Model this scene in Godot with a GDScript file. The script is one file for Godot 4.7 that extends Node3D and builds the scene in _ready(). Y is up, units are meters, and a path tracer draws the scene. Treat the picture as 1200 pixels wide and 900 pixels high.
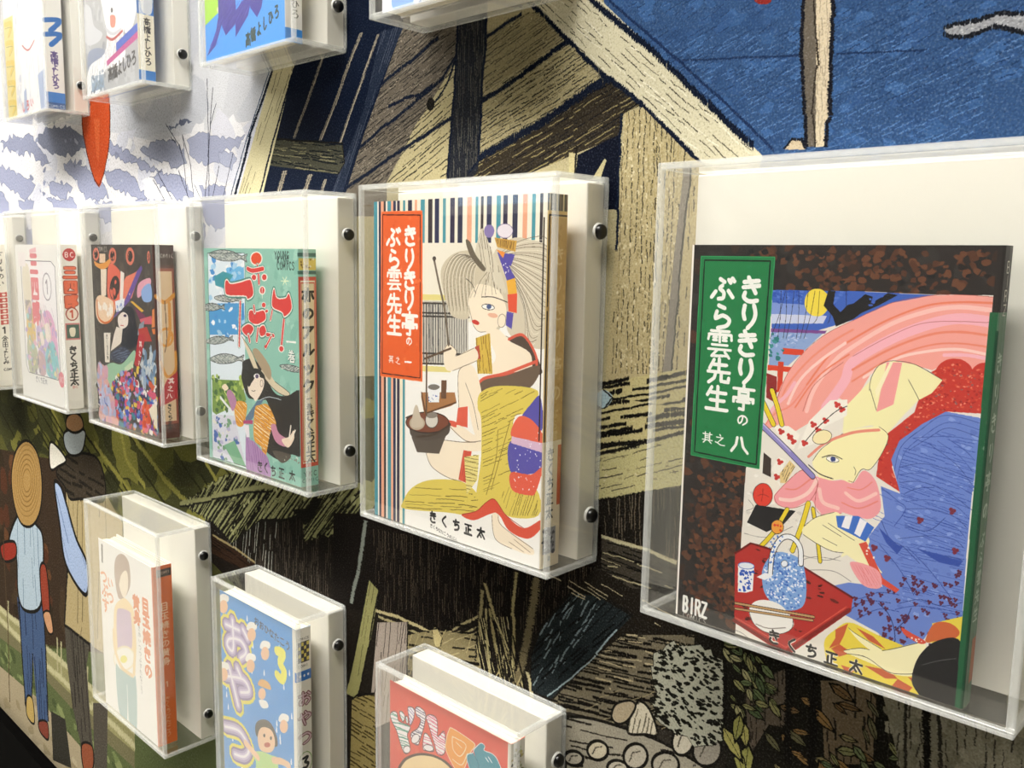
extends Node3D
# Comic books in clear acrylic wall cases on a mural wall. The wall face is z = 0, units are metres,
# the camera's eye height is y = 0 (about 1.5 m above the floor).

const WIDE := 0.1677      # large case
const TALL := 0.2187
const SLIM := 0.1321      # small case
const SHORT := 0.190
const DEEP := 0.0451
const SHEET := 0.003      # acrylic thickness

var taken := {}
var mats := {}
var boards := {}

# ---------------------------------------------------------------- drawing of flat print
class Print:
	const KANA := "きりのぶらくちよしひろいつすおやみたなこうリド3CSO"
	const GLYPHS := {
		"き": [[20,22,80,16],[18,42,84,34],[38,4,54,34,70,62],[26,62,22,80,45,94,78,90]],
		"り": [[28,10,24,40,30,62],[66,8,74,40,66,70,44,96]],
		"の": [[52,22,44,60,26,78,14,60,20,34,50,18,82,32,86,62,56,86]],
		"ぶ": [[40,8,58,20],[50,34,40,46,56,62,54,84,36,88],[8,82,24,58],[74,54,92,80],[74,10,82,22],[88,4,96,16]],
		"ら": [[36,6,60,16],[30,30,26,58,54,46,80,62,70,86,36,96]],
		"く": [[68,6,28,48,72,94]],
		"ち": [[16,26,84,20],[46,6,34,54,64,42,84,60,70,84,34,94]],
		"正": [[14,12,88,12],[52,12,52,90],[52,48,82,48],[26,40,26,90],[6,92,94,92]],
		"太": [[8,32,92,32],[50,6,46,44,10,94],[50,40,92,92],[42,72,54,86]],
		"一": [[8,52,92,48]],
		"八": [[36,16,30,54,6,88],[58,14,70,60,96,88]],
		"三": [[14,18,86,18],[20,50,80,50],[6,86,94,86]],
		"四": [[10,14,10,90,90,90,90,14,10,14],[36,14,34,48,18,66],[62,14,62,56,84,60]],
		"郎": [[10,16,46,16,46,56,10,56],[10,36,46,36],[12,16,12,90,40,78],[62,8,62,96],[62,12,90,12,74,42,92,66,72,76]],
		"高": [[50,2,50,14],[8,16,92,16],[30,26,70,26,70,42,30,42,30,26],[10,96,10,54,90,54,90,94],[34,64,66,64,66,84,34,84,34,64]],
		"橋": [[20,4,20,96],[4,28,36,28],[20,34,4,66],[22,40,34,54],[86,6,48,14],[42,26,96,26],[66,14,44,42],[70,26,92,42],[54,44,82,44,82,56,54,56,54,44],[44,96,44,66,92,66,92,96],[58,76,78,76,78,90,58,90,58,76]],
		"よ": [[52,6,54,70,40,92,22,82,40,68,84,88],[54,34,82,30]],
		"し": [[34,6,32,70,48,92,82,68]],
		"ひ": [[10,22,42,18,22,56,32,86,58,82,68,50,62,16],[64,18,94,58]],
		"ろ": [[24,14,72,14,22,58,62,46,84,66,66,90,36,94]],
		"目": [[20,8,20,94,80,94,80,8,20,8],[20,36,80,36],[20,64,80,64]],
		"玉": [[12,14,88,14],[18,48,82,48],[50,14,50,90],[6,90,94,90],[66,64,80,78]],
		"焼": [[20,6,20,50,4,94],[22,56,38,80],[6,30,10,48],[36,26,30,46],[66,4,66,40],[46,16,92,16],[52,30,52,56],[82,30,82,56],[42,44,94,44],[40,60,96,60],[58,60,52,82,38,96],[76,60,76,90,96,86]],
		"黄": [[12,14,88,14],[34,2,34,30],[66,2,66,30],[6,32,94,32],[22,42,78,42,78,76,22,76,22,42],[22,58,78,58],[50,32,50,76],[36,80,14,96],[64,80,88,96]],
		"身": [[50,0,40,12],[26,14,74,14,74,90,60,92],[26,14,26,62],[26,30,74,30],[26,46,74,46],[8,64,90,60],[90,44,10,96]],
		"い": [[18,20,22,66,40,78],[70,24,86,60]],
		"つ": [[8,36,60,22,90,48,74,76,40,88]],
		"す": [[6,22,94,20],[56,4,56,56,40,62,38,44,56,44,58,70,36,96]],
		"お": [[12,26,62,22],[38,6,38,80,16,78,24,58,66,46,86,66,64,90],[76,14,92,30]],
		"や": [[8,44,70,24,90,42,62,58],[24,16,52,94],[52,6,64,22]],
		"ド": [[36,4,36,96],[36,38,74,56],[66,10,76,24],[82,4,92,18]],
		"リ": [[24,10,24,60],[72,8,72,56,40,94]],
		"ル": [[30,12,28,54,8,90],[58,10,58,86,94,54]],
		"み": [[16,14,50,14,22,82,10,70,30,54,94,72],[76,36,64,92]],
		"雲": [[14,6,86,6],[6,18,94,18],[50,6,50,44],[8,18,4,36],[94,18,96,36],[24,28,38,28],[24,38,38,38],[62,28,76,28],[62,38,76,38],[20,54,80,54],[6,70,94,70],[44,70,20,94,84,90],[72,78,90,98]],
		"先": [[28,8,10,42],[18,26,82,26],[50,4,50,52],[4,54,96,54],[38,54,32,78,8,96],[62,54,62,88,92,90,94,74]],
		"生": [[26,8,8,40],[22,28,88,28],[52,4,52,92],[22,58,82,58],[4,92,96,92]],
		"亭": [[50,0,50,12],[6,14,94,14],[30,24,70,24,70,40,30,40,30,24],[8,66,8,50,92,50,92,64],[24,64,76,64],[52,64,52,94,34,92]],
		"其": [[6,20,94,20],[28,4,28,70],[72,4,72,70],[28,36,72,36],[28,52,72,52],[2,70,98,70],[34,76,12,96],[64,76,90,96]],
		"之": [[46,4,56,16],[16,28,78,28,30,72],[6,70,30,78,60,92,96,90]],
		"倉": [[50,2,4,44],[50,2,96,44],[36,34,64,34],[30,46,72,46,72,62,30,62],[30,46,28,70,14,96],[38,72,78,72,78,94,38,94,38,72]],
		"田": [[12,12,12,92,88,92,88,12,12,12],[50,12,50,92],[12,52,88,52]],
		"巻": [[30,4,38,18],[70,4,62,18],[18,24,84,24],[8,42,94,42],[52,6,44,42,6,76],[62,42,94,72],[34,58,72,58,72,72,36,72,36,92,84,92,84,80]],
		"た": [[8,26,56,22],[34,6,12,92],[54,46,86,44],[50,70,60,88,92,84]],
		"こ": [[20,20,78,18],[16,72,40,88,84,84]],
		"う": [[36,6,64,14],[20,36,60,28,80,52,66,78,36,96]],
		"な": [[8,26,52,22],[32,6,10,66],[60,34,62,78,40,90,34,74,84,90],[70,18,92,34]],
		"亦": [[50,2,50,20],[6,24,94,24],[40,24,38,60,20,94],[62,24,62,92,50,88],[18,44,6,74],[82,44,96,74]],
		"ア": [[8,16,90,16,62,46],[50,36,44,66,16,96]],
		"ッ": [[16,40,26,62],[46,34,54,56],[84,38,70,76,40,96]],
		"ク": [[36,6,10,50],[34,22,84,22,66,64,24,96]],
		"B": [[16,4,16,96,60,96,80,74,58,50,16,50],[58,50,74,28,56,4,16,4]],
		"I": [[50,4,50,96]],
		"R": [[16,96,16,4,62,4,80,26,60,50,16,50],[52,50,84,96]],
		"Z": [[14,6,84,6,14,94,88,94]],
		"C": [[86,18,50,4,14,50,50,96,86,82]],
		"O": [[50,4,14,50,50,96,86,50,50,4]],
		"M": [[10,96,14,4,50,70,86,4,90,96]],
		"S": [[80,14,46,4,20,24,48,48,78,72,50,96,16,84]],
		"Y": [[10,4,50,50,90,4],[50,50,50,96]],
		"U": [[14,4,14,76,50,96,86,76,86,4]],
		"N": [[14,96,14,4,86,96,86,4]],
		"G": [[86,18,50,4,14,50,50,96,86,84,86,54,56,54]],
		"K": [[16,4,16,96],[84,4,18,54],[40,40,86,96]],
		"3": [[18,12,74,8,46,44,80,64,60,94,16,88]],
		"1": [[30,22,54,4,54,96]],
	}

	var img: Image
	var ox := 0.0
	var oy := 0.0
	var sx := 1.0
	var sy := 1.0
	var up := false          # y of the design runs upwards
	var px: PackedVector2Array
	var rng := RandomNumberGenerator.new()
	var count := 0
	var w := 0
	var h := 0

	func _init(pw: int, ph: int, base: String):
		w = pw; h = ph
		img = Image.create_empty(pw, ph, false, Image.FORMAT_RGBA8)
		img.fill(Color(base))

	func next():
		count += 1
		rng.seed = 7919 * count + 13

	func to_px(a: Array) -> PackedVector2Array:
		var r := PackedVector2Array()
		for i in range(0, a.size(), 2):
			r.append(Vector2((a[i] - ox) * sx, (oy - a[i + 1]) * sy if up else (a[i + 1] - oy) * sy))
		return r

	func curve(p: PackedVector2Array, closed: bool) -> PackedVector2Array:
		var r := PackedVector2Array()
		var n := p.size()
		if n < 3: return p
		for i in (n if closed else n - 1):
			var p0 := p[(i - 1 + n) % n] if closed or i > 0 else p[0]
			var p1 := p[i]
			var p2 := p[(i + 1) % n]
			var p3 := p[(i + 2) % n] if closed or i + 2 < n else p[n - 1]
			for k in 5:
				r.append(p1.cubic_interpolate(p2, p0, p3, k / 5.0))
		if not closed: r.append(p[n - 1])
		return r

	func fill_px(p: PackedVector2Array, c: Color):
		var n := p.size()
		if n < 3: return
		var lo := p[0].y
		var hi := p[0].y
		var l := p[0].x
		var r := p[0].x
		for q in p:
			lo = minf(lo, q.y); hi = maxf(hi, q.y); l = minf(l, q.x); r = maxf(r, q.x)
		if hi < 0 or lo > h or r < 0 or l > w: return
		for y in range(maxi(0, floori(lo)), mini(h, ceili(hi) + 1)):
			var yc := y + 0.5
			var xs := PackedFloat32Array()
			for i in n:
				var a := p[i]
				var b := p[i + 1] if i + 1 < n else p[0]
				if (a.y <= yc) != (b.y <= yc):
					xs.append(a.x + (yc - a.y) / (b.y - a.y) * (b.x - a.x))
			if xs.size() > 2: xs.sort()
			elif xs.size() == 2 and xs[0] > xs[1]:
				var t := xs[0]; xs[0] = xs[1]; xs[1] = t
			for i in range(0, xs.size() - 1, 2):
				var x0 := maxi(0, roundi(xs[i]))
				var x1 := mini(w, roundi(xs[i + 1]))
				if x1 > x0: img.fill_rect(Rect2i(x0, y, x1 - x0, 1), c)

	func shape(c: String, a: Array):            # filled outline
		next(); fill_px(to_px(a), Color(c))

	func blob(c: String, a: Array):            # filled outline, rounded
		next(); fill_px(curve(to_px(a), true), Color(c))

	func rag(c: String, edge: String, jit: float, a: Array):   # filled outline with a torn, watercolour edge
		next()
		var p := to_px(a)
		var d := PackedVector2Array()
		for i in p.size():
			var u := p[i]
			var v := p[(i + 1) % p.size()]
			var n := maxi(2, int(u.distance_to(v) / (jit * sx * 1.6)))
			for j in n:
				d.append(u.lerp(v, float(j) / n) + Vector2(rng.randf_range(-1, 1), rng.randf_range(-1, 1)) * jit * sx)
		fill_px(d, Color(c))
		d.append(d[0])
		if edge: pen(d, 1.0, Color(edge))

	func pen(p: PackedVector2Array, wd: float, c: Color):
		var r := wd * 0.5
		for i in p.size() - 1:
			var d := p[i + 1] - p[i]
			if d.length() < 0.01: continue
			var o := d.normalized().orthogonal() * r
			fill_px(PackedVector2Array([p[i] + o, p[i + 1] + o, p[i + 1] - o, p[i] - o]), c)
		if r > 1.2:
			for q in p:
				var disc := PackedVector2Array()
				for k in 8: disc.append(q + Vector2.from_angle(k * PI / 4 + 0.39) * r)
				fill_px(disc, c)

	func line(c: String, wd: float, a: Array):      # drawn line
		next(); pen(to_px(a), maxf(1.0, wd * sx), Color(c))

	func bend(c: String, wd: float, a: Array):      # drawn curve
		next(); pen(curve(to_px(a), false), maxf(1.0, wd * sx), Color(c))

	func ring(c: String, wd: float, a: Array):      # outline of a rounded shape
		next()
		var p := curve(to_px(a), true)
		p.append(p[0]); pen(p, maxf(1.0, wd * sx), Color(c))

	func ink(a: Vector2, b: Vector2, wd: float, c: Color):   # a rough brush line
		var d := b - a
		var n := int(maxf(absf(d.x), absf(d.y)))
		if n < 1: return
		if maxf(a.x, b.x) < 0 or minf(a.x, b.x) > w or maxf(a.y, b.y) < 0 or minf(a.y, b.y) > h: return
		var flat := absf(d.x) > absf(d.y)
		var drift := 0.0
		for i in n + 1:
			var q := a + d * (float(i) / n)
			drift = clampf(drift + rng.randf_range(-0.35, 0.35), -wd - 0.6, wd + 0.6)
			var wide := maxf(1.0, wd * rng.randf_range(0.55, 1.3))
			if flat: img.fill_rect(Rect2i(int(q.x), int(q.y + drift - wide * 0.5), 1, int(ceil(wide))), c)
			else: img.fill_rect(Rect2i(int(q.x + drift - wide * 0.5), int(q.y), int(ceil(wide)), 1), c)

	func brush(c: String, wd: float, a: Array):      # rough brush outline, open
		next()
		var p := to_px(a)
		for i in p.size() - 1: ink(p[i], p[i + 1], maxf(1.0, wd * sx), Color(c))

	func strokes(c: String, wd: float, gap: float, dash: float, part: float, dx: float, dy: float, a: Array):   # brush strokes along a direction inside an outline
		next()
		var p := to_px(a)
		var dir := Vector2(dx * sx, -dy * sy if up else dy * sy).normalized()
		var nor := dir.orthogonal()
		var lo := INF
		var hi := -INF
		for q in p:
			lo = minf(lo, q.dot(nor)); hi = maxf(hi, q.dot(nor))
		var t := lo + gap * sx * rng.randf_range(0.2, 0.9)
		while t < hi:
			var xs := []
			for i in p.size():
				var u := p[i]
				var v := p[(i + 1) % p.size()]
				var du := u.dot(nor) - t
				var dv := v.dot(nor) - t
				if (du <= 0) != (dv <= 0):
					xs.append(u.lerp(v, du / (du - dv)).dot(dir))
			xs.sort()
			for i in range(0, xs.size() - 1, 2):
				var at: float = xs[i]
				while at < xs[i + 1]:
					var run := dash * sx * rng.randf_range(0.4, 1.6)
					var end := minf(at + run, xs[i + 1])
					if rng.randf() < part:
						ink(dir * at + nor * t, dir * end + nor * (t + rng.randf_range(-0.25, 0.25) * gap * sx), wd * sx * rng.randf_range(0.5, 1.4), Color(c))
					at = end + rng.randf_range(0.05, 0.35) * dash * sx
			t += gap * sx * rng.randf_range(0.6, 1.4)

	func blots(cols: Array, n: int, lo: float, hi: float, flat: float, a: Array):   # irregular dabs of colour inside an outline
		next()
		var p := to_px(a)
		var box := Rect2(p[0], Vector2.ZERO)
		for q in p: box = box.expand(q)
		for i in n:
			var q := Vector2(rng.randf_range(box.position.x, box.end.x), rng.randf_range(box.position.y, box.end.y))
			var r := rng.randf_range(lo, hi) * sx
			var turn := rng.randf_range(-0.6, 0.6)
			var c := Color(cols[rng.randi() % cols.size()])
			var jag := []
			for j in 9: jag.append(rng.randf_range(0.6, 1.25))
			if not Geometry2D.is_point_in_polygon(q, p): continue
			var d := PackedVector2Array()
			for j in 9:
				d.append(q + (Vector2.from_angle(j * TAU / 9) * Vector2(1.0, flat) * r * jag[j]).rotated(turn))
			fill_px(d, c)

	func leaves(cols: Array, n: int, lo: float, hi: float, lean: float, line: String, a: Array):   # pointed leaves with an ink outline
		next()
		var p := to_px(a)
		var box := Rect2(p[0], Vector2.ZERO)
		for q in p: box = box.expand(q)
		for i in n:
			var q := Vector2(rng.randf_range(box.position.x, box.end.x), rng.randf_range(box.position.y, box.end.y))
			var r := rng.randf_range(lo, hi) * sx
			var turn := lean + rng.randf_range(-0.7, 0.7)
			var fat := rng.randf_range(0.28, 0.5)
			var c := Color(cols[rng.randi() % cols.size()])
			if not Geometry2D.is_point_in_polygon(q, p): continue
			var d := PackedVector2Array()
			for e in [[-1.0, 0.0], [-0.4, 0.9], [0.3, 0.8], [1.0, 0.0], [0.3, -0.8], [-0.4, -0.9]]:
				d.append(q + Vector2(e[0] * r, e[1] * r * fat).rotated(turn))
			var g := PackedVector2Array()
			for v in d: g.append(q + (v - q) * 1.28)
			fill_px(g, Color(line)); fill_px(d, c)
			pen(PackedVector2Array([d[0], d[3]]), 1.0, Color(line))

	func grain(tile: Image):
		for y in range(0, h, tile.get_height()):
			for x in range(0, w, tile.get_width()):
				img.blend_rect(tile, Rect2i(0, 0, tile.get_width(), tile.get_height()), Vector2i(x, y))

	func text(c: String, word: String, x: float, y: float, size: float, weight: float, dx: float, dy: float, wide := 1.0, slant := 0.0):   # a row of letters
		next()
		var at := Vector2(x, y)
		for ch in word:
			if GLYPHS.has(ch):
				var round_ := KANA.contains(ch)
				for st in GLYPHS[ch]:
					var a := []
					for i in range(0, st.size(), 2):
						var u: float = (st[i] - 50) * 0.01 * size * wide
						var v: float = (st[i + 1] - 50) * 0.01 * size
						a.append(at.x + u - v * slant); a.append(at.y + v)
					var p := to_px(a)
					pen(curve(p, false) if round_ else p, maxf(1.0, weight * 0.01 * size * sx), Color(c))
			at += Vector2(dx, dy)

# ---------------------------------------------------------------- objects
func numbered(called: String) -> String:
	var n: int = taken.get(called, 0)
	taken[called] = n + 1
	return called if n == 0 else "%s_%03d" % [called, n]

func thing(called: String, label: String, category: String, at: Vector3, group := "") -> Node3D:
	var o := Node3D.new()
	o.name = numbered(called)
	add_child(o)
	o.position = at
	o.set_meta("label", label); o.set_meta("category", category)
	if group: o.set_meta("group", group)
	return o

func part(called: String, mesh: Mesh, m: Material, parent: Node3D, at := Vector3.ZERO, label := "") -> MeshInstance3D:
	var o := MeshInstance3D.new()
	o.name = called
	o.mesh = mesh
	o.position = at
	for i in mesh.get_surface_count(): o.set_surface_override_material(i, m)
	o.cast_shadow = GeometryInstance3D.SHADOW_CASTING_SETTING_ON
	parent.add_child(o, true)
	if label: o.set_meta("label", label)
	return o

func setting(called: String, mesh: Mesh, m: Material, at: Vector3) -> MeshInstance3D:
	var o := part(called, mesh, m, self, at)
	o.set_meta("kind", "structure")
	return o

func flat(c: Color, rough := 0.6) -> StandardMaterial3D:
	var m := StandardMaterial3D.new()
	m.albedo_color = c; m.roughness = rough
	return m

func box(size: Vector3) -> Mesh:
	var b := BoxMesh.new()
	b.size = size
	return b

# a box with chamfered edges, centred
func soft_box(size: Vector3, c: float) -> ArrayMesh:
	var key := "soft%s%s" % [size, c]
	if boards.has(key): return boards[key]
	var st := SurfaceTool.new()
	st.begin(Mesh.PRIMITIVE_TRIANGLES)
	add_soft(st, Vector3.ZERO, size, c)
	boards[key] = st.commit()
	return boards[key]

func quad(st: SurfaceTool, a: Vector3, b: Vector3, c: Vector3, d: Vector3, out: Vector3, uv := []):
	var n := (b - a).cross(c - a)
	if n.length_squared() < 1e-16: n = (c - a).cross(d - a)
	var v := [a, b, c, d]
	var u := uv
	if n.dot(out) > 0:           # front faces run clockwise
		v = [a, d, c, b]
		if uv: u = [uv[0], uv[3], uv[2], uv[1]]
	var nn := n.normalized() * signf(n.dot(out))
	for i in [0, 1, 2, 0, 2, 3]:
		st.set_normal(nn)
		if u: st.set_uv(u[i])
		st.add_vertex(v[i])

func tri(st: SurfaceTool, a: Vector3, b: Vector3, c: Vector3, out: Vector3):
	var n := (b - a).cross(c - a)
	var v := [a, b, c] if n.dot(out) < 0 else [a, c, b]
	for q in v:
		st.set_normal(n.normalized() * signf(n.dot(out))); st.add_vertex(q)

func add_soft(st: SurfaceTool, at: Vector3, size: Vector3, c: float):
	var h := size * 0.5
	var i := h - Vector3.ONE * c
	for ax in 3:
		var u := (ax + 1) % 3
		var v := (ax + 2) % 3
		for s in [-1.0, 1.0]:
			var q := []
			for e in [[-1, -1], [1, -1], [1, 1], [-1, 1]]:
				var p := Vector3.ZERO
				p[ax] = h[ax] * s; p[u] = i[u] * e[0]; p[v] = i[v] * e[1]
				q.append(at + p)
			var out := Vector3.ZERO
			out[ax] = s
			quad(st, q[0], q[1], q[2], q[3], out)
		for s in [-1.0, 1.0]:            # the edges that run along ax
			for t in [-1.0, 1.0]:
				var q := []
				for e in [[-1.0, 0], [1.0, 0], [1.0, 1], [-1.0, 1]]:
					var p := Vector3.ZERO
					p[ax] = i[ax] * e[0]
					p[u] = (h[u] if e[1] == 0 else i[u]) * s
					p[v] = (i[v] if e[1] == 0 else h[v]) * t
					q.append(at + p)
				var out := Vector3.ZERO
				out[u] = s; out[v] = t
				quad(st, q[0], q[1], q[2], q[3], out)
	for sx in [-1.0, 1.0]:
		for sy in [-1.0, 1.0]:
			for sz in [-1.0, 1.0]:
				var s := Vector3(sx, sy, sz)
				tri(st, at + Vector3(h.x, i.y, i.z) * s, at + Vector3(i.x, h.y, i.z) * s, at + Vector3(i.x, i.y, h.z) * s, s)

# a turned shape about the z axis: pairs of radius, z
func lathe_z(profile: Array, n := 20) -> ArrayMesh:
	var st := SurfaceTool.new()
	st.begin(Mesh.PRIMITIVE_TRIANGLES)
	st.set_smooth_group(0)
	for i in profile.size() - 1:
		var a: Array = profile[i]
		var b: Array = profile[i + 1]
		for k in n:
			var t0 := TAU * k / n
			var t1 := TAU * (k + 1) / n
			var q := [Vector3(cos(t0) * a[0], sin(t0) * a[0], a[1]), Vector3(cos(t1) * a[0], sin(t1) * a[0], a[1]), Vector3(cos(t1) * b[0], sin(t1) * b[0], b[1]), Vector3(cos(t0) * b[0], sin(t0) * b[0], b[1])]
			for j in [[0, 1, 2], [0, 2, 3]]:
				if q[j[0]].distance_to(q[j[1]]) < 1e-7 or q[j[1]].distance_to(q[j[2]]) < 1e-7 or q[j[0]].distance_to(q[j[2]]) < 1e-7: continue
				for e in [j[0], j[2], j[1]]: st.add_vertex(q[e])
	st.generate_normals()
	return st.commit()

# one wall case: white backing board, clear cover of five sheets with polished edges, black-capped screws in its right side
func display_case(cx: float, bottom: float, w: float, h: float, d: float, label: String) -> Node3D:
	var t := thing("display_case", label, "display case", Vector3(cx, bottom, 0), "clear acrylic wall cases")
	part("backing_board", soft_box(Vector3(w - 0.0066, h - 0.0066, 0.0146), 0.0005), mats.board, t, Vector3(0, h / 2, 0.0079))
	var s := SHEET
	var st := SurfaceTool.new()
	st.begin(Mesh.PRIMITIVE_TRIANGLES)
	for y in [s / 2, h - s / 2]:                       # the glued and polished edges of the sheets
		add_soft(st, Vector3(0, y, d - s / 2), Vector3(w, s, s), 0.0004)
		for x in [-1.0, 1.0]:
			add_soft(st, Vector3(x * (w - s) / 2, y, (d - s) / 2 + 0.0004), Vector3(s, s, d - s - 0.0008), 0.0004)
		add_soft(st, Vector3(0, y, 0.0011), Vector3(w - 2 * s, s, 0.0014), 0.0003)
	for x in [-1.0, 1.0]:
		add_soft(st, Vector3(x * (w - s) / 2, h / 2, d - s / 2), Vector3(s, h - 2 * s, s), 0.0004)
		add_soft(st, Vector3(x * (w - s) / 2, h / 2, 0.0011), Vector3(s, h - 2 * s, 0.0014), 0.0003)
	var cover := part("acrylic_cover", st.commit(), mats.edge, t, Vector3.ZERO, "polished clear acrylic edges")
	var thin := 0.0026
	part("front_pane", box(Vector3(w - 2 * s, h - 2 * s, thin)), mats.pane, cover, Vector3(0, h / 2, d - s / 2))
	for x in [-1.0, 1.0]:
		part("side_pane", box(Vector3(thin, h - 2 * s, d - s - 0.002)), mats.pane, cover, Vector3(x * (w - s) / 2, h / 2, (d - s) / 2 + 0.001))
	part("top_pane", box(Vector3(w - 2 * s, thin, d - s - 0.002)), mats.pane, cover, Vector3(0, h - s / 2, (d - s) / 2 + 0.001))
	part("bottom_pane", box(Vector3(w - 2 * s, thin, d - s - 0.002)), mats.pane, cover, Vector3(0, s / 2, (d - s) / 2 + 0.001))
	for x in [1.0]:
		for y in [0.0297, h - 0.0297]:
			var screw := part("screw", boards.screw_head, mats.black, t, Vector3(x * (w / 2 + 0.0011), y, 0.0092), "black round screw head")
			screw.rotation.y = x * PI / 2
			part("washer", boards.washer, mats.washer, screw, Vector3(0, 0, -0.0011))
	return t

# one paperback: printed jacket (front, spine, back) round a block of pages
func comic_book(label: String, b: Array, art: Print, back: Color, group := "", paper := Color(0.86, 0.80, 0.66), fan := 0.4):
	var w: float = b[1] - b[0]
	var h: float = b[3] - b[2]
	var t: float = b[4] - b[5]
	var o := thing("comic_book", label, "book", Vector3((b[0] + b[1]) / 2, b[2], (b[4] + b[5]) / 2), group)
	var m := StandardMaterial3D.new()
	m.albedo_texture = ImageTexture.create_from_image(art.img)
	m.roughness = 0.45
	m.metallic_specular = 0.35
	var share := w / (w + t)         # the print: front, then spine
	var th := 0.0005
	var f := SurfaceTool.new()
	f.begin(Mesh.PRIMITIVE_TRIANGLES)
	var x0 := -w / 2
	var x1 := w / 2 - 0.0009
	var z1 := t / 2
	var u := [Vector2(0, 0), Vector2(share, 0), Vector2(share, 1), Vector2(0, 1)]
	quad(f, Vector3(x0, h, z1), Vector3(x1, h, z1), Vector3(x1, 0, z1), Vector3(x0, 0, z1), Vector3(0, 0, 1), u)
	var lip := [Vector2(0.003, 0.5), Vector2(0.004, 0.5), Vector2(0.004, 0.51), Vector2(0.003, 0.51)]
	quad(f, Vector3(x0, h, z1 - th), Vector3(x1, h, z1 - th), Vector3(x1, 0, z1 - th), Vector3(x0, 0, z1 - th), Vector3(0, 0, -1), lip)
	quad(f, Vector3(x0, h, z1), Vector3(x0, h, z1 - th), Vector3(x0, 0, z1 - th), Vector3(x0, 0, z1), Vector3(-1, 0, 0), lip)
	quad(f, Vector3(x0, h, z1), Vector3(x1, h, z1), Vector3(x1, h, z1 - th), Vector3(x0, h, z1 - th), Vector3(0, 1, 0), lip)
	quad(f, Vector3(x0, 0, z1), Vector3(x1, 0, z1), Vector3(x1, 0, z1 - th), Vector3(x0, 0, z1 - th), Vector3(0, -1, 0), lip)
	part("front_cover", f.commit(), m, o)
	var s := SurfaceTool.new()       # the spine, softly rounded
	s.begin(Mesh.PRIMITIVE_TRIANGLES)
	var ring := [[-0.0009, 0.5, 0.0], [-0.0002, 0.475, 0.03], [0.0, 0.44, 0.07], [0.00025, 0.0, 0.5], [0.0, -0.44, 0.93], [-0.0002, -0.475, 0.97], [-0.0009, -0.5, 1.0]]
	for i in ring.size() - 1:
		var a: Array = ring[i]
		var c: Array = ring[i + 1]
		var ua: float = share + (1 - share) * a[2]
		var uc: float = share + (1 - share) * c[2]
		var pa := Vector3(w / 2 + a[0], 0, a[1] * t)
		var pc := Vector3(w / 2 + c[0], 0, c[1] * t)
		quad(s, pa + Vector3.UP * h, pc + Vector3.UP * h, pc, pa, Vector3(1, 0, (a[1] + c[1]) * 1.2), [Vector2(ua, 0), Vector2(uc, 0), Vector2(uc, 1), Vector2(ua, 1)])
		quad(s, pa + Vector3(-th, h, 0), pc + Vector3(-th, h, 0), pc + Vector3(-th, 0, 0), pa + Vector3(-th, 0, 0), Vector3(-1, 0, 0), [Vector2(ua, 0), Vector2(uc, 0), Vector2(uc, 1), Vector2(ua, 1)])
		for y in [0.0, h]:
			quad(s, pa + Vector3.UP * y, pc + Vector3.UP * y, pc + Vector3(-th, y, 0), pa + Vector3(-th, y, 0), Vector3(0, y - h / 2, 0), lip)
	part("spine", s.commit(), m, o)
	part("back_cover", box(Vector3(w - 0.001, h, th)), flat(back, 0.45), o, Vector3(-0.0005, h / 2, -t / 2 + th / 2))
	var g := SurfaceTool.new()       # pages: thin gatherings, each a little higher or lower
	g.begin(Mesh.PRIMITIVE_TRIANGLES)
	var rng := RandomNumberGenerator.new()
	rng.seed = int(absf(b[0]) * 10000) + int(absf(b[3]) * 1000)
	var n := 16
	var inner := t - 2 * th - 0.0004
	for i in n:
		var tone := rng.randf_range(0.9, 1.05)
		g.set_color(Color(paper.r * tone, paper.g * tone, paper.b * tone * 0.98))
		var top := h - 0.0012 - rng.randf() * 0.0012 * fan
		var left := x0 + 0.0012 + rng.randf() * 0.001 * fan
		add_soft(g, Vector3((left + w / 2 - 0.0014) / 2, (top + 0.0008) / 2, -inner / 2 + inner * (i + 0.5) / n), Vector3(w / 2 - 0.0014 - left, top - 0.0008, inner / n * 0.94), 0.0001)
	var pages := part("page_block", g.commit(), mats.paper, o)
	pages.set_meta("kind", "stuff")

func canvas(w: float, h: float, t: float, pixels: int, base: String) -> Print:
	var wide := 1000.0 * (w + t) / w
	var tall := 1000.0 * h / w
	var p := Print.new(int(pixels * wide / 1000.0), int(pixels * tall / 1000.0), base)
	p.sx = pixels / 1000.0; p.sy = p.sx
	return p

func speckle(n: int, strength: float, seed_: int, light: bool) -> Image:
	var noise := FastNoiseLite.new()
	noise.seed = seed_; noise.frequency = 0.22; noise.fractal_octaves = 3
	var src := noise.get_seamless_image(n, n)
	src.convert(Image.FORMAT_L8)
	var data := src.get_data()
	var out := PackedByteArray()
	out.resize(n * n * 4)
	var v := 255 if light else 0
	var rng := RandomNumberGenerator.new()
	rng.seed = seed_
	for i in n * n:
		var a := (data[i] - 120) * strength * rng.randf_range(0.3, 1.3)
		out[i * 4] = v; out[i * 4 + 1] = v; out[i * 4 + 2] = v
		out[i * 4 + 3] = clampi(int(a), 0, 140)
	return Image.create_from_data(n, n, false, Image.FORMAT_RGBA8, out)

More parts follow.
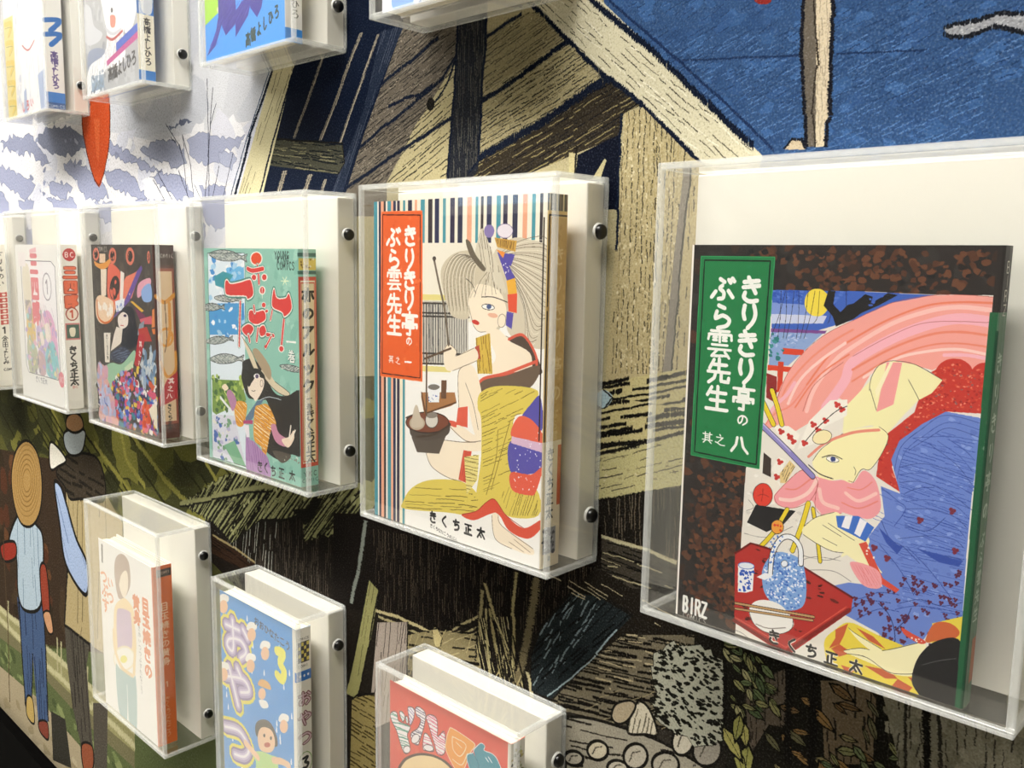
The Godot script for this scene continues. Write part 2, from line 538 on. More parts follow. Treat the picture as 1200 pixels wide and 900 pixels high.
func ceiling_light(x: float, z: float, energy: float, label: String):
	var t := thing("ceiling_light", label, "light", Vector3(x, 1.296, z), "ceiling panel lights")
	part("frame", soft_box(Vector3(1.24, 0.03, 0.34), 0.003), mats.white_metal, t, Vector3(0, -0.012, 0))
	part("diffuser", soft_box(Vector3(1.18, 0.008, 0.28), 0.002), mats.diffuser, t, Vector3(0, -0.031, 0))
	var a := AreaLight3D.new()
	a.name = "panel_light"
	a.area_size = Vector2(1.16, 0.27)
	a.light_energy = energy
	a.light_color = Color(1.0, 0.985, 0.955)
	a.area_range = 14.0
	a.shadow_enabled = true
	a.rotation.x = -PI / 2
	a.position = Vector3(0, -0.038, 0)
	t.add_child(a)

func plain_materials():
	mats.board = flat(Color(0.905, 0.895, 0.855), 0.55)
	mats.black = flat(Color(0.02, 0.02, 0.022), 0.35)
	mats.washer = flat(Color(0.82, 0.82, 0.80), 0.3)
	mats.white_metal = flat(Color(0.88, 0.88, 0.87), 0.4)
	var pane := StandardMaterial3D.new()
	pane.transparency = BaseMaterial3D.TRANSPARENCY_ALPHA
	pane.albedo_color = Color(0.93, 0.94, 0.93, 0.006)
	pane.roughness = 0.02
	mats.pane = pane
	var edge := StandardMaterial3D.new()
	edge.transparency = BaseMaterial3D.TRANSPARENCY_ALPHA
	edge.albedo_color = Color(0.93, 0.94, 0.93, 0.24)
	edge.roughness = 0.24
	edge.metallic_specular = 0.35
	mats.edge = edge
	var glass := StandardMaterial3D.new()
	glass.transparency = BaseMaterial3D.TRANSPARENCY_ALPHA
	glass.albedo_color = Color(0.9, 0.95, 0.96, 0.03)
	glass.roughness = 0.02
	mats.glass = glass
	var glow := StandardMaterial3D.new()
	glow.albedo_color = Color(0.95, 0.95, 0.93)
	glow.emission_enabled = true
	glow.emission = Color(1.0, 0.97, 0.92)
	glow.emission_energy_multiplier = 2.0
	mats.diffuser = glow
	var paper := StandardMaterial3D.new()
	paper.vertex_color_use_as_albedo = true
	paper.roughness = 0.9
	mats.paper = paper
	var wall := flat(Color(0.84, 0.83, 0.80), 0.85)
	mats.wall = wall
	mats.dark_wall = flat(Color(0.17, 0.165, 0.16), 0.8)
	var floor_mat := flat(Color(0.86, 0.84, 0.80), 0.35)
	var n := FastNoiseLite.new()
	n.seed = 3; n.frequency = 0.02
	var nt := NoiseTexture2D.new()
	nt.noise = n; nt.seamless = true; nt.width = 256; nt.height = 256
	var ramp := Gradient.new()
	ramp.set_color(0, Color(0.93, 0.93, 0.92)); ramp.set_color(1, Color(1, 1, 1))
	nt.color_ramp = ramp
	floor_mat.albedo_texture = nt
	floor_mat.uv1_triplanar = true
	mats.floor = floor_mat
	mats.dado = flat(Color(0.012, 0.011, 0.01), 0.9)
	mats.dado.metallic_specular = 0.1
	boards.screw_head = lathe_z([[0.0, 0.0032], [0.0024, 0.0031], [0.0036, 0.0025], [0.0041, 0.0014], [0.0042, 0.0]])
	boards.washer = lathe_z([[0.0, 0.0012], [0.0044, 0.0012], [0.0048, 0.0008], [0.0049, 0.0004], [0.0049, 0.0]])

# the mural, printed on six sheets pasted edge to edge; design coordinates are millimetres on the wall
func mural_panels(wall: Node3D):
	var ys := [[-0.70, -0.075], [-0.075, 0.55]]
	var xs := [[-2.0, -0.80, 1.6], [-0.80, -0.33, 3.0], [-0.33, 0.30, 3.0]]
	var tile := speckle(512, 0.5, 11, false)
	var pale := speckle(512, 0.45, 29, true)
	for c in xs:
		for r in ys:
			var wmm: float = (c[1] - c[0]) * 1000
			var hmm: float = (r[1] - r[0]) * 1000
			var p := Print.new(int(wmm * c[2]), int(hmm * c[2]), "d9d7d2")
			p.up = true
			p.ox = c[0] * 1000; p.oy = r[1] * 1000; p.sx = p.w / wmm; p.sy = p.h / hmm
			draw_mural(p)
			p.grain(tile); p.grain(pale)
			var m := StandardMaterial3D.new()
			m.albedo_texture = ImageTexture.create_from_image(p.img)
			m.roughness = 0.75
			m.metallic_specular = 0.12
			var st := SurfaceTool.new()
			st.begin(Mesh.PRIMITIVE_TRIANGLES)
			var a := Vector3(c[0], r[1], 0)
			var b := Vector3(c[1], r[1], 0)
			var d := Vector3(c[1], r[0], 0)
			var e := Vector3(c[0], r[0], 0)
			var back := Vector3(0, 0, -0.0008)
			var iu := 0.6 / p.w
			var iv := 0.6 / p.h
			quad(st, a, b, d, e, Vector3(0, 0, 1), [Vector2(iu, iv), Vector2(1 - iu, iv), Vector2(1 - iu, 1 - iv), Vector2(iu, 1 - iv)])
			quad(st, a + back, b + back, d + back, e + back, Vector3(0, 0, -1), [Vector2(0, 0), Vector2(1, 0), Vector2(1, 1), Vector2(0, 1)])
			for s in [[a, b], [b, d], [d, e], [e, a]]:
				quad(st, s[0], s[1], s[1] + back, s[0] + back, (s[0] + s[1]) / 2 - (a + d) / 2, [Vector2(0.5, 0), Vector2(0.5, 0.01), Vector2(0.51, 0.01), Vector2(0.51, 0)])
			part("mural_panel", st.commit(), m, wall, -wall.position, "printed mural sheet")

func _ready():
	# camera
	var cam := Camera3D.new()
	cam.name = "camera"
	cam.position = Vector3(0, 0, 0.396)
	cam.rotation = Vector3(deg_to_rad(-7.920), deg_to_rad(43.3686), deg_to_rad(1.077))
	cam.fov = 47.0016
	cam.near = 0.02; cam.far = 60.0
	add_child(cam)
	cam.current = true
	# daylight outside the window, and the exposure
	var env := Environment.new()
	env.background_mode = Environment.BG_SKY
	var sky_mat := ProceduralSkyMaterial.new()
	sky_mat.sky_top_color = Color(0.35, 0.62, 0.92)
	sky_mat.sky_horizon_color = Color(0.82, 0.92, 0.98)
	sky_mat.ground_horizon_color = Color(0.7, 0.74, 0.74)
	sky_mat.ground_bottom_color = Color(0.4, 0.42, 0.4)
	var sky := Sky.new()
	sky.sky_material = sky_mat
	env.sky = sky
	env.background_energy_multiplier = 3.0
	env.tonemap_mode = Environment.TONE_MAPPER_LINEAR
	env.tonemap_exposure = 1.0
	env.sdfgi_enabled = true; env.ssao_enabled = true; env.ssil_enabled = true
	var we := WorldEnvironment.new()
	we.name = "environment"
	we.environment = env
	add_child(we)
	plain_materials()
	# ceiling panel lights
	var place := ["at the far left end", "second from the left", "third from the left, in the middle", "fourth from the left", "nearest the large right case"]
	var lx := [-7.4, -5.4, -3.5, -1.9, -0.35]
	for i in 5:
		ceiling_light(lx[i], 0.75, 4.7, "long white ceiling panel light " + place[i])
	# the room
	setting("floor", box(Vector3(11.2, 0.1, 3.4)), mats.floor, Vector3(-3.6, -1.55, 1.44))
	setting("ceiling", box(Vector3(11.2, 0.1, 3.4)), mats.wall, Vector3(-3.6, 1.36, 1.44))
	var wall := setting("wall_back", box(Vector3(11.2, 2.8, 0.12)), mats.wall, Vector3(-3.6, -0.1, -0.0618))
	setting("wall_left", box(Vector3(0.1, 2.8, 3.3)), mats.wall, Vector3(-9.15, -0.1, 1.5))
	setting("wall_right", box(Vector3(0.1, 2.8, 3.3)), mats.dark_wall, Vector3(1.95, -0.1, 1.5))
	var far := 3.06
	setting("wall_front", box(Vector3(5.4, 2.8, 0.12)), mats.dark_wall, Vector3(-6.4, -0.1, far))
	setting("wall_front_001", box(Vector3(4.86, 2.8, 0.12)), mats.dark_wall, Vector3(-0.43, -0.1, far))
	setting("wall_front_002", box(Vector3(0.84, 1.74, 0.12)), mats.dark_wall, Vector3(-3.28, -0.63, far))
	setting("wall_front_003", box(Vector3(0.84, 0.3, 0.12)), mats.dark_wall, Vector3(-3.28, 1.15, far))
	var win := setting("window_1", window_frame(0.84, 0.76, 0.05), mats.white_metal, Vector3(-3.28, 0.62, far))
	part("pane", box(Vector3(0.74, 0.66, 0.005)), mats.glass, win)
	setting("baseboard_back", box(Vector3(11.0, 0.80, 0.014)), mats.dado, Vector3(-3.6, -1.0985, 0.0072))
	mural_panels(wall)
	cases()
	books()

func window_frame(w: float, h: float, t: float) -> Mesh:
	var st := SurfaceTool.new()
	st.begin(Mesh.PRIMITIVE_TRIANGLES)
	for s in [-1.0, 1.0]:
		add_soft(st, Vector3(s * (w - t) / 2, 0, 0), Vector3(t, h, 0.08), 0.003)
		add_soft(st, Vector3(0, s * (h - t) / 2, 0), Vector3(w - 2 * t, t, 0.08), 0.003)
	return st.commit()

func cases():
	var mid := 0.0464 - TALL
	var low := -0.2710 - SHORT
	var high := 0.1458
	display_case(-0.1572, mid, WIDE, TALL, DEEP, "largest looking clear case at the right, around the book with the green title panel")
	display_case(-0.3867, mid, WIDE, TALL, DEEP, "clear case around the book with the orange title panel")
	display_case(-0.6155, mid, WIDE, TALL, DEEP, "clear case around the teal book with red brush lettering")
	display_case(-0.8447, mid, WIDE, TALL, DEEP, "clear case around the dark book with coral crests")
	display_case(-1.0732, mid, WIDE, TALL, DEEP, "clear case around the white book with red lettering and a framed picture")
	display_case(-1.3018, mid, WIDE, TALL, DEEP, "clear case cut off at the left edge, middle row")
	display_case(-0.8478, -0.2520 - TALL, WIDE, TALL, 0.0536, "deep clear case around the white book with the orange spine, lower row")
	display_case(-0.6146, low, SLIM, SHORT, DEEP, "small clear case around the bright blue book, lower row")
	display_case(-0.3882, low, SLIM, SHORT, DEEP, "small clear case around the red book at the bottom edge")
	display_case(-1.0682, high, SLIM, SHORT, DEEP, "small clear case in the top left corner, upper row")
	display_case(-0.8407, high, SLIM, SHORT, DEEP, "small clear case around the grey book, above the red leaf")
	display_case(-0.6085, high, SLIM, SHORT, DEEP, "small clear case around the blue book with purple jagged letters")
	display_case(-0.3927, high, SLIM, SHORT, DEEP, "small clear case cut off at the top edge, over the gable")

func books():
	var g := "comic books in wall cases"
	var p: Print
	p = canvas(0.1309, 0.1782, 0.0098, 760, "2b2624"); draw_green_panel(p)
	comic_book("comic book with a green title panel and a pink-haired figure in a blue robe", [-0.2237, -0.0928, -0.1692, 0.0090, 0.0396, 0.0298], p, Color(0.16, 0.30, 0.22), g)
	p = canvas(0.1480, 0.2049, 0.0162, 620, "f0eee8"); draw_orange_panel(p)
	comic_book("comic book with an orange title panel and a seated figure in a yellow robe", [-0.4589, -0.3109, -0.1692, 0.0357, 0.0415, 0.0253], p, Color(0.75, 0.62, 0.40), g)
	p = canvas(0.1380, 0.1750, 0.0156, 460, "8fc2b2"); draw_teal(p)
	comic_book("teal comic book with red brush lettering and a dark-haired girl", [-0.6885, -0.5505, -0.1692, 0.0058, 0.0386, 0.0230], p, Color(0.50, 0.72, 0.65), g)
	p = canvas(0.1390, 0.1778, 0.0192, 360, "4b4743"); draw_dark(p)
	comic_book("dark comic book with coral crests, a fan and many coloured flowers", [-0.9224, -0.7834, -0.1692, 0.0086, 0.0374, 0.0182], p, Color(0.25, 0.16, 0.14), g)
	p = canvas(0.1393, 0.1776, 0.0173, 330, "efeeea"); draw_framed(p)
	comic_book("white comic book with red lettering and a pale framed picture", [-1.1420, -1.0027, -0.1692, 0.0084, 0.0384, 0.0211], p, Color(0.88, 0.87, 0.84), g)
	p = canvas(0.1231, 0.1789, 0.0189, 330, "f3f2ee"); draw_orange_spine(p)
	comic_book("white comic book with an orange spine and orange lettering", [-0.9062, -0.7831, -0.4676, -0.2887, 0.0500, 0.0311], p, Color(0.9, 0.9, 0.88), g, Color(0.84, 0.79, 0.68), 1.6)
	p = canvas(0.1162, 0.1743, 0.0139, 400, "4396dd"); draw_gingham(p)
	comic_book("bright blue comic book with purple gingham letters and a yellow number 3", [-0.6769, -0.5607, -0.4579, -0.2836, 0.0391, 0.0252], p, Color(0.86, 0.85, 0.80), g, Color(0.86, 0.80, 0.66), 0.6)
	p = canvas(0.1134, 0.1748, 0.0128, 480, "de5847"); draw_striped(p)
	comic_book("red comic book with striped letters, cut off at the bottom edge", [-0.4458, -0.3324, -0.4579, -0.2831, 0.0391, 0.0263], p, Color(0.86, 0.85, 0.80), g, Color(0.88, 0.85, 0.77), 1.2)
	p = canvas(0.1180, 0.1783, 0.0191, 260, "e9eaee"); draw_white(p)
	comic_book("white comic book with blue lettering on its spine, top left corner", [-1.1280, -1.0100, 0.1489, 0.3272, 0.0412, 0.0221], p, Color(0.85, 0.85, 0.84), g)
	p = canvas(0.1143, 0.1788, 0.0151, 320, "b4b6ba"); draw_grey(p)
	comic_book("grey comic book with a white shaggy animal wearing a red collar", [-0.9034, -0.7891, 0.1489, 0.3277, 0.0415, 0.0263], p, Color(0.3, 0.45, 0.7), g)
	p = canvas(0.1123, 0.1790, 0.0143, 400, "4a9cf0"); draw_jagged(p)
	comic_book("blue comic book with purple jagged letters and a lime green patch", [-0.6701, -0.5578, 0.1489, 0.3279, 0.0415, 0.0272], p, Color(0.85, 0.85, 0.84), g)
	p = canvas(0.1130, 0.1790, 0.0150, 300, "e4e8f2"); draw_pale(p)
	comic_book("pale blue comic book in the case cut off at the top edge", [-0.4500, -0.3370, 0.1489, 0.3279, 0.0415, 0.0265], p, Color(0.85, 0.85, 0.84), g)
	p = canvas(0.1385, 0.1776, 0.0173, 240, "d8d4cc"); draw_edge(p)
	comic_book("comic book at the left edge with only its lettered spine in view", [-1.3720, -1.2335, -0.1692, 0.0084, 0.0384, 0.0211], p, Color(0.85, 0.83, 0.78), g)

# ---------------------------------------------------------------- the flat print: mural (millimetres on the wall) and book jackets (thousandths of the cover width)
func draw_mural(p: Print):
	p.shape("bfc1c8",[-1466.9,392.3,-491.6,194.7,-491.6,2,-1562.2,-8.3])
	p.blots(["c6c8ce", "b8bbc4", "c0c2ca"],120,17,54,0.7,[-1466.9,392.3,-529.3,202.4,-530.2,92.4,-1518,177.7])
	p.shape("d2d1d5",[-1518,177.7,-1116.5,152.6,-855.9,108.6,-668.5,111.2,-673,0.3,-1562.2,-8.3])
	p.blots(["c4c6d2", "dcdce0", "cacbd6"],160,9,27,0.6,[-1518,177.7,-668.8,104.4,-700.9,0,-1562.2,-8.3])
	p.rag("6f7488","5f6478",3.7,[-1162.5,139.4,-1121.2,144.9,-1069.4,140.4,-1022.4,124.7,-1019.5,112.8,-1055.1,110.2,-1087.7,108.3,-1134.9,119.2,-1159.3,126.4])
	p.rag("858aa2","5f6478",4.2,[-1298.1,140.6,-1237.9,145.5,-1173.4,136.6,-1154.7,122.4,-1122.1,104.1,-1147.6,102,-1187.1,117.3,-1230.5,122.1,-1275.6,131])
	p.rag("9196b0","5f6478",3.4,[-1088.6,102,-1051.7,101.5,-1009.6,88.9,-978.2,72.6,-963.5,60,-1021.9,57.6,-1054.1,82.8,-1085,93.1])
	p.rag("9196b0","5f6478",4.3,[-1327.7,116.5,-1256.9,102.5,-1202.3,90.1,-1182.6,77.9,-1217.7,64,-1261.3,77.3,-1319,95.8])
	p.rag("9196b0","5f6478",3,[-972.9,120.7,-935.1,108.4,-892.1,96.2,-865.2,85.5,-838.8,79.6,-872.4,80.8,-907.1,91,-943.7,99.6,-974.3,108])
	p.rag("8f94aa","5f6478",2.8,[-884.6,101.7,-849.8,108.1,-811.4,103.7,-793.5,95.4,-788.2,83.8,-813.2,78.2,-831.8,86.5,-864.7,91.4])
	p.rag("9196b0","5f6478",3.1,[-976.6,87.1,-930,84.6,-894.4,71.9,-874.9,52.8,-932,63.6,-962.2,71.9])
	p.rag("999eb6","5f6478",2.4,[-786.7,106,-757.3,107.7,-729.8,101.5,-708.6,98.5,-685.4,100.5,-698.5,91.3,-719.6,90.2,-730.9,80.3,-758.9,80.7,-781.8,89])
	p.rag("9196b0","5f6478",2.7,[-865.9,76.6,-832.4,77.8,-801.3,70.4,-778.1,55.3,-808.9,50.7,-840.1,63.5])
	p.rag("a0a5bc","5f6478",2.3,[-730.3,90.9,-698.9,83.6,-709.8,73.8,-730.9,80.3])
	p.rag("5d6478","5f6478",2.5,[-823,117.4,-791.5,124.4,-779.7,120.6,-797.9,119.2])
	p.rag("9196b0","5f6478",3.6,[-1140.7,79.8,-1091.6,79.4,-1064.5,72.9,-1094.3,60,-1122.3,68.1])
	p.rag("9196b0","5f6478",4.4,[-1359.7,85.3,-1309.5,79.2,-1275.9,62,-1291.5,42.3,-1353.1,51.8])
	p.rag("9196b0","5f6478",4,[-1240.2,64.8,-1185,63,-1192.7,48.1,-1232.1,45.1])
	p.rag("9196b0","5f6478",3.7,[-1143.3,61.6,-1065.8,62.6,-1053.5,51.8,-1059.4,41.5,-1106.3,42.5,-1124.6,51.9])
	p.rag("9a9fb8","5f6478",3.2,[-1004.8,57.1,-956.4,52.3,-912,38.4,-958.8,29.6,-998.3,40.2])
	p.rag("9196b0","5f6478",2.8,[-903.2,53.8,-841,51.7,-816.3,36.4,-792.7,15.9,-843.4,22.1,-890.5,34.9])
	p.rag("959ab4","5f6478",2.4,[-766,60.4,-721.1,61.2,-717.5,26.3,-739.7,21.1,-761.7,35.3])
	p.rag("9196b0","5f6478",2.5,[-791.6,33,-756.4,26.8,-763.2,10.1,-792.9,13])
	p.rag("9196b0","5f6478",4.1,[-1268.9,33.9,-1180.1,25.1,-1194.5,2.2,-1261.9,5.9])
	p.rag("9196b0","5f6478",3.5,[-1079.2,31.3,-1008.7,23.6,-1019.7,3.1,-1063.8,6.4])
	p.rag("9196b0","5f6478",3.1,[-976.9,10,-915,6.9,-931.9,-12.5,-970.9,-9.9])
	p.blots(["8c92aa", "a6abc0", "7d839a"],60,2.1,6.9,0.5,[-1297.1,146.4,-997.2,122.7,-789.7,61.4,-1310.8,72.3])
	p.brush("262a38",0.91,[-790.2,53.8,-794.2,84.2,-802.4,98.8,-829.1,120.8])
	p.brush("262a38",0.9,[-778.2,53.3,-782.4,80.7,-796.7,109.6])
	p.brush("262a38",0.88,[-758,49,-750,86.9,-744.5,113.4,-738.3,144.5])
	p.brush("262a38",0.87,[-750.5,48.8,-749,94.9,-746.7,153.3])
	p.brush("262a38",0.81,[-706.5,86.7,-724.3,51.4])
	p.brush("262a38",0.84,[-731.1,77.7,-744.9,48.6])
	p.brush("262a38",0.99,[-859.5,71.8,-837.7,51.6])
	p.brush("262a38",0.97,[-849,77.2,-821.6,51.1])
	p.brush("262a38",0.93,[-807,77.8,-787.4,50])
	p.brush("262a38",0.88,[-763.7,49.2,-776.3,63.6])
	p.brush("262a38",0.93,[-820.5,108.7,-811.4,103.7])
	p.brush("262a38",0.91,[-796.7,109.6,-793.3,98.1])
	p.brush("262a38",0.85,[-744.5,113.4,-733.6,130.8])
	p.blob("b94823",[-996.7,184,-954.4,181.9,-952.2,152.1,-956.1,122.6,-964.7,100.9,-977.2,82.3,-989,71.1,-1002.1,80.3,-1016.3,104.3,-1026.3,128.3,-1026.7,146.6,-1005.5,159.2])
	p.shape("c65a30",[-995,142,-980.4,140.6,-987.1,95.9,-992.9,102.8])
	p.brush("5a2414",2,[-953.7,152.2,-956.1,122.6,-964.7,100.9,-977.2,82.3,-989,71.1,-1002.1,80.3,-1016.3,104.3,-1026.3,128.3,-1026.7,146.6,-1001.6,157.2])
	p.shape("9f9674",[-760.1,-256.9,-668.8,104.4,-473.9,212.3,-282.6,152.4,-217.1,33.3,-215.9,-142.2,-302.1,-194.1])
	p.shape("2d4870",[-381.4,210.2,-72.1,132.9,-59,-3.2,-214.6,-7.7])
	p.blots(["31507c", "29436b", "365786", "2f4c78", "2a456e"],1100,1.6,5.5,0.6,[-353.8,176,-78.3,116.9,-70,28.1,-255.8,34.7])
	p.strokes("4a6c9c",0.37,2.49,3.73,0.5,0.934,0.357,[-281,118.4,-95,89.7,-90.7,41.7,-227.1,46])
	p.strokes("20365a",0.37,2.9,4.15,0.5,0.934,0.357,[-316.7,168,-78.3,116.9,-73.2,62.2,-258.3,81.6])
	p.brush("1a2b4c",0.92,[-259.4,102.6,-238.1,100.3,-196.5,95.4])
	p.brush("1a2b4c",0.76,[-179,94.2,-158.7,92,-140.9,90])
	p.blots(["22355a"],40,0.36,0.83,0.8,[-153.9,91.8,-135,86.9,-115.5,60,-133.8,72])
	p.shape("5d564c",[-195.7,144.5,-190.3,143.3,-187.5,94.1,-185.5,54.5,-191,54.9,-192,69.6,-196.6,107.9])
	p.shape("c2b49a",[-191.6,143.6,-184.4,142.1,-181.7,110.3,-179.8,68.4,-182.2,64.9,-181.4,54.2,-185.8,54.5,-188,90.5])
	p.strokes("8f8472",0.19,1.14,7.63,0.6,0.070,-0.998,[-189.4,119,-183.2,117.9,-180.3,68.5,-181.7,54.9,-185.5,55.1])
	p.brush("12131a",1.7,[-195.7,144.5,-196.2,107.8,-191.7,69.6,-190.7,54.9])
	p.brush("12131a",1.9,[-184.4,142.1,-181.7,110.3,-179.2,68.4,-180.8,64.8,-180.4,54.1])
	p.brush("2a241e",0.64,[-191,119.3,-187.4,90.4,-187.9,69.2,-186,54.5])
	p.shape("8b8d92",[-133.7,98.1,-130.5,99,-119.9,99.4,-114.8,100.5,-101.6,98.6,-95.6,96,-94.9,88.7,-104,91.9,-114.4,95.7,-124.7,93.6,-132.3,94.6])
	p.blots(["a9abae", "6b6d74"],60,0.33,0.89,0.5,[-132.7,98.6,-119.8,99,-114.7,99.7,-104.5,98.6,-104,92.7,-114.4,95.9,-124.7,94.3])
	p.brush("14161c",1.7,[-133.7,98.1,-130.5,99,-119.9,99.4,-114.8,100.5,-101.6,98.6])
	p.brush("14161c",1.9,[-133.7,95.7,-131.2,94.2,-124.6,93.4,-114.3,95.5,-103.9,91.7])
	p.shape("b7a78c",[-200.8,54.3,-197.5,58.6,-192.6,57.7,-190.6,53.6])
	p.brush("12131a",1.2,[-201.1,54.7,-197.7,58.9,-192.3,58.2,-190.4,54.2])
	p.blob("7c2420",[-221.4,127.2,-214,125.9,-212,122.3,-216.7,122,-220.4,124])
	p.shape("5b544a",[-482.6,160.4,-424.1,150.7,-428.9,124.8,-450.5,103.6,-467.5,88.9,-497.9,53,-497.9,29.6,-555.3,30.8,-551.4,49.3])
	p.strokes("1e1c1b",0.54,2.21,14.8,0.8,0.929,0.369,[-482.6,156.8,-426.6,147.7,-431.6,124.3,-497.9,53,-551.4,49.3,-523.5,95.8])
	p.strokes("8b8272",0.3,2.46,3.45,0.5,0.929,0.369,[-482.6,156.8,-426.6,147.7,-431.6,124.3,-497.9,53,-551.4,49.3,-523.5,95.8])
	p.shape("a89e78",[-428.4,124.8,-428.5,96,-433.2,46.4,-497.9,49.1,-467.5,88.9,-450.5,103.6])
	p.strokes("1e1c18",0.64,3.46,14.8,0.8,0.913,0.408,[-428.4,124.8,-428.5,96,-433.3,53.7,-497.9,53,-467.5,88.9,-450.5,103.6])
	p.blots(["575046", "746b5e", "4c463e", "8a8070"],700,0.35,1.2,0.5,[-482.6,156.8,-426.6,147.7,-431.6,124.3,-497.9,53,-551.4,49.3,-523.5,95.8])
	p.blots(["8c8362", "b9af8a", "7c7354"],300,0.32,1.1,0.5,[-428.4,124.8,-428.5,96,-433.3,53.7,-497.9,53,-467.5,88.9,-450.5,103.6])
	p.brush("0b1222",2.5,[-507.2,118.3,-473.6,129.9,-445.3,142.9])
	p.brush("0b1222",2.6,[-532.1,77.7,-497.8,91.6,-467.6,104.5,-439.6,117.5,-427.7,129])
	p.brush("0b1222",2.7,[-551.4,48.9,-497.8,68.5,-458.8,80.8,-431.7,90.1])
	p.brush("0b1222",2.2,[-496.2,103.8,-479.5,107.6,-461.9,108.5,-450.6,112.6])
	p.brush("0b1222",1.8,[-453.2,98.5,-444.9,103.9,-436.8,111,-431.5,120.8,-427.9,127.3])
	p.blob("14120f",[-456.1,102.4,-451.9,105.2,-448.2,101.6,-450.4,97.3,-454.9,97.8])
	p.shape("9d9370",[-402.5,147.1,-353.2,157.5,-312.1,149.6,-306.3,104.6,-373,67.3,-407.1,61.1,-404.1,102])
	p.shape("9d9370",[-408.7,144.8,-374.2,144.3,-358.9,143.6,-335.1,123.1,-305.3,99.1,-407.1,62.8])
	p.strokes("1f1d19",0.5,2.31,9.92,0.75,0.941,0.340,[-416.6,135.2,-358.9,143.6,-335.1,123.1,-305.3,99.1,-415.4,63.3])
	p.strokes("8a7c54",0.26,2.98,8.26,0.6,0.941,0.340,[-416.6,135.2,-358.9,143.6,-335.1,123.1,-305.3,99.1,-415.4,63.3])
	p.shape("8b8160",[-404.6,137.5,-374.2,143.7,-361.5,143.4,-338.5,124.2,-401.9,103.5])
	p.strokes("2a2822",0.33,2.48,9.92,0.7,0.941,0.340,[-404.6,137.5,-374.2,143.7,-361.5,143.4,-338.5,124.2,-401.9,103.5])
	p.blots(["857c5e", "b2a985", "756c50", "978d6a"],700,0.34,1,0.5,[-420.7,135.9,-358.9,143.6,-335.1,123.1,-305.3,99.1,-415.4,63.3])
	p.strokes("55503f",0.2,1.49,4.3,0.45,0.941,0.340,[-416.6,135.2,-358.9,143.6,-335.1,123.1,-305.3,99.1,-415.4,63.3])
	p.brush("0b1222",3.1,[-420,93.1,-403.8,98.3,-369.6,110.2,-335.1,123.1])
	p.brush("0b1222",2.3,[-400.6,135.5,-387.1,140,-372.3,143.7])
	p.shape("2b251c",[-432.3,54.3,-305.3,99.1,-283.6,83.1,-295.3,79.6,-297.9,67.9,-326.2,61.4,-362.4,52.1,-432,35.5])
	p.strokes("8d8258",0.44,1.86,15.2,0.62,0.941,0.337,[-432.3,54.3,-305.3,99.1,-283.6,83.1,-295.3,79.6,-297.9,67.9,-326.2,61.4,-362.4,52.1,-432,35.5])
	p.strokes("0c0d14",0.44,2.53,13.5,0.7,0.941,0.337,[-432.3,54.3,-305.3,99.1,-283.6,83.1,-295.3,79.6,-297.9,67.9,-326.2,61.4,-362.4,52.1,-432,35.5])
	p.brush("0b1222",5.3,[-428,55.8,-407.1,62.8,-376,73.5,-345.6,84.5,-305.3,98.7])
	p.shape("1c1e24",[-426.2,154.5,-401.4,150.2,-404.1,102,-407,55.8,-415.9,49.2,-435.4,46.5,-431.1,89.2])
	p.strokes("55534a",0.34,1.68,12.6,0.6,-0.003,-1.000,[-426.2,151,-402.5,147.1,-404.1,102,-407.6,62.8,-416,52.8,-433.3,50,-429.8,89.1])
	p.brush("0b1222",2.1,[-426.7,154.5,-428.7,110,-434.4,48.3])
	p.brush("0b1222",2,[-401.3,146.9,-404.3,102.1,-407.1,61.1,-416,54.6])
	p.shape("0a1224",[-616.3,170.1,-577.6,200.2,-473.8,180.5,-482.5,151.3,-523.6,87.9,-555.3,30.8,-676.2,33.3,-668.7,51.7])
	p.brush("7a7264",3.6,[-571.3,151.1,-586.5,128.6,-612.6,92])
	p.brush("a89f8c",1.7,[-571.3,151.1,-586.5,128.6,-612.6,92])
	p.brush("2a2a2a",0.61,[-571.3,151.1,-586.5,128.6,-612.6,92])
	p.brush("7a7264",3.8,[-526.4,157.2,-541.6,137.1,-559.4,111.2,-576.9,87.7])
	p.brush("a89f8c",1.8,[-526.4,157.2,-541.6,137.1,-559.4,111.2,-576.9,87.7])
	p.brush("2a2a2a",0.63,[-526.4,157.2,-541.6,137.1,-559.4,111.2,-576.9,87.7])
	p.brush("7a7264",2.9,[-507.1,153.3,-523.3,128.9,-552.7,84.2])
	p.brush("a89f8c",1.4,[-507.1,153.3,-523.3,128.9,-552.7,84.2])
	p.brush("2a2a2a",0.49,[-507.1,153.3,-523.3,128.9,-552.7,84.2])
	p.brush("7a7264",6.3,[-626.6,67.8,-638.5,48.3])
	p.brush("a89f8c",2.9,[-626.6,67.8,-638.5,48.3])
	p.brush("2a2a2a",1.1,[-626.6,67.8,-638.5,48.3])
	p.brush("7a7264",6,[-591,63.3,-601.9,47])
	p.brush("a89f8c",2.8,[-591,63.3,-601.9,47])
	p.brush("2a2a2a",1,[-591,63.3,-601.9,47])
	p.brush("7a7264",4.2,[-571.2,58.5,-578.8,46.2])
	p.brush("a89f8c",1.9,[-571.2,58.5,-578.8,46.2])
	p.brush("2a2a2a",0.69,[-571.2,58.5,-578.8,46.2])
	p.shape("1a2233",[-503.9,154.7,-479.6,154.5,-494.7,134.6,-523.6,93.8,-551.5,45.2,-565.9,45.7,-544.1,75.5,-523.5,105.6])
	p.strokes("4a5060",0.38,1.9,21.4,0.6,-0.510,-0.860,[-503.9,154.7,-479.6,154.5,-494.7,134.6,-523.6,93.8,-551.5,45.2,-565.9,45.7,-544.1,75.5,-523.5,105.6])
	p.shape("3c3c30",[-639.1,93.4,-549.2,81.9,-546.9,69.6,-554.8,61.4,-654.7,73.9])
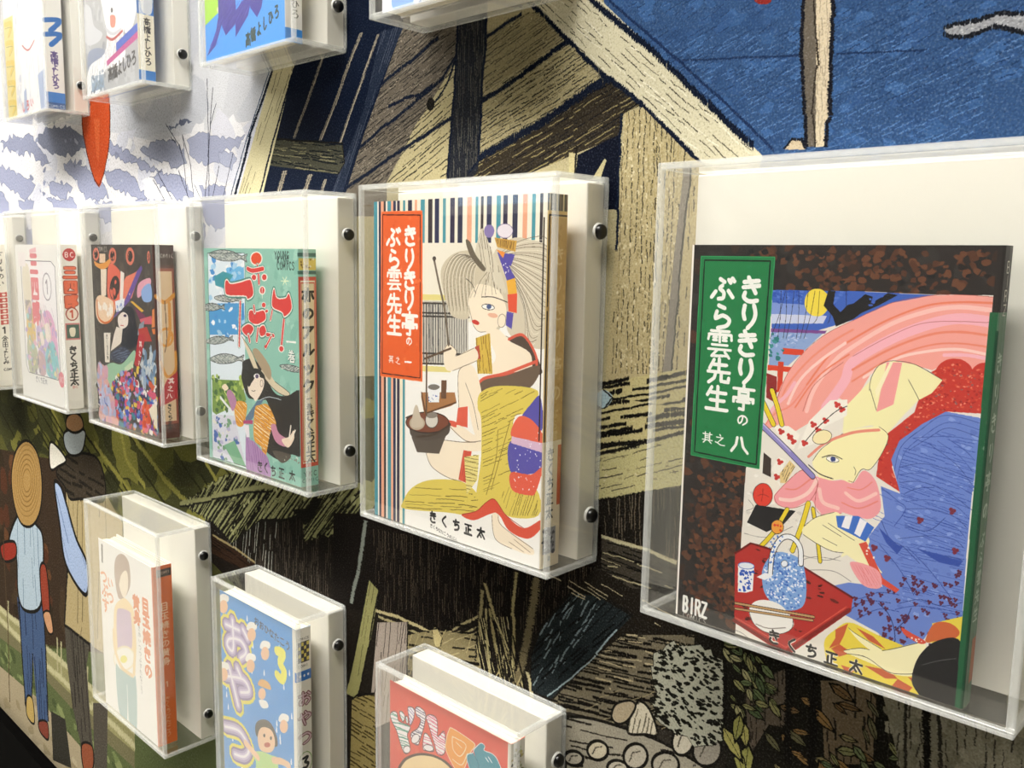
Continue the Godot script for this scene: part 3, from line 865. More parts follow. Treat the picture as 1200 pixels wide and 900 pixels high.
	p.strokes("7c7758",0.55,3.04,15.2,0.55,0.991,-0.131,[-639.1,93.4,-549.2,81.9,-546.9,69.6,-554.8,61.4,-654.7,73.9])
	p.strokes("0d0f14",0.73,3.05,21.3,0.7,0.992,-0.127,[-639.1,93.4,-549.2,81.9,-546.9,69.6,-554.8,61.4,-654.7,73.9])
	p.brush("14120f",1.2,[-639.1,93.4,-549.2,81.9,-546.9,69.6,-554.8,61.4])
	p.shape("c6be98",[-615.8,186.8,-585.4,181.6,-613.1,143.3,-669.4,33.1,-711.3,34,-643.6,144])
	p.strokes("3a362c",0.59,4.74,23.7,0.6,-0.561,-0.828,[-615.8,186.8,-585.4,181.6,-613.1,143.3,-666.8,42.4,-706,43.5,-643.6,144])
	p.brush("0b1222",4,[-619.1,183.1,-643.6,144.4,-678,98.3,-712.5,38.9])
	p.brush("33445e",1.4,[-623.1,183.8,-648.2,145,-682.5,98.7,-718.3,39])
	p.brush("0b1222",2.5,[-585.5,177.5,-611.9,144.2,-666.6,49.3])
	p.shape("c3bda2",[-359.5,145.6,-380.2,164.5,-323.1,150,-212.3,52.6,-213.1,46.3,-243,45.7,-250.1,54,-283.6,83.1,-335.1,123.1])
	p.strokes("2f2c24",0.37,3.13,8.55,0.7,0.778,-0.628,[-358.1,146.6,-347.9,152.2,-319.6,142.2,-218.6,57.3,-218.2,51.9,-250.1,54,-283.6,83.1,-335.1,123.1])
	p.strokes("dcd8c4",0.43,4.27,8.55,0.5,0.778,-0.628,[-358.1,146.6,-347.9,152.2,-319.6,142.2,-218.6,57.3,-218.2,51.9,-250.1,54,-283.6,83.1,-335.1,123.1])
	p.blots(["b0aa90", "d2ccb4", "a29c82"],500,0.3,0.89,0.6,[-358.1,146.6,-347.9,152.2,-319.6,142.2,-218.6,57.3,-218.2,51.9,-250.1,54,-283.6,83.1,-335.1,123.1])
	p.brush("0b1222",3.4,[-374.5,157.1,-359.4,144.3,-335.1,123.1,-305.3,99.1,-283.6,83.1,-250.1,54,-237.6,42.1])
	p.brush("0b1222",4.2,[-329.6,151.2,-319.6,142.2,-288.2,117.8,-258.9,92.9,-236.9,74,-217.3,57.2])
	p.brush("18284a",1.8,[-310.3,142.9,-303.9,137.1,-282.5,119.8,-262.1,103.1,-240,84.1,-219.1,65.9,-206.5,54.3])
	p.shape("070b18",[-326.2,60.2,-297.6,69.1,-295.8,29.1,-305.5,29.3,-327.4,47.7])
	p.shape("b0a67c",[-332.9,61.9,-328.2,61.3,-328.4,47.7,-332.7,47.9])
	p.shape("a39a74",[-307,57,-305.7,55.8,-309.7,45.6,-315.8,45.9])
	p.brush("14120f",1.3,[-327.2,65.3,-327.7,47.7])
	p.shape("aa9d76",[-294.6,79.5,-282.8,81.9,-251.4,54.1,-232.6,43,-237,-62.3,-301.4,-69.5,-297.3,19.3,-296,31.5,-294.7,65.3])
	p.strokes("221f1a",0.39,2.89,6.57,0.78,0.007,-1.000,[-294.6,79.5,-282.8,81.9,-251.4,54.1,-248.3,46,-251,-56.6,-297,-61.2,-296,31.5,-294.7,65.3])
	p.strokes("8f8054",0.26,3.94,5.26,0.6,0.007,-1.000,[-294.6,79.5,-282.8,81.9,-251.4,54.1,-248.3,46,-251,-56.6,-297,-61.2,-296,31.5,-294.7,65.3])
	p.blots(["bdb18c", "958a66", "857a58", "c8bd9a"],900,0.2,0.8,1.5,[-294.5,77.2,-282.7,79.6,-256.8,54.4,-256.6,-57.2,-295.4,-61.1,-296,31.5])
	p.brush("0b1222",1.6,[-296.1,79.7,-296.5,65.4,-296.5,29.1,-296.4,7])
	p.shape("746d62",[-255.6,49.7,-251,49.4,-255.1,-8.9,-258.3,-58.5,-263.1,-59,-259.4,4.2])
	p.brush("14120f",0.74,[-251,49.4,-255.1,-8.9,-258.3,-58.5])
	p.shape("b3a878",[-398.9,-94.2,-302.1,-66.9,-231.7,-49.4,-230.6,-86,-398,-140.9])
	p.blots(["8f8560", "c2b88e"],200,0.5,1.5,0.4,[-398.9,-94.6,-302.1,-67.3,-231.7,-49.7,-230.7,-84.3,-398,-140.9])
	p.strokes("0e0c0a",2.1,3.08,41.1,0.93,0.966,0.260,[-398.9,-94.6,-302.1,-67.3,-231.7,-49.7,-230.7,-84.3,-398,-140.9])
	p.blob("9db4be",[-302.6,-71.1,-295.7,-74.7,-301.7,-82.1,-309.8,-77.5])
	p.brush("14120f",1,[-302.6,-71.1,-295.7,-74.7,-301.7,-82.1])
	p.shape("b1aa7a",[-398,-140.9,-303.9,-108.2,-229.9,-82.5,-229.3,-109.5,-397.3,-171.1])
	p.blots(["968e68", "c0b892", "847c5a"],300,0.51,1.5,0.5,[-398,-140.9,-303.9,-108.2,-229.9,-82.5,-229.3,-109.5,-397.3,-171.1])
	p.strokes("3a362a",0.42,2.94,12.6,0.6,0.932,0.362,[-398,-140.9,-303.9,-108.2,-229.9,-82.5,-229.3,-109.5,-397.3,-171.1])
	p.brush("14120f",2,[-397.9,-141.3,-303.9,-108.6,-229.8,-82.8])
	p.brush("14120f",2.3,[-397.3,-171.1,-303.9,-136.8,-228.3,-109])
	p.shape("171410",[-397.3,-172.2,-303.9,-137.2,-228.3,-109.7,-225.5,-158.8,-248.2,-158.4,-272.5,-156.2,-303.1,-155.9,-397.6,-158.1])
	p.strokes("5c5244",0.44,1.82,14.1,0.55,0.045,-0.999,[-397.3,-172.2,-303.9,-137.2,-228.3,-109.7,-225.5,-158.8,-248.2,-158.4,-272.5,-156.2,-303.1,-155.9])
	p.shape("37322a",[-537.5,-187.1,-303.1,-156.3,-272.5,-156.6,-248.1,-159,-225.5,-158.8,-189.1,-164.1,-186.9,-197,-538.6,-301.9])
	p.strokes("0c0b09",0.85,2.35,23.5,0.75,1.000,-0.025,[-537.5,-187.1,-303.1,-156.3,-248.1,-159,-189.1,-164.1,-186.9,-197,-538.6,-301.9])
	p.strokes("a39a78",0.51,4.7,17.1,0.55,1.000,-0.025,[-537.5,-187.1,-303.1,-156.3,-248.1,-159,-189.1,-164.1,-186.9,-197,-538.6,-301.9])
	p.brush("b4ac8a",2,[-321.2,-158.1,-301.9,-156.6,-272.4,-157.1,-249.1,-159.2])
	p.brush("b4ac8a",1.3,[-315.2,-188.4,-293.4,-192.2,-268.7,-190.8])
	p.shape("55603a",[-1754.9,-391.2,-491.6,-157.5,-491.6,-527.7,-2025.1,-1436.2])
	p.shape("3b3c1e",[-1713.1,-229.4,-482.1,-81.5,-481.9,-155.7,-555.1,-224.2,-683.3,-255.1,-859,-408.8,-1843.1,-732.4])
	p.blots(["5c5c28", "2c2d18", "4d4d22", "6e6c30", "33341c"],420,9.7,34,0.8,[-1524.6,-228,-511.4,-103.4,-554.8,-196.5,-683,-247.2,-850.5,-295.5,-1577.8,-471.2])
	p.brush("85813c",7.9,[-1036.7,-217.9,-969.5,-245.9,-898.1,-279,-832.2,-300])
	p.brush("85813c",7.1,[-942,-189,-864.2,-226.4,-776.3,-252.1])
	p.brush("85813c",7.3,[-963.6,-187.4,-949.6,-223.2,-905.2,-243.2])
	p.brush("85813c",8.9,[-1166.5,-194.8,-1140.6,-212.8,-1179.5,-284.8])
	p.brush("85813c",5.9,[-772.8,-192.9,-726.6,-225,-682.4,-231.4])
	p.strokes("23230f",3.2,14.6,64.9,0.5,0.883,-0.469,[-1527.6,-241.6,-521.6,-111.1,-577.8,-201.4,-850.5,-295.5,-1571.3,-441.3])
	p.shape("15110d",[-776.2,-250.4,-676.3,-222.4,-525.6,-181.4,-447.9,-173.7,-361.4,-184.8,-360.1,-229.6,-498.4,-308.4,-622,-330.9,-765.3,-290.7])
	p.strokes("4b4238",0.48,2.14,16,0.55,-0.031,-1.000,[-700.7,-253,-612,-208.7,-525.6,-190.2,-447.8,-178.6,-402.2,-198.2,-447.2,-249.7,-549.8,-280.6,-694.1,-281.1])
	p.shape("2a1b11",[-763.7,-263.3,-725.4,-263.1,-685.9,-271.6,-702.1,-283.2,-764.7,-281.6])
	p.strokes("0d0a08",0.94,3.14,28.3,0.7,0.996,-0.086,[-763.7,-263.3,-725.4,-263.1,-685.9,-271.6,-702.1,-283.2,-764.7,-281.6])
	p.brush("8f7f58",2.2,[-761.5,-263.3,-721.4,-265.4,-685.9,-270.9])
	p.rag("86875a","14120e",2.4,[-827.1,-245.6,-797.9,-233.4,-738.9,-201.1,-690.1,-185.9,-595.1,-190.8,-508.9,-160.7,-506.2,-179.2,-529.9,-197.4,-561.1,-216.3,-586.1,-223.6,-607.6,-233.3,-605.3,-209.2,-639.8,-221.6,-676.6,-229.7,-725.4,-263.6,-758.7,-251.5])
	p.strokes("15130e",4.1,3.2,87.3,1,0.703,0.712,[-827.1,-245.6,-797.9,-233.4,-738.9,-201.1,-690.1,-185.9,-595.1,-190.8,-529.7,-168,-529.9,-197.4,-561.1,-216.3,-586.1,-223.6,-607.6,-233.3,-605.3,-209.2,-639.8,-221.6,-676.6,-229.7,-725.4,-263.6,-758.7,-251.5])
	p.strokes("8f9062",2.9,4.65,49.4,0.95,0.703,0.712,[-822.2,-244.6,-797.9,-234.1,-738.9,-202.1,-690.1,-187,-595.1,-191.4,-529.7,-168.9,-529.9,-196.5,-561.1,-215.4,-586.1,-222.1,-606.5,-231.7,-604.7,-209,-639.8,-220.6,-676.6,-228.6,-725.4,-262,-756.4,-250.5])
	p.blots(["9a9b6c", "6c6d46", "a8a97c"],60,1.3,2.9,1.6,[-798.1,-236.9,-739,-203.2,-690.2,-188,-595.1,-192.7,-529.7,-169.8,-529.9,-194.7,-586.1,-222.1,-605.3,-209.2,-639.8,-220.6,-676.6,-228.6,-725.3,-260.9])
	p.strokes("0f0e0a",1.2,6.4,34.9,0.7,0.703,0.712,[-827.1,-245.6,-797.9,-233.4,-738.9,-201.1,-690.1,-185.9,-595.1,-190.8,-529.7,-168,-529.9,-197.4,-561.1,-216.3,-586.1,-223.6,-607.6,-233.3,-605.3,-209.2,-639.8,-221.6,-676.6,-229.7,-725.4,-263.6,-758.7,-251.5])
	p.strokes("0f0e0a",1.5,5.82,17.5,0.5,0.747,0.665,[-798.1,-236.9,-739,-203.2,-690.2,-188,-595.1,-192.7,-529.7,-169.8,-529.9,-194.7,-586.1,-222.1,-605.3,-209.2,-639.8,-220.6,-676.6,-228.6,-725.3,-260.9])
	p.brush("85855a",4.7,[-827.2,-246.3,-761.6,-226.1,-702.7,-208,-646,-193.6])
	p.brush("14120f",1.7,[-827.3,-248.7,-761.7,-228.6,-702.8,-210.3,-653.3,-197.4])
	p.brush("14120f",2.5,[-758.7,-252.4,-725.5,-264.5,-676.7,-230.7,-639.9,-222.2,-605.4,-210.3])
	p.shape("12100c",[-625.5,-209.6,-603.6,-204,-591.9,-193,-579.2,-190.4,-595.5,-210.9,-605.6,-218.9,-612.1,-214.5])
	p.strokes("a8aaa0",0.58,4.04,17.3,0.6,-0.177,-0.984,[-759,-257.8,-725.4,-263.1,-676.7,-231.7,-647.1,-225.2,-655.8,-271.1,-693.8,-273.6])
	p.brush("7b8178",2.9,[-525.1,-196.4,-533.1,-231.5,-544.4,-279])
	p.brush("14120f",1.1,[-521.7,-195.6,-529.4,-230.6,-540.8,-277.9])
	p.shape("8b8752",[-520.9,-241.4,-508.7,-245.2,-512,-258.4,-526.5,-310.7,-541.2,-315.7,-526.2,-260.7])
	p.brush("14120f",1.4,[-520.9,-241.4,-508.7,-245.2,-512,-258.4,-526.5,-310.7])
	p.brush("14120f",1.4,[-520.9,-241.4,-526.2,-260.7,-541.2,-315.7])
	p.shape("1d1a15",[-512,-247.2,-48,-118.4,-33,-274.4,-560.3,-608.5])
	p.shape("110d0a",[-565.4,-199.6,-300.8,-149.3,-299.5,-180.9,-343.2,-234,-405,-238.9,-439.4,-265,-511.6,-269.1,-566.6,-279])
	p.strokes("4a4034",0.43,1.89,14.2,0.5,0.007,-1.000,[-514.5,-201.1,-303.6,-177.2,-347.7,-232,-405.1,-237,-439.4,-261.1,-511.6,-264.9])
	p.shape("1a1611",[-566.6,-279,-511.6,-264.9,-439.4,-261.1,-400,-235.5,-347.7,-232,-303.7,-175.6,-241.4,-192.2,-236.3,-288.7,-569.2,-441.3])
	p.brush("7b8178",4.2,[-523.6,-196.9,-531.2,-232.3,-542.4,-267.5])
	p.brush("14120f",1.6,[-519.7,-196.1,-527.2,-231.2,-538.3,-266.3])
	p.shape("8d8a58",[-520,-241.6,-507.7,-247.4,-518.3,-290.4,-534.9,-344.2,-550.3,-345.4,-535.1,-295.8])
	p.strokes("5c5a3a",0.52,3.14,13.1,0.6,-0.260,-0.966,[-520,-241.6,-507.7,-247.4,-518.3,-290.4,-534.9,-344.2,-550.3,-345.4,-535.1,-295.8])
	p.brush("14120f",1.6,[-520,-241.6,-507.7,-247.4,-518.3,-290.4,-534.9,-344.2])
	p.brush("14120f",1.6,[-520,-241.6,-535.1,-295.8,-550.3,-345.4])
	p.brush("b5a87c",2.4,[-511.6,-264.5,-483.2,-261.6,-459.4,-261.4,-445,-262.8])
	p.brush("9f946c",2.1,[-508.4,-268.2,-477.1,-266.9,-450.7,-266.6])
	p.brush("a89c72",2.1,[-436.7,-260.2,-420.5,-248.4,-400,-235.5])
	p.brush("a89c72",1.6,[-433.9,-263.2,-415.2,-252.4,-399.8,-242.9])
	p.shape("9d9186",[-509.7,-273.2,-474.1,-261.9,-475.4,-334.5,-522.1,-365.9])
	p.strokes("3a332e",0.61,3.8,22.8,0.7,-0.119,-0.993,[-509.7,-273.2,-474.1,-261.9,-475.4,-334.5,-522.1,-365.9])
	p.brush("14120f",1.5,[-474.1,-261.9,-475.2,-305.3])
	p.shape("857a58",[-474.1,-272.1,-447.9,-259.8,-399.7,-248.5,-399.2,-278.4,-474,-304.9])
	p.strokes("120f0b",1.7,3.45,19.7,0.85,0.982,0.191,[-474.1,-263.9,-447.9,-261.8,-400,-237.3,-399.2,-278.4,-474,-304.9])
	p.strokes("a89c74",0.69,4.15,13.8,0.6,0.871,0.492,[-436.7,-262.1,-400,-237.3,-399.4,-267.1,-433.7,-278.8])
	p.blob("b6a878",[-446.5,-259,-441.7,-256.9,-436.7,-262.1,-438.8,-268.7,-444.4,-269.7])
	p.brush("14120f",0.94,[-446.5,-259,-441.7,-256.9,-436.7,-262.1,-438.8,-268.7])
	p.brush("14120f",4.9,[-397.8,-216.4,-401.4,-267.8])
	p.brush("8a7f5a",3,[-397.8,-216.4,-401.4,-267.8])
	p.brush("14120f",4.1,[-393.9,-228.1,-389.1,-274.8])
	p.brush("a3986c",2.1,[-393.9,-228.1,-389.1,-274.8])
	p.brush("14120f",4.9,[-390.2,-227,-379.3,-271.4])
	p.brush("93875c",3,[-390.2,-227,-379.3,-271.4])
	p.brush("14120f",5.1,[-395.5,-211.2,-382.6,-237.5,-370,-260.7,-362.1,-272.5])
	p.brush("a09468",3.2,[-395.5,-211.2,-382.6,-237.5,-370,-260.7,-362.1,-272.5])
	p.brush("14120f",3.8,[-386.4,-231.4,-370.2,-253.5,-358,-271])
	p.brush("b1a578",1.9,[-386.4,-231.4,-370.2,-253.5,-358,-271])
	p.brush("14120f",4.4,[-367,-196.3,-369,-226.2,-370,-260.7])
	p.brush("958a60",2.6,[-367,-196.3,-369,-226.2,-370,-260.7])
	p.brush("14120f",8,[-350,-195.3,-356.6,-238.3,-366.1,-272.1])
	p.brush("6c6248",6.2,[-350,-195.3,-356.6,-238.3,-366.1,-272.1])
	p.brush("14120f",5,[-356,-259.5,-353,-269.2,-350.5,-275.4])
	p.brush("b5a982",3.2,[-356,-259.5,-353,-269.2,-350.5,-275.4])
	p.strokes("b8ad80",0.64,2.76,10.6,0.45,0.291,-0.957,[-407.6,-239.7,-370.9,-226.7,-364.9,-273.5,-399.2,-278.4])
	p.shape("1c2224",[-344.6,-225.7,-319,-195.2,-301,-193.5,-277,-198.4,-335.5,-269.8,-352.2,-270.7,-352.9,-247.7])
	p.strokes("77878a",0.98,2.94,9.8,0.55,0.502,0.865,[-345.6,-227.8,-318.9,-196.1,-306.8,-195.9,-294.8,-202.2,-323.6,-241.3,-351.2,-268.5])
	p.strokes("0b0d0d",1.4,3.9,17.6,0.6,0.678,0.735,[-344.6,-225.7,-319,-195.2,-301,-193.5,-277,-198.4,-335.5,-269.8,-352.2,-270.7,-352.9,-247.7])
	p.brush("8ea0a4",1.2,[-338.8,-269,-319,-250,-301.5,-228.8,-286.8,-209.4])
	p.brush("14120f",2.3,[-345.7,-226.1,-319,-194.4,-301,-192.6,-276.1,-197.4])
	p.shape("6b6350",[-301.4,-230.5,-282.9,-211.4,-236.2,-196.6,-233.3,-250.1,-291.9,-270.2,-322.4,-273.6,-335.4,-271.6])
	p.strokes("100d0a",1.4,2.17,21.7,0.85,0.986,0.166,[-301.4,-230.5,-282.9,-211.4,-236.2,-196.6,-233.3,-250.1,-291.9,-270.2,-322.4,-273.6,-335.4,-271.6])
	p.strokes("b0a280",0.72,3.97,10.8,0.55,0.986,0.166,[-297.6,-227.5,-282.9,-211.4,-236.2,-196.6,-234.6,-226.2,-302.6,-250.9])
	p.strokes("b7ab88",0.57,3.22,17.1,0.5,0.980,-0.198,[-348.9,-192.4,-303.7,-175.6,-241.4,-192.2,-241.1,-198.1,-294.9,-199,-325,-199.5])
	p.strokes("a3966c",0.7,4.64,16.2,0.4,0.407,0.914,[-474.1,-272.1,-399.9,-241,-355.9,-263,-368.9,-304.4,-474,-304.9])
	p.strokes("0c0a08",1.3,3.82,17,0.6,0.344,-0.939,[-407.6,-239.7,-370.9,-226.7,-355.6,-273.7,-399,-285.9])
	p.strokes("8a7f60",0.55,3.1,10.9,0.4,0.835,0.551,[-320.6,-264.3,-234.9,-220.2,-233.3,-250.1,-291.9,-270.2])
	p.shape("8a7c4c",[-542.6,-347,-513.5,-331.4,-511.6,-414.9,-547,-431.1])
	p.strokes("3a2f16",1.1,3.62,11.1,0.8,1.000,-0.009,[-542.6,-347,-513.5,-331.4,-511.6,-414.9,-547,-431.1])
	p.brush("14120f",2,[-542.6,-347,-535.5,-341.1,-513.5,-331.4])
	p.shape("2b2721",[-322.4,-273.6,-292,-268.6,-233.2,-251.6,-230.5,-301.7,-319.9,-344.9])
	p.blob("8e8878",[-380.6,-307.7,-319.9,-275.6,-278.3,-266.8,-245.8,-265.6,-220.3,-273.3,-249.3,-300.6,-379.4,-361.4])
	p.ring("14120f",1.9,[-380.6,-307.7,-319.9,-275.6,-278.3,-266.8,-245.8,-265.6,-220.3,-273.3,-249.3,-300.6,-379.4,-361.4])
	p.strokes("1b1814",1.2,4.75,23.8,0.6,0.972,0.234,[-380.6,-307.7,-319.9,-275.6,-278.3,-266.8,-245.8,-265.6,-220.3,-273.3,-249.3,-300.6,-379.4,-361.4])
	p.blob("b9b2a0",[-233,-256.9,-235.1,-262.6,-239,-266.8,-243.3,-267.8,-246.3,-265.2,-246.7,-260,-244.6,-254.2,-240.6,-250.1,-236.3,-249.2,-233.4,-251.8])
	p.ring("14120f",1.7,[-233,-256.9,-235.1,-262.6,-239,-266.8,-243.3,-267.8,-246.3,-265.2,-246.7,-260,-244.6,-254.2,-240.6,-250.1,-236.3,-249.2,-233.4,-251.8])
	p.brush("4a453c",0.73,[-243.1,-263.4,-241.3,-256.4,-237.2,-253.8])
	p.blob("a39c8c",[-262.6,-278.9,-265,-284.2,-269.5,-288.2,-274.5,-289.4,-278.1,-287.4,-278.9,-282.9,-276.4,-277.6,-271.8,-273.6,-266.9,-272.4,-263.4,-274.5])
	p.ring("14120f",1.8,[-262.6,-278.9,-265,-284.2,-269.5,-288.2,-274.5,-289.4,-278.1,-287.4,-278.9,-282.9,-276.4,-277.6,-271.8,-273.6,-266.9,-272.4,-263.4,-274.5])
	p.brush("4a453c",0.79,[-274.6,-285.7,-272.4,-279.3,-267.5,-276.4])
	p.blob("b5ab94",[-290.3,-286.8,-292.4,-290.9,-296.6,-294.2,-301.3,-295.4,-304.7,-293.9,-305.5,-290.5,-303.3,-286.3,-299.1,-283,-294.4,-281.9,-291.1,-283.3])
	p.ring("14120f",1.9,[-290.3,-286.8,-292.4,-290.9,-296.6,-294.2,-301.3,-295.4,-304.7,-293.9,-305.5,-290.5,-303.3,-286.3,-299.1,-283,-294.4,-281.9,-291.1,-283.3])
	p.brush("4a453c",0.83,[-301.6,-292.6,-299.5,-287.4,-294.9,-284.9])
	p.blob("8a8478",[-216.5,-256.1,-218.8,-262.1,-223.6,-266.5,-228.9,-267.8,-232.6,-265.3,-233.5,-260,-231,-253.9,-226.1,-249.5,-220.9,-248.4,-217.3,-250.9])
	p.ring("14120f",1.6,[-216.5,-256.1,-218.8,-262.1,-223.6,-266.5,-228.9,-267.8,-232.6,-265.3,-233.5,-260,-231,-253.9,-226.1,-249.5,-220.9,-248.4,-217.3,-250.9])
	p.brush("4a453c",0.71,[-229,-263.4,-226.7,-256.1,-221.6,-253])
	p.blob("a39c8c",[-308.6,-299.5,-310.5,-302.8,-314.5,-305.6,-319,-306.7,-322.4,-305.9,-323.3,-303.2,-321.3,-299.9,-317.2,-297.1,-312.7,-296,-309.4,-296.9])
	p.ring("14120f",2,[-308.6,-299.5,-310.5,-302.8,-314.5,-305.6,-319,-306.7,-322.4,-305.9,-323.3,-303.2,-321.3,-299.9,-317.2,-297.1,-312.7,-296,-309.4,-296.9])
	p.brush("4a453c",0.86,[-319.5,-304.8,-317.4,-300.6,-312.9,-298.2])
	p.blob("9a9484",[-241.9,-275,-244.2,-279.8,-248.9,-283.6,-254.3,-285,-258.3,-283.3,-259.3,-279.2,-256.9,-274.4,-252,-270.6,-246.7,-269.3,-242.8,-271])
	p.ring("14120f",1.7,[-241.9,-275,-244.2,-279.8,-248.9,-283.6,-254.3,-285,-258.3,-283.3,-259.3,-279.2,-256.9,-274.4,-252,-270.6,-246.7,-269.3,-242.8,-271])
	p.brush("4a453c",0.75,[-254.8,-281.8,-252.3,-275.8,-247.1,-272.8])
	p.blob("8e8878",[-322.1,-309.6,-324.7,-314,-329.9,-317.8,-335.9,-319.5,-340.3,-318.3,-341.3,-314.6,-338.6,-310.1,-333.3,-306.3,-327.4,-304.8,-323.1,-306])
	p.ring("14120f",2,[-322.1,-309.6,-324.7,-314,-329.9,-317.8,-335.9,-319.5,-340.3,-318.3,-341.3,-314.6,-338.6,-310.1,-333.3,-306.3,-327.4,-304.8,-323.1,-306])
	p.brush("4a453c",0.89,[-336.4,-316.8,-333.6,-311,-327.8,-307.9])
	p.blob("aaa392",[-275.6,-291.7,-277.5,-295.2,-281.5,-298.1,-286,-299.3,-289.4,-298.3,-290.3,-295.5,-288.3,-292,-284.3,-289.1,-279.8,-288,-276.5,-289])
	p.ring("14120f",1.8,[-275.6,-291.7,-277.5,-295.2,-281.5,-298.1,-286,-299.3,-289.4,-298.3,-290.3,-295.5,-288.3,-292,-284.3,-289.1,-279.8,-288,-276.5,-289])
	p.brush("4a453c",0.81,[-286.5,-297.2,-284.4,-292.7,-280,-290.3])
	p.blob("c2baa4",[-276.6,-268.6,-274.6,-255.6,-269.5,-246.8,-262,-249.5,-256.6,-261.7,-264.5,-264.9])
	p.ring("14120f",1.6,[-276.6,-268.6,-274.6,-255.6,-269.5,-246.8,-262,-249.5,-256.6,-261.7,-264.5,-264.9])
	p.strokes("5a5446",0.52,2.32,10.3,0.8,0.178,0.984,[-276.6,-268.6,-274.6,-255.6,-269.5,-246.8,-262,-249.5,-256.6,-261.7])
	p.blob("a2947a",[-288.5,-263.4,-286,-255,-276.3,-248.9,-272,-251,-277.2,-261.5,-284.1,-266.1])
	p.ring("14120f",1.3,[-288.5,-263.4,-286,-255,-276.3,-248.9,-272,-251,-277.2,-261.5,-284.1,-266.1])
	p.rag("a3a392","14130f",2.2,[-263.2,-225,-254.1,-206.1,-234.1,-201.9,-218.6,-204.1,-215.4,-235,-215.5,-249.6,-231,-257.6,-251.5,-256.1,-260.2,-252.4,-257.8,-237.3])
	p.blots(["14130f"],330,0.75,2.5,0.5,[-262.4,-224.7,-254.1,-206.1,-234.1,-201.9,-218.6,-204.1,-215.4,-235,-215.5,-249.6,-231,-257.6,-251.5,-256.1,-260.2,-252.4])
	p.brush("14120f",2.7,[-217.7,-196.1,-216,-224.1,-212.7,-256.3])
	p.shape("1a1813",[-216.9,-189.3,-164.7,-184.9,-123.9,-188.1,-124,-232.3,-212.1,-271.8])
	p.shape("5a5044",[-205,-215.7,-184.3,-197.7,-181.2,-228.1,-190.8,-229.7,-200.6,-251.2])
	p.strokes("2a251f",0.64,1.92,10.7,0.6,0.063,-0.998,[-205,-215.7,-184.3,-197.7,-181.2,-228.1,-190.8,-229.7,-200.6,-251.2])
	p.shape("6a5c48",[-165.9,-197.4,-145.2,-190,-139.2,-197.6,-138.7,-228.9,-161,-238.5])
	p.strokes("221d17",0.78,3.1,11.6,0.6,0.126,-0.992,[-165.9,-197.4,-145.2,-190,-139.2,-197.6,-138.7,-228.9,-161,-238.5])
	p.leaves(["73784a", "62704a", "8c8a5a", "4d5c3c", "a09c70"],60,2.5,5.3,0.5,"12110d",[-216.8,-191.4,-193,-194.4,-184.9,-221,-195.3,-227.2,-213.1,-234.1])
	p.leaves(["86683e", "6c5436", "7e7450", "625f44"],40,3.2,6.8,0.5,"12110d",[-191.1,-225.6,-164.1,-194.7,-139.2,-197.6,-134.4,-237,-188.8,-261.4])
	p.leaves(["566646", "6a7450", "7c7c52"],30,2.9,5.7,0.3,"12110d",[-147,-216.4,-126,-206,-124,-232.3,-172.2,-253.9])
	p.leaves(["8d8c4c", "a09a58"],10,5.4,9,1.2,"12110d",[-214.8,-225.9,-200.2,-220.4,-199.6,-266.3,-212.1,-271.8])
	p.brush("14120f",4.1,[-183,-191,-178.6,-246.1])
	p.brush("14120f",4.4,[-170.6,-192.9,-166.2,-244.9])
	p.shape("7f7b69",[-138,-189.4,-60.8,-188.5,-58.1,-218.2,-131.3,-253.5,-126.3,-225.5])
	p.blots(["8d8977", "726e5c"],120,1.1,2.6,1.4,[-135.9,-192.5,-65,-188.5,-62.7,-213.4,-128.4,-244.1])
	p.strokes("33302a",0.45,3.79,6.89,0.65,0.081,-0.997,[-136.1,-189.7,-60.8,-189.3,-58.1,-218.2,-131.3,-253.5])
	p.brush("14120f",3.2,[-117.7,-191.4,-114.4,-226.1])
	p.brush("2b2822",1.6,[-112.5,-193.2,-110,-224.1])
	p.brush("2b2822",1.3,[-126.2,-192.7,-123.4,-228.1])
	p.shape("8a866f",[-106.8,55.9,-65.2,61.4,-41.2,-188.3,-85.4,-192.1])
	p.shape("2d4870",[-117.7,73.5,-67,79.5,-59,-3.2,-102.5,5.7])
	p.shape("33261a",[-1619.6,-303.1,-1121.8,-254.4,-1008.6,-273,-1030.2,-471.8,-1701.4,-650.7])
	p.blots(["4a2a1a", "2a2014", "3e3020", "5a3a22"],160,7.3,19,1.2,[-1576.3,-306.3,-1129.3,-260.8,-1057,-287.6,-1076.8,-455.7,-1643.5,-603.9])
	p.shape("8f8b60",[-1677.4,-548.6,-1421.4,-524.8,-1238,-529.3,-1072.9,-528.3,-957.5,-531.1,-960.9,-567.5,-1084,-570.1,-1243.5,-566.4,-1427.1,-555.4,-1684.6,-579.6])
	p.shape("6f6a4c",[-1684.6,-579.6,-1427.1,-555.4,-1084,-570.1,-960.9,-567.5,-962.8,-588.5,-1119.4,-594.9,-1434.1,-593.3,-1693.9,-618.9])
	p.brush("b9b48c",9.5,[-1679.2,-556.3,-1422.4,-530.2,-1080.2,-537.4,-958.5,-541.4])
	p.brush("b9b48c",9.5,[-1684.6,-579.6,-1425.8,-548.6,-1082.4,-556,-959.9,-557])
	p.brush("a9a47e",4.6,[-1189.8,-502.3,-1196.5,-550.1])
	p.brush("a9a47e",4.5,[-1175.8,-503.4,-1182.3,-550.8])
	p.brush("a9a47e",5.4,[-1382,-507.1,-1390.3,-553.6])
	p.brush("a9a47e",4.2,[-1089.3,-507.5,-1095.3,-558.2])
	p.shape("55603a",[-1690.2,-603.1,-1431.5,-579.5,-1324.4,-572.9,-1118.6,-589,-962.8,-588.5,-606.6,-580.5,-607.9,-637.3,-968.3,-647.3,-1123.7,-630.2,-1267,-619.7,-1440.6,-628.3,-1705.2,-666.8])
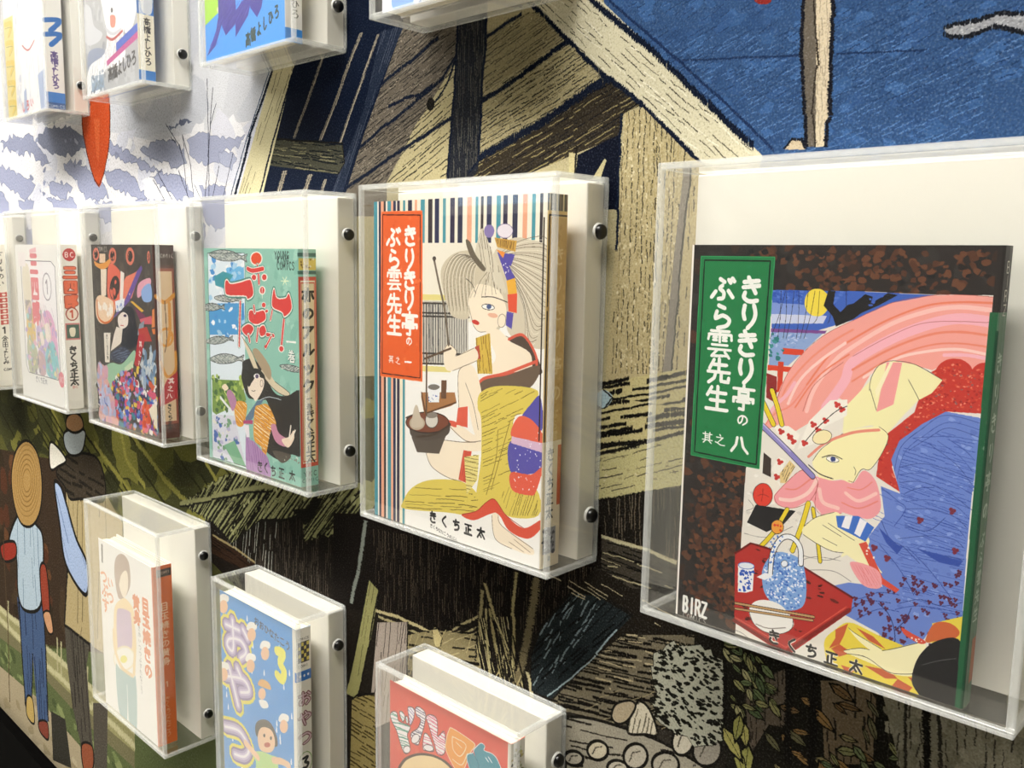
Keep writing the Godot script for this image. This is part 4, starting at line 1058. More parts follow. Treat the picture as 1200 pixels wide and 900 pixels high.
	p.blots(["6f7c4c", "45502e", "808a58"],150,5.3,15,0.6,[-1643.5,-603.9,-1324.9,-576.2,-1119,-592,-974.2,-593.5,-979.3,-647.3,-1267,-619.7,-1655.8,-658.4])
	p.shape("a3967a",[-1705.2,-666.8,-1440.6,-628.3,-1267,-619.7,-1123.7,-630.2,-968.3,-647.3,-607.9,-637.3,-609.6,-712.3,-1935.4,-1645.9])
	p.blots(["b0a386", "938668"],120,6.8,19,0.6,[-1657.6,-666.3,-1267.5,-622.9,-1003.1,-658.5,-1293.6,-795.4,-1713.7,-914.6])
	p.shape("2e2c25",[-1228.6,-620.1,-1176.3,-611.6,-1163.6,-675.7,-1231.5,-693.1])
	p.shape("3f5478",[-1340.7,-489.1,-1231.2,-463.7,-1236.6,-540.6,-1240.5,-639.6,-1281.8,-665.1,-1289.2,-558.1,-1304.4,-633.7,-1333.8,-651,-1334.5,-573.2])
	p.strokes("1d2a48",2.5,8.18,71.6,0.6,-0.013,-1.000,[-1340.7,-489.1,-1231.2,-463.7,-1236.6,-540.6,-1240.5,-639.6,-1281.8,-665.1,-1289.2,-558.1,-1304.4,-633.7,-1333.8,-651,-1334.5,-573.2])
	p.brush("14120f",4,[-1289.2,-558.1,-1304.4,-633.7,-1333.8,-651,-1334.5,-573.2,-1338.2,-494.5])
	p.brush("14120f",3.8,[-1231.2,-463.7,-1236.6,-540.6,-1240.5,-639.6])
	p.blob("b59a58",[-1324.5,-635,-1300.7,-630.4,-1299.7,-666,-1329.4,-665])
	p.ring("14120f",3.2,[-1324.5,-635,-1300.7,-630.4,-1299.7,-666,-1329.4,-665])
	p.blob("7a3a2c",[-1280.3,-655.3,-1245.7,-643.5,-1246.4,-669.1,-1277.7,-669.6])
	p.ring("14120f",3.1,[-1280.3,-655.3,-1245.7,-643.5,-1246.4,-669.1,-1277.7,-669.6])
	p.blob("a8bac8",[-1319.6,-365.3,-1285.2,-353.8,-1248.8,-360.1,-1223.3,-371.2,-1227.2,-417.1,-1248.5,-477.3,-1312.5,-500.3,-1336,-481.7,-1333.4,-426.7,-1361.3,-410.6])
	p.ring("14120f",5,[-1319.6,-365.3,-1285.2,-353.8,-1248.8,-360.1,-1223.3,-371.2,-1227.2,-417.1,-1248.5,-477.3,-1312.5,-500.3,-1336,-481.7,-1333.4,-426.7,-1361.3,-410.6])
	p.strokes("6f8496",2.4,13.8,59.2,0.5,-0.047,-0.999,[-1320.4,-370.2,-1248.8,-360.1,-1224.2,-377,-1244.8,-473.4,-1312,-497.8,-1334.9,-475.3])
	p.blob("8c2c20",[-1399.5,-425.8,-1336.8,-407.1,-1337.3,-430.1,-1389.2,-448])
	p.ring("14120f",4.3,[-1399.5,-425.8,-1336.8,-407.1,-1337.3,-430.1,-1389.2,-448])
	p.blob("8a3826",[-1240,-421.5,-1216.3,-413.1,-1211.7,-472.2,-1237.3,-483.8])
	p.ring("14120f",3.8,[-1240,-421.5,-1216.3,-413.1,-1211.7,-472.2,-1237.3,-483.8])
	p.blob("c2906a",[-1237.3,-483.8,-1211.9,-474,-1203.8,-498.8,-1222.3,-504.6])
	p.ring("14120f",2.9,[-1237.3,-483.8,-1211.9,-474,-1203.8,-498.8,-1222.3,-504.6])
	p.blob("a5834c",[-1261.8,-249.1,-1224.4,-261.2,-1213.7,-297.4,-1227.3,-338.7,-1262.1,-366.5,-1304.4,-372.5,-1330,-348.7,-1333.1,-308.3,-1306.4,-269.1])
	p.ring("14120f",3.7,[-1261.8,-249.1,-1224.4,-261.2,-1213.7,-297.4,-1227.3,-338.7,-1262.1,-366.5,-1304.4,-372.5,-1330,-348.7,-1333.1,-308.3,-1306.4,-269.1])
	p.ring("8c6c3a",1.8,[-1221.3,-296.1,-1235.2,-327.4,-1263.1,-351.2,-1295.2,-358.1,-1318.7,-344.5,-1323.8,-315.3,-1308.1,-282.7,-1278.9,-259.7,-1247.7,-254.8,-1226.1,-268.7])
	p.ring("8c6c3a",1.8,[-1227.9,-297.4,-1240,-324.5,-1264.1,-345,-1291.9,-350.8,-1312,-339,-1316.4,-313.9,-1302.9,-285.8,-1277.9,-266,-1250.8,-261.5,-1232.1,-273.6])
	p.ring("80602f",1.8,[-1234.6,-298.6,-1244.9,-321.5,-1265.3,-338.7,-1288.4,-343.5,-1305.3,-333.6,-1309,-312.5,-1297.8,-289,-1276.7,-272.2,-1254,-268.4,-1238.1,-278.5])
	p.ring("80602f",1.9,[-1241.3,-299.9,-1249.7,-318.5,-1266.3,-332.5,-1285.2,-336.3,-1298.8,-328.2,-1301.7,-311.2,-1292.7,-292,-1275.7,-278.4,-1257.1,-275.2,-1244.2,-283.5])
	p.ring("80602f",1.9,[-1248,-301.1,-1254.6,-315.5,-1267.5,-326.2,-1281.8,-329.1,-1292.2,-322.9,-1294.6,-309.8,-1287.6,-295.2,-1274.5,-284.7,-1260.4,-282.2,-1250.3,-288.5])
	p.ring("80602f",1.9,[-1254.8,-302.4,-1259.4,-312.5,-1268.5,-320,-1278.5,-321.9,-1285.9,-317.6,-1287.4,-308.5,-1282.7,-298.3,-1273.5,-290.9,-1263.5,-289.1,-1256.3,-293.5])
	p.brush("4a3a24",3.2,[-1386.8,-415.4,-1390.3,-553.6,-1400.6,-673])
	p.shape("4a453c",[-1160.5,-473.6,-1069.1,-453.3,-1093.3,-508.8,-1090,-567,-1085.3,-614.2,-1123.7,-630.2,-1147.5,-583.4,-1159.3,-525.9])
	p.shape("4a453c",[-1078.1,-551.7,-1032.2,-534.4,-1046.1,-640.8,-1085.4,-658.3])
	p.strokes("24211c",2.6,8.74,61.2,0.6,0.059,-0.998,[-1160.5,-473.6,-1069.1,-453.3,-1093.3,-508.8,-1085.3,-614.2,-1123.7,-630.2,-1147.5,-583.4])
	p.blob("8a4a30",[-1123.1,-625.4,-1087.8,-613,-1088.7,-643.2,-1119.3,-659.3])
	p.ring("14120f",3.5,[-1123.1,-625.4,-1087.8,-613,-1088.7,-643.2,-1119.3,-659.3])
	p.shape("ab9a70",[-1129.4,-281.5,-1008.6,-273,-967.2,-297.5,-995.5,-470.2,-1072.9,-475.5,-1160.9,-476.5,-1138.3,-388.6])
	p.strokes("6d6144",1.9,16.1,56.3,0.5,-0.122,-0.992,[-1129.4,-281.5,-1008.6,-273,-995.5,-470.2,-1160.9,-476.5])
	p.brush("14120f",4.1,[-1072.9,-475.5,-1160.9,-476.5,-1138.3,-388.6])
	p.blob("372f24",[-1160.7,-274.2,-1113.9,-243.9,-1036.3,-232.9,-1011.1,-254.4,-1018.7,-282.3,-1082.1,-292.7,-1118.7,-300.1,-1132.9,-288.4])
	p.ring("14120f",3.4,[-1160.7,-274.2,-1113.9,-243.9,-1036.3,-232.9,-1011.1,-254.4,-1018.7,-282.3,-1082.1,-292.7,-1118.7,-300.1,-1132.9,-288.4])
	p.strokes("1a1610",3.3,10.9,33.4,0.7,0.998,-0.067,[-1160.7,-274.2,-1113.9,-243.9,-1036.3,-232.9,-1011.1,-254.4,-1018.7,-282.3,-1118.7,-300.1])
	p.blob("9db0d2",[-1169.9,-290.8,-1149.2,-289.4,-1132.9,-308.2,-1106.5,-346.6,-1074.5,-373.2,-1084.4,-414.1,-1144,-391.1,-1158.9,-340.1])
	p.ring("14120f",5.2,[-1169.9,-290.8,-1149.2,-289.4,-1132.9,-308.2,-1106.5,-346.6,-1074.5,-373.2,-1084.4,-414.1,-1144,-391.1,-1158.9,-340.1])
	p.strokes("6a7ea6",2.1,12,42.8,0.6,0.503,-0.864,[-1166.2,-293.8,-1135.7,-308.7,-1106.5,-346.6,-1079.6,-374.5,-1089.2,-412.3,-1141.2,-390.4,-1156.1,-339.5])
	p.blob("aeb8be",[-1123.3,-216.5,-1065.2,-205.5,-1064.9,-222.5,-1080.2,-237.3,-1111.3,-243.5,-1128.3,-234])
	p.ring("14120f",3.3,[-1123.3,-216.5,-1065.2,-205.5,-1064.9,-222.5,-1080.2,-237.3,-1111.3,-243.5,-1128.3,-234])
	p.blob("a47c56",[-1115.6,-197.7,-1094.2,-189.9,-1071.9,-190.8,-1066.2,-203.7,-1092.1,-213.4,-1118.7,-211.3])
	p.ring("14120f",3.3,[-1115.6,-197.7,-1094.2,-189.9,-1071.9,-190.8,-1066.2,-203.7,-1092.1,-213.4,-1118.7,-211.3])
	p.blob("e6e2d6",[-1178,-239.8,-1153.2,-240,-1125.5,-252.5,-1151.2,-264.7,-1180,-272.9])
	p.ring("14120f",3.5,[-1178,-239.8,-1153.2,-240,-1125.5,-252.5,-1151.2,-264.7,-1180,-272.9])

func draw_green_panel(p: Print):
	p.blots(["4e3224", "3a2a22", "5c3a28", "33302e", "22201f"],700,8,26,0.9,[0,0,1000,0,1000,250,300,250,300,1362,0,1362])
	p.blots(["6a4028", "5a3826", "4a2e22"],260,7,16,0.8,[40,780,260,760,250,1330,60,1330])
	p.blots(["66402c", "543424"],160,7,15,0.8,[380,20,960,20,960,150,420,160])
	p.blots(["1c1b1c", "241f1e"],200,6,14,0.8,[0,0,1000,0,1000,250,300,250,300,1362,0,1362])
	p.shape("e7e2d8",[315,147,589,141,816,142,992,138,988,1033,989,1091,977,1377,250,1363,255,765,309,425])
	p.shape("3e63bd",[315,147,589,141,826,144,594,230,473,273,321,283])
	p.shape("7f97d6",[316,188,506,192,495,223,316,226])
	p.shape("c9cfe8",[316,226,508,222,497,247,318,258])
	p.shape("7a4a8e",[318,274,510,269,505,279,318,286])
	p.shape("8ba6d4",[318,286,498,279,388,392,318,398])
	p.blots(["b5c4e6", "6d8cc8"],60,2.6,7.9,0.4,[320,289,473,282,411,333,318,334])
	p.blots(["2f53b0", "5577cc"],70,3.3,9.2,0.5,[315,149,577,144,531,185,317,188])
	p.blob("f0d84a",[513,180,506,206,487,223,461,224,439,209,430,183,436,157,456,140,482,139,504,154])
	p.shape("1c1a1c",[507,142,530,144,526,185,551,208,573,184,591,179,625,149,649,156,644,177,694,143,723,148,668,182,616,208,594,227,540,254,526,221,495,190])
	p.blots(["3f63c4"],14,2.9,7,0.8,[637,148,694,146,662,182,628,199])
	p.bend("1c1a1c",1.6,[346,149,349,231,344,307])
	p.bend("1c1a1c",1.5,[366,148,369,230,364,305])
	p.bend("1c1a1c",1.5,[392,147,387,229,374,305])
	p.bend("1c1a1c",1.5,[408,147,413,227,410,302])
	p.bend("1c1a1c",1.5,[440,146,436,226,423,301])
	p.bend("1c1a1c",1.5,[463,145,453,225,436,300])
	p.bend("1c1a1c",1.5,[362,148,344,231,317,309])
	p.bend("1c1a1c",1.5,[478,145,477,224,465,249])
	p.bend("1c1a1c",1.5,[516,143,519,222,512,246])
	p.bend("1c1a1c",1.4,[565,142,570,219,564,244])
	p.shape("d8462c",[365,336,438,335,438,354,366,356])
	p.shape("d8462c",[314,396,398,396,396,413,314,414])
	p.shape("cf4028",[351,382,371,381,371,482,353,484])
	p.blots(["3f8f8f", "2f7a7a"],16,5.3,11,0.8,[315,277,342,281,386,354,347,383,313,373])
	p.shape("8c2a2a",[312,424,350,433,354,522,316,507])
	p.shape("f0a49a",[348,523,365,464,389,411,444,337,511,277,594,230,707,172,816,146,900,140,993,142,985,334,949,359,901,324,840,363,745,346,672,367,609,499,568,479,532,489,473,571,422,609,368,591,308,625])
	p.bend("f7c3bc",13,[993,181,902,175,819,190,711,235,598,313,540,366,483,458,461,535])
	p.bend("f2b3c0",31,[992,214,904,208,821,229,713,281,601,361,580,423,524,515])
	p.bend("ea8468",6.2,[991,160,901,161,807,176,699,224,597,289,527,343,456,448])
	p.bend("ea8a72",7.2,[992,252,906,246,823,260,715,310,602,385])
	p.bend("f8d0c8",8.3,[993,306,909,296,826,308,734,338,639,405])
	p.bend("ea8a72",5.2,[993,284,908,279,825,291,717,339,604,421])
	p.bend("f3b6c4",10,[991,317,931,311,869,316])
	p.bend("ee927c",6.5,[368,514,391,455,452,374,525,307,595,260])
	p.bend("f9cfc8",9.1,[395,518,430,438,491,370,574,303])
	p.bend("ea8468",5.1,[421,527,469,447,517,393,588,338])
	p.bend("f2b3c0",12,[326,571,351,529,390,487,414,446])
	p.bend("ee9080",5.3,[314,605,353,555,405,523,453,455])
	p.bend("a8504a",1.4,[354,510,389,414,444,337,511,278,594,231,707,172,816,146,900,140,993,143])
	p.bend("a8504a",1.3,[600,343,713,270,821,223,995,214])
	p.bend("a8504a",1.4,[448,537,482,445,571,364])
	p.shape("c43a30",[837,369,901,323,944,359,987,326,986,471,989,473,887,480,825,531,763,592,746,671,778,744,701,708,705,630,727,567,799,494,807,458,872,391])
	p.blob("c43a30",[952,364,944,392,919,411,887,414,860,400,848,374,857,346,882,327,914,324,941,339])
	p.blob("c43a30",[1014,364,1009,387,993,403,971,406,953,393,945,370,950,347,967,331,988,329,1006,342])
	p.blots(["d8573e", "a82a28", "e0705a", "9c2624", "e88a70", "8c5a5a"],300,1.6,4.9,0.7,[845,369,901,327,944,362,982,331,986,465,804,487,813,460,872,394])
	p.blots(["d8573e", "a82a28", "e0705a", "9c2624", "e88a70", "8c5a5a"],300,1.7,5,0.7,[831,438,983,422,986,471,886,477,825,525,757,587,742,672,771,738,706,705,711,629,733,567,785,501])
	p.shape("f2edb6",[659,415,678,366,723,346,790,351,871,389,844,431,807,457,771,503,727,567,674,551,586,581,585,508])
	p.shape("f0a0a0",[706,352,752,348,736,478,686,508])
	p.shape("f6f0c8",[715,351,725,350,684,466,677,443])
	p.bend("1c1a1c",1.4,[660,445,663,403,684,363,723,346,790,351,871,389])
	p.bend("1c1a1c",1.4,[662,439,686,502])
	p.bend("1c1a1c",1.1,[774,398,795,431,810,456])
	p.shape("6c86cf",[887,480,990,487,978,700,977,850,983,1093,908,1121,881,1182,846,1226,803,1240,742,1203,636,1177,657,1122,593,1090,640,1067,747,1052,686,914,683,918,736,828,717,736,777,748,742,648,762,586,825,525])
	p.blots(["7d97da", "6078c4", "879fdc"],160,4.4,12,0.6,[887,489,985,493,978,700,969,865,959,1087,803,1131,778,855,764,621])
	p.strokes("3a54a8",1.3,8.61,86.1,0.7,0.989,0.148,[779,584,890,539,975,567,977,689,970,906,800,850,768,691])
	p.strokes("4660b4",1.2,7.75,53.6,0.6,0.974,0.225,[720,741,772,749,797,792,851,951,722,988,689,917])
	p.strokes("3a54a8",1.3,8.41,77.6,0.55,1.000,-0.010,[789,905,972,864,980,1087,812,1081])
	p.bend("2b3f86",1.3,[991,503,887,491,826,539,769,603,754,682])
	p.bend("31499a",1.3,[992,523,899,510,833,559,781,618,764,704])
	p.bend("2b3f86",1.3,[991,545,900,527,844,566,792,611])
	p.bend("31499a",1.4,[800,572,902,552,984,554])
	p.bend("2b3f86",1.4,[767,668,832,645,908,650,976,667])
	p.bend("31499a",1.4,[768,691,834,674,910,684,979,711])
	p.bend("2b3f86",1.4,[773,714,836,700,912,718,981,756])
	p.bend("31499a",1.4,[795,769,860,751,935,754,978,785])
	p.bend("2b3f86",1.4,[797,792,873,777,937,787,975,814])
	p.bend("31499a",1.4,[793,816,875,811,939,816,972,843])
	p.bend("2b3f86",1.4,[780,890,878,857,941,855,968,872])
	p.bend("31499a",1.3,[871,570,936,606,974,645])
	p.bend("2b3f86",1.3,[845,580,927,630,977,684])
	p.bend("31499a",1.6,[902,560,950,587,977,611])
	p.bend("2b3f86",1.7,[789,746,826,722,874,710])
	p.bend("31499a",1.8,[720,741,773,773,797,792,767,852])
	p.bend("2b3f86",1.7,[800,845,866,845,911,795])
	p.bend("31499a",1.7,[842,906,903,921,971,911])
	p.bend("2b3f86",1.8,[726,842,758,895,798,910,851,951])
	p.bend("31499a",1.9,[809,907,880,963,957,1042])
	p.bend("2b3f86",1.9,[840,907,913,910,966,910])
	p.bend("31499a",2,[726,919,794,984,842,1053])
	p.bend("2b3f86",2,[800,1091,861,1061,922,1064,980,1036])
	p.bend("31499a",2,[789,1114,862,1081,976,1069])
	p.bend("2b3f86",1.9,[808,1008,848,1051])
	p.bend("31499a",2.1,[600,1092,670,1112,735,1074,799,1064])
	p.bend("2b3f86",2.1,[646,1161,697,1112,775,1097])
	p.bend("31499a",2.1,[674,1181,738,1128,802,1117])
	p.shape("3a58b0",[842,904,903,916,971,910,961,931,904,933])
	p.shape("3450a6",[721,867,781,908,798,910,783,938,747,910])
	p.shape("3450a6",[840,907,913,908,966,917,961,931,902,932])
	p.blob("5a2440",[968,1069,967,1073,963,1074,962,1071,963,1067,967,1066])
	p.blob("5a2440",[975,1070,973,1074,970,1075,968,1072,970,1068,973,1067])
	p.blob("5a2440",[971,1076,970,1079,966,1080,964,1078,966,1074,969,1073])
	p.blob("5a2440",[873,1016,872,1020,868,1021,866,1018,868,1014,871,1014])
	p.blob("5a2440",[880,1017,878,1021,875,1022,873,1019,874,1015,878,1014])
	p.blob("5a2440",[876,1023,874,1027,871,1028,869,1025,870,1021,874,1020])
	p.blob("5a2440",[964,944,962,948,959,949,957,946,958,942,962,941])
	p.blob("5a2440",[970,945,969,949,965,950,963,947,965,943,968,942])
	p.blob("5a2440",[967,951,965,955,962,955,960,952,961,949,965,948])
	p.blob("5a2440",[717,1111,715,1115,711,1116,709,1113,711,1109,715,1108])
	p.blob("5a2440",[725,1111,723,1116,719,1117,717,1114,718,1110,722,1108])
	p.blob("5a2440",[720,1117,718,1122,715,1123,712,1120,714,1116,718,1114])
	p.blob("5a2440",[901,1005,899,1009,896,1010,894,1007,895,1003,899,1002])
	p.blob("5a2440",[908,1006,906,1010,902,1011,900,1008,902,1004,906,1003])
	p.blob("5a2440",[904,1012,902,1015,898,1016,896,1013,898,1010,902,1009])
	p.blob("5a2440",[686,1160,684,1164,680,1165,678,1162,680,1158,684,1157])
	p.blob("5a2440",[693,1161,692,1165,688,1166,685,1163,687,1159,691,1158])
	p.blob("5a2440",[689,1167,687,1171,683,1172,681,1169,683,1165,687,1164])
	p.blob("5a2440",[624,1124,622,1128,618,1129,615,1126,617,1122,621,1121])
	p.blob("5a2440",[631,1124,629,1129,625,1130,623,1127,625,1123,629,1121])
	p.blob("5a2440",[627,1131,625,1135,621,1136,619,1133,620,1129,625,1128])
	p.blob("5a2440",[791,1217,790,1221,786,1222,784,1219,786,1215,789,1214])
	p.blob("5a2440",[799,1217,797,1221,793,1223,791,1220,793,1216,796,1214])
	p.blob("5a2440",[794,1223,793,1227,789,1229,787,1226,789,1222,792,1220])
	p.blob("5a2440",[839,1014,837,1018,834,1019,832,1016,833,1012,837,1011])
	p.blob("5a2440",[846,1015,844,1018,840,1019,838,1016,840,1013,844,1012])
	p.blob("5a2440",[842,1020,840,1024,836,1025,834,1022,836,1018,840,1017])
	p.blob("5a2440",[888,1058,887,1062,883,1063,881,1060,883,1056,886,1055])
	p.blob("5a2440",[895,1059,893,1063,890,1064,888,1061,889,1057,893,1056])
	p.blob("5a2440",[891,1065,889,1069,886,1070,884,1067,885,1063,889,1062])
	p.blob("5a2440",[824,1204,822,1208,819,1209,817,1206,818,1202,822,1201])
	p.blob("5a2440",[831,1205,829,1209,826,1210,824,1207,825,1203,829,1202])
	p.blob("5a2440",[827,1211,825,1215,822,1216,820,1213,821,1209,825,1208])
	p.blob("5a2440",[810,1006,809,1010,805,1011,803,1008,804,1004,808,1004])
	p.blob("5a2440",[817,1007,816,1011,812,1012,810,1009,811,1005,815,1004])
	p.blob("5a2440",[813,1013,811,1017,808,1018,806,1015,807,1011,811,1010])
	p.blob("5a2440",[683,1148,681,1152,677,1153,675,1150,677,1146,681,1145])
	p.blob("5a2440",[691,1148,689,1152,685,1154,683,1151,684,1146,688,1145])
	p.blob("5a2440",[686,1154,684,1159,680,1160,678,1157,680,1153,684,1151])
	p.blob("5a2440",[819,1133,817,1137,813,1138,811,1135,813,1131,817,1130])
	p.blob("5a2440",[826,1133,824,1137,820,1138,818,1135,820,1131,824,1130])
	p.blob("5a2440",[822,1139,820,1143,816,1144,814,1141,816,1137,819,1136])
	p.blob("5a2440",[775,1148,773,1152,769,1153,767,1150,769,1146,773,1145])
	p.blob("5a2440",[782,1149,780,1153,776,1154,774,1151,776,1147,780,1146])
	p.blob("5a2440",[778,1155,776,1159,772,1160,770,1157,772,1153,776,1152])
	p.blob("5a2440",[773,1142,771,1146,767,1147,765,1144,767,1140,771,1139])
	p.blob("5a2440",[780,1143,778,1147,774,1148,772,1145,774,1141,778,1140])
	p.blob("5a2440",[776,1149,774,1153,770,1154,768,1151,770,1147,774,1146])
	p.blob("5a2440",[897,1002,895,1005,891,1006,889,1003,891,1000,895,999])
	p.blob("5a2440",[903,1003,902,1006,898,1007,896,1004,898,1001,901,1000])
	p.blob("5a2440",[899,1008,898,1012,894,1013,892,1010,894,1006,897,1005])
	p.blob("5a2440",[763,1115,762,1119,758,1120,756,1117,757,1113,761,1112])
	p.blob("5a2440",[770,1116,769,1120,765,1121,763,1118,765,1114,768,1113])
	p.blob("5a2440",[766,1122,765,1126,761,1127,759,1124,760,1120,764,1119])
	p.blob("5a2440",[870,1026,868,1030,865,1031,863,1028,864,1024,868,1023])
	p.blob("5a2440",[877,1027,875,1031,872,1032,870,1029,871,1025,875,1024])
	p.blob("5a2440",[873,1033,871,1037,868,1038,866,1035,867,1031,871,1030])
	p.blob("5a2440",[829,1127,828,1131,824,1132,822,1129,823,1125,827,1124])
	p.blob("5a2440",[836,1127,835,1131,831,1132,829,1129,830,1125,834,1124])
	p.blob("5a2440",[832,1133,830,1137,827,1138,825,1135,826,1131,830,1130])
	p.blob("5a2440",[942,1033,941,1037,937,1038,935,1035,937,1031,940,1030])
	p.blob("5a2440",[949,1034,947,1038,944,1039,942,1036,943,1032,947,1031])
	p.blob("5a2440",[945,1040,943,1043,940,1044,938,1041,939,1038,943,1037])
	p.blob("5a2440",[852,1016,850,1020,847,1021,845,1018,846,1014,850,1013])
	p.blob("5a2440",[859,1017,857,1021,854,1022,852,1019,853,1015,857,1014])
	p.blob("5a2440",[855,1023,853,1026,850,1027,848,1024,849,1021,853,1020])
	p.blob("5a2440",[803,1026,801,1030,797,1031,795,1028,797,1024,801,1023])
	p.blob("5a2440",[810,1027,808,1031,804,1032,802,1029,804,1025,808,1024])
	p.blob("5a2440",[806,1033,804,1037,800,1038,798,1035,800,1031,804,1030])
	p.blob("5a2440",[951,1047,949,1051,946,1052,944,1049,945,1045,949,1044])
	p.blob("5a2440",[957,1048,956,1052,952,1053,950,1050,952,1046,955,1045])
	p.blob("5a2440",[954,1054,952,1057,949,1058,947,1055,948,1052,952,1051])
	p.blob("5a2440",[921,1051,920,1055,916,1056,914,1053,916,1050,919,1049])
	p.blob("5a2440",[928,1052,926,1056,923,1057,921,1054,922,1050,926,1049])
	p.blob("5a2440",[924,1058,922,1062,919,1063,917,1060,918,1056,922,1055])
	p.blob("5a2440",[946,1042,944,1046,941,1047,939,1044,940,1040,944,1039])
	p.blob("5a2440",[952,1043,951,1047,947,1048,945,1045,947,1041,950,1040])
	p.blob("5a2440",[949,1048,947,1052,944,1053,942,1050,943,1047,947,1046])
	p.blob("5a2440",[748,1136,746,1140,742,1142,740,1139,742,1134,746,1133])
	p.blob("5a2440",[755,1137,754,1141,750,1142,748,1139,749,1135,753,1134])
	p.blob("5a2440",[751,1143,749,1147,745,1148,743,1145,745,1141,749,1140])
	p.blob("5a2440",[836,994,834,998,831,999,829,996,830,992,834,991])
	p.blob("5a2440",[843,995,841,999,838,1000,835,997,837,993,841,992])
	p.blob("5a2440",[839,1001,837,1005,833,1006,831,1003,833,999,837,998])
	p.blob("5a2440",[839,1032,837,1036,833,1037,831,1034,833,1030,837,1029])
	p.blob("5a2440",[846,1033,844,1037,840,1038,838,1035,840,1031,844,1030])
	p.blob("5a2440",[842,1039,840,1043,836,1044,834,1041,836,1037,840,1036])
	p.blob("5a2440",[895,1173,893,1177,890,1178,888,1175,889,1171,893,1170])
	p.blob("5a2440",[902,1173,900,1177,896,1178,894,1175,896,1172,900,1170])
	p.blob("5a2440",[898,1179,896,1183,892,1184,890,1181,892,1177,896,1176])
	p.blob("5a2440",[815,1125,813,1129,809,1131,807,1128,809,1124,813,1123])
	p.blob("5a2440",[822,1126,820,1130,816,1131,814,1128,816,1124,820,1123])
	p.blob("5a2440",[818,1132,816,1136,812,1137,810,1134,812,1130,816,1129])
	p.blob("5a2440",[647,1156,646,1160,642,1161,639,1158,641,1154,645,1153])
	p.blob("5a2440",[655,1157,653,1161,649,1162,647,1159,649,1155,653,1154])
	p.blob("5a2440",[651,1163,649,1167,645,1168,643,1165,644,1161,648,1160])
	p.blob("5a2440",[763,1181,761,1185,757,1186,755,1183,757,1179,761,1178])
	p.blob("5a2440",[770,1181,768,1185,764,1186,762,1183,764,1179,768,1178])
	p.blob("5a2440",[766,1187,764,1191,760,1192,758,1190,760,1185,764,1184])
	p.blob("5a2440",[873,1088,871,1092,867,1093,865,1090,867,1086,871,1085])
	p.blob("5a2440",[880,1089,878,1093,874,1094,872,1091,874,1087,878,1086])
	p.blob("5a2440",[876,1094,874,1098,870,1099,868,1096,870,1093,874,1092])
	p.blob("5a2440",[838,1177,837,1181,833,1182,831,1179,832,1175,836,1174])
	p.blob("5a2440",[845,1178,844,1182,840,1183,838,1180,839,1176,843,1175])
	p.blob("5a2440",[841,1184,839,1188,836,1189,834,1186,835,1182,839,1181])
	p.blob("5a2440",[808,1178,806,1182,803,1183,801,1180,802,1176,806,1175])
	p.blob("5a2440",[815,1178,813,1182,810,1184,808,1181,809,1177,813,1176])
	p.blob("5a2440",[811,1184,809,1188,806,1190,803,1187,805,1183,809,1182])
	p.blob("5a2440",[818,1203,816,1207,812,1209,810,1206,812,1202,816,1201])
	p.blob("5a2440",[825,1204,823,1208,819,1209,817,1206,819,1202,823,1201])
	p.blob("5a2440",[821,1210,819,1214,815,1215,813,1212,815,1208,819,1207])
	p.blob("5a2440",[862,1003,860,1007,856,1008,854,1005,856,1001,860,1000])
	p.blob("5a2440",[868,1004,867,1008,863,1009,861,1006,863,1002,866,1001])
	p.blob("5a2440",[864,1010,863,1014,859,1015,857,1012,859,1008,862,1007])
	p.blob("5a2440",[764,1204,763,1208,759,1210,757,1207,758,1203,762,1201])
	p.blob("5a2440",[772,1205,770,1209,766,1210,764,1207,766,1203,769,1202])
	p.blob("5a2440",[767,1211,766,1215,762,1216,760,1213,761,1209,765,1208])
	p.blob("5a2440",[797,1079,795,1083,791,1084,789,1081,791,1077,795,1076])
	p.blob("5a2440",[804,1080,802,1084,798,1085,796,1082,798,1078,802,1077])
	p.blob("5a2440",[800,1086,798,1090,794,1091,792,1088,794,1084,798,1083])
	p.blob("5a2440",[849,1076,847,1080,844,1081,842,1078,843,1074,847,1073])
	p.blob("5a2440",[856,1076,854,1080,851,1081,849,1078,850,1075,854,1074])
	p.blob("5a2440",[852,1082,850,1086,847,1087,845,1084,846,1080,850,1079])
	p.blob("5a2440",[720,1104,718,1109,714,1110,712,1107,714,1103,718,1101])
	p.blob("5a2440",[727,1105,725,1109,721,1110,719,1107,721,1103,725,1102])
	p.blob("5a2440",[723,1111,721,1115,717,1116,715,1113,717,1109,721,1108])
	p.blob("5a2440",[785,1207,783,1211,779,1213,777,1210,779,1206,783,1204])
	p.blob("5a2440",[792,1208,790,1212,786,1213,784,1210,786,1206,790,1205])
	p.blob("5a2440",[788,1214,786,1218,782,1219,780,1216,782,1212,785,1211])
	p.blob("5a2440",[974,1086,972,1089,969,1090,967,1088,968,1084,972,1083])
	p.blob("5a2440",[980,1086,979,1090,975,1091,973,1088,975,1085,978,1084])
	p.blob("5a2440",[976,1092,975,1096,971,1097,970,1094,971,1090,974,1089])
	p.blob("5a2440",[875,1162,874,1166,870,1167,868,1164,870,1160,873,1159])
	p.blob("5a2440",[882,1163,881,1167,877,1168,875,1165,877,1161,880,1160])
	p.blob("5a2440",[878,1168,877,1172,873,1174,871,1171,873,1167,876,1166])
	p.blob("5a2440",[842,1002,840,1006,837,1007,835,1004,836,1000,840,999])
	p.blob("5a2440",[849,1003,847,1007,844,1008,842,1005,843,1001,847,1000])
	p.blob("5a2440",[845,1009,843,1013,840,1014,838,1011,839,1007,843,1006])
	p.blob("5a2440",[903,1146,901,1150,897,1151,895,1149,897,1145,901,1144])
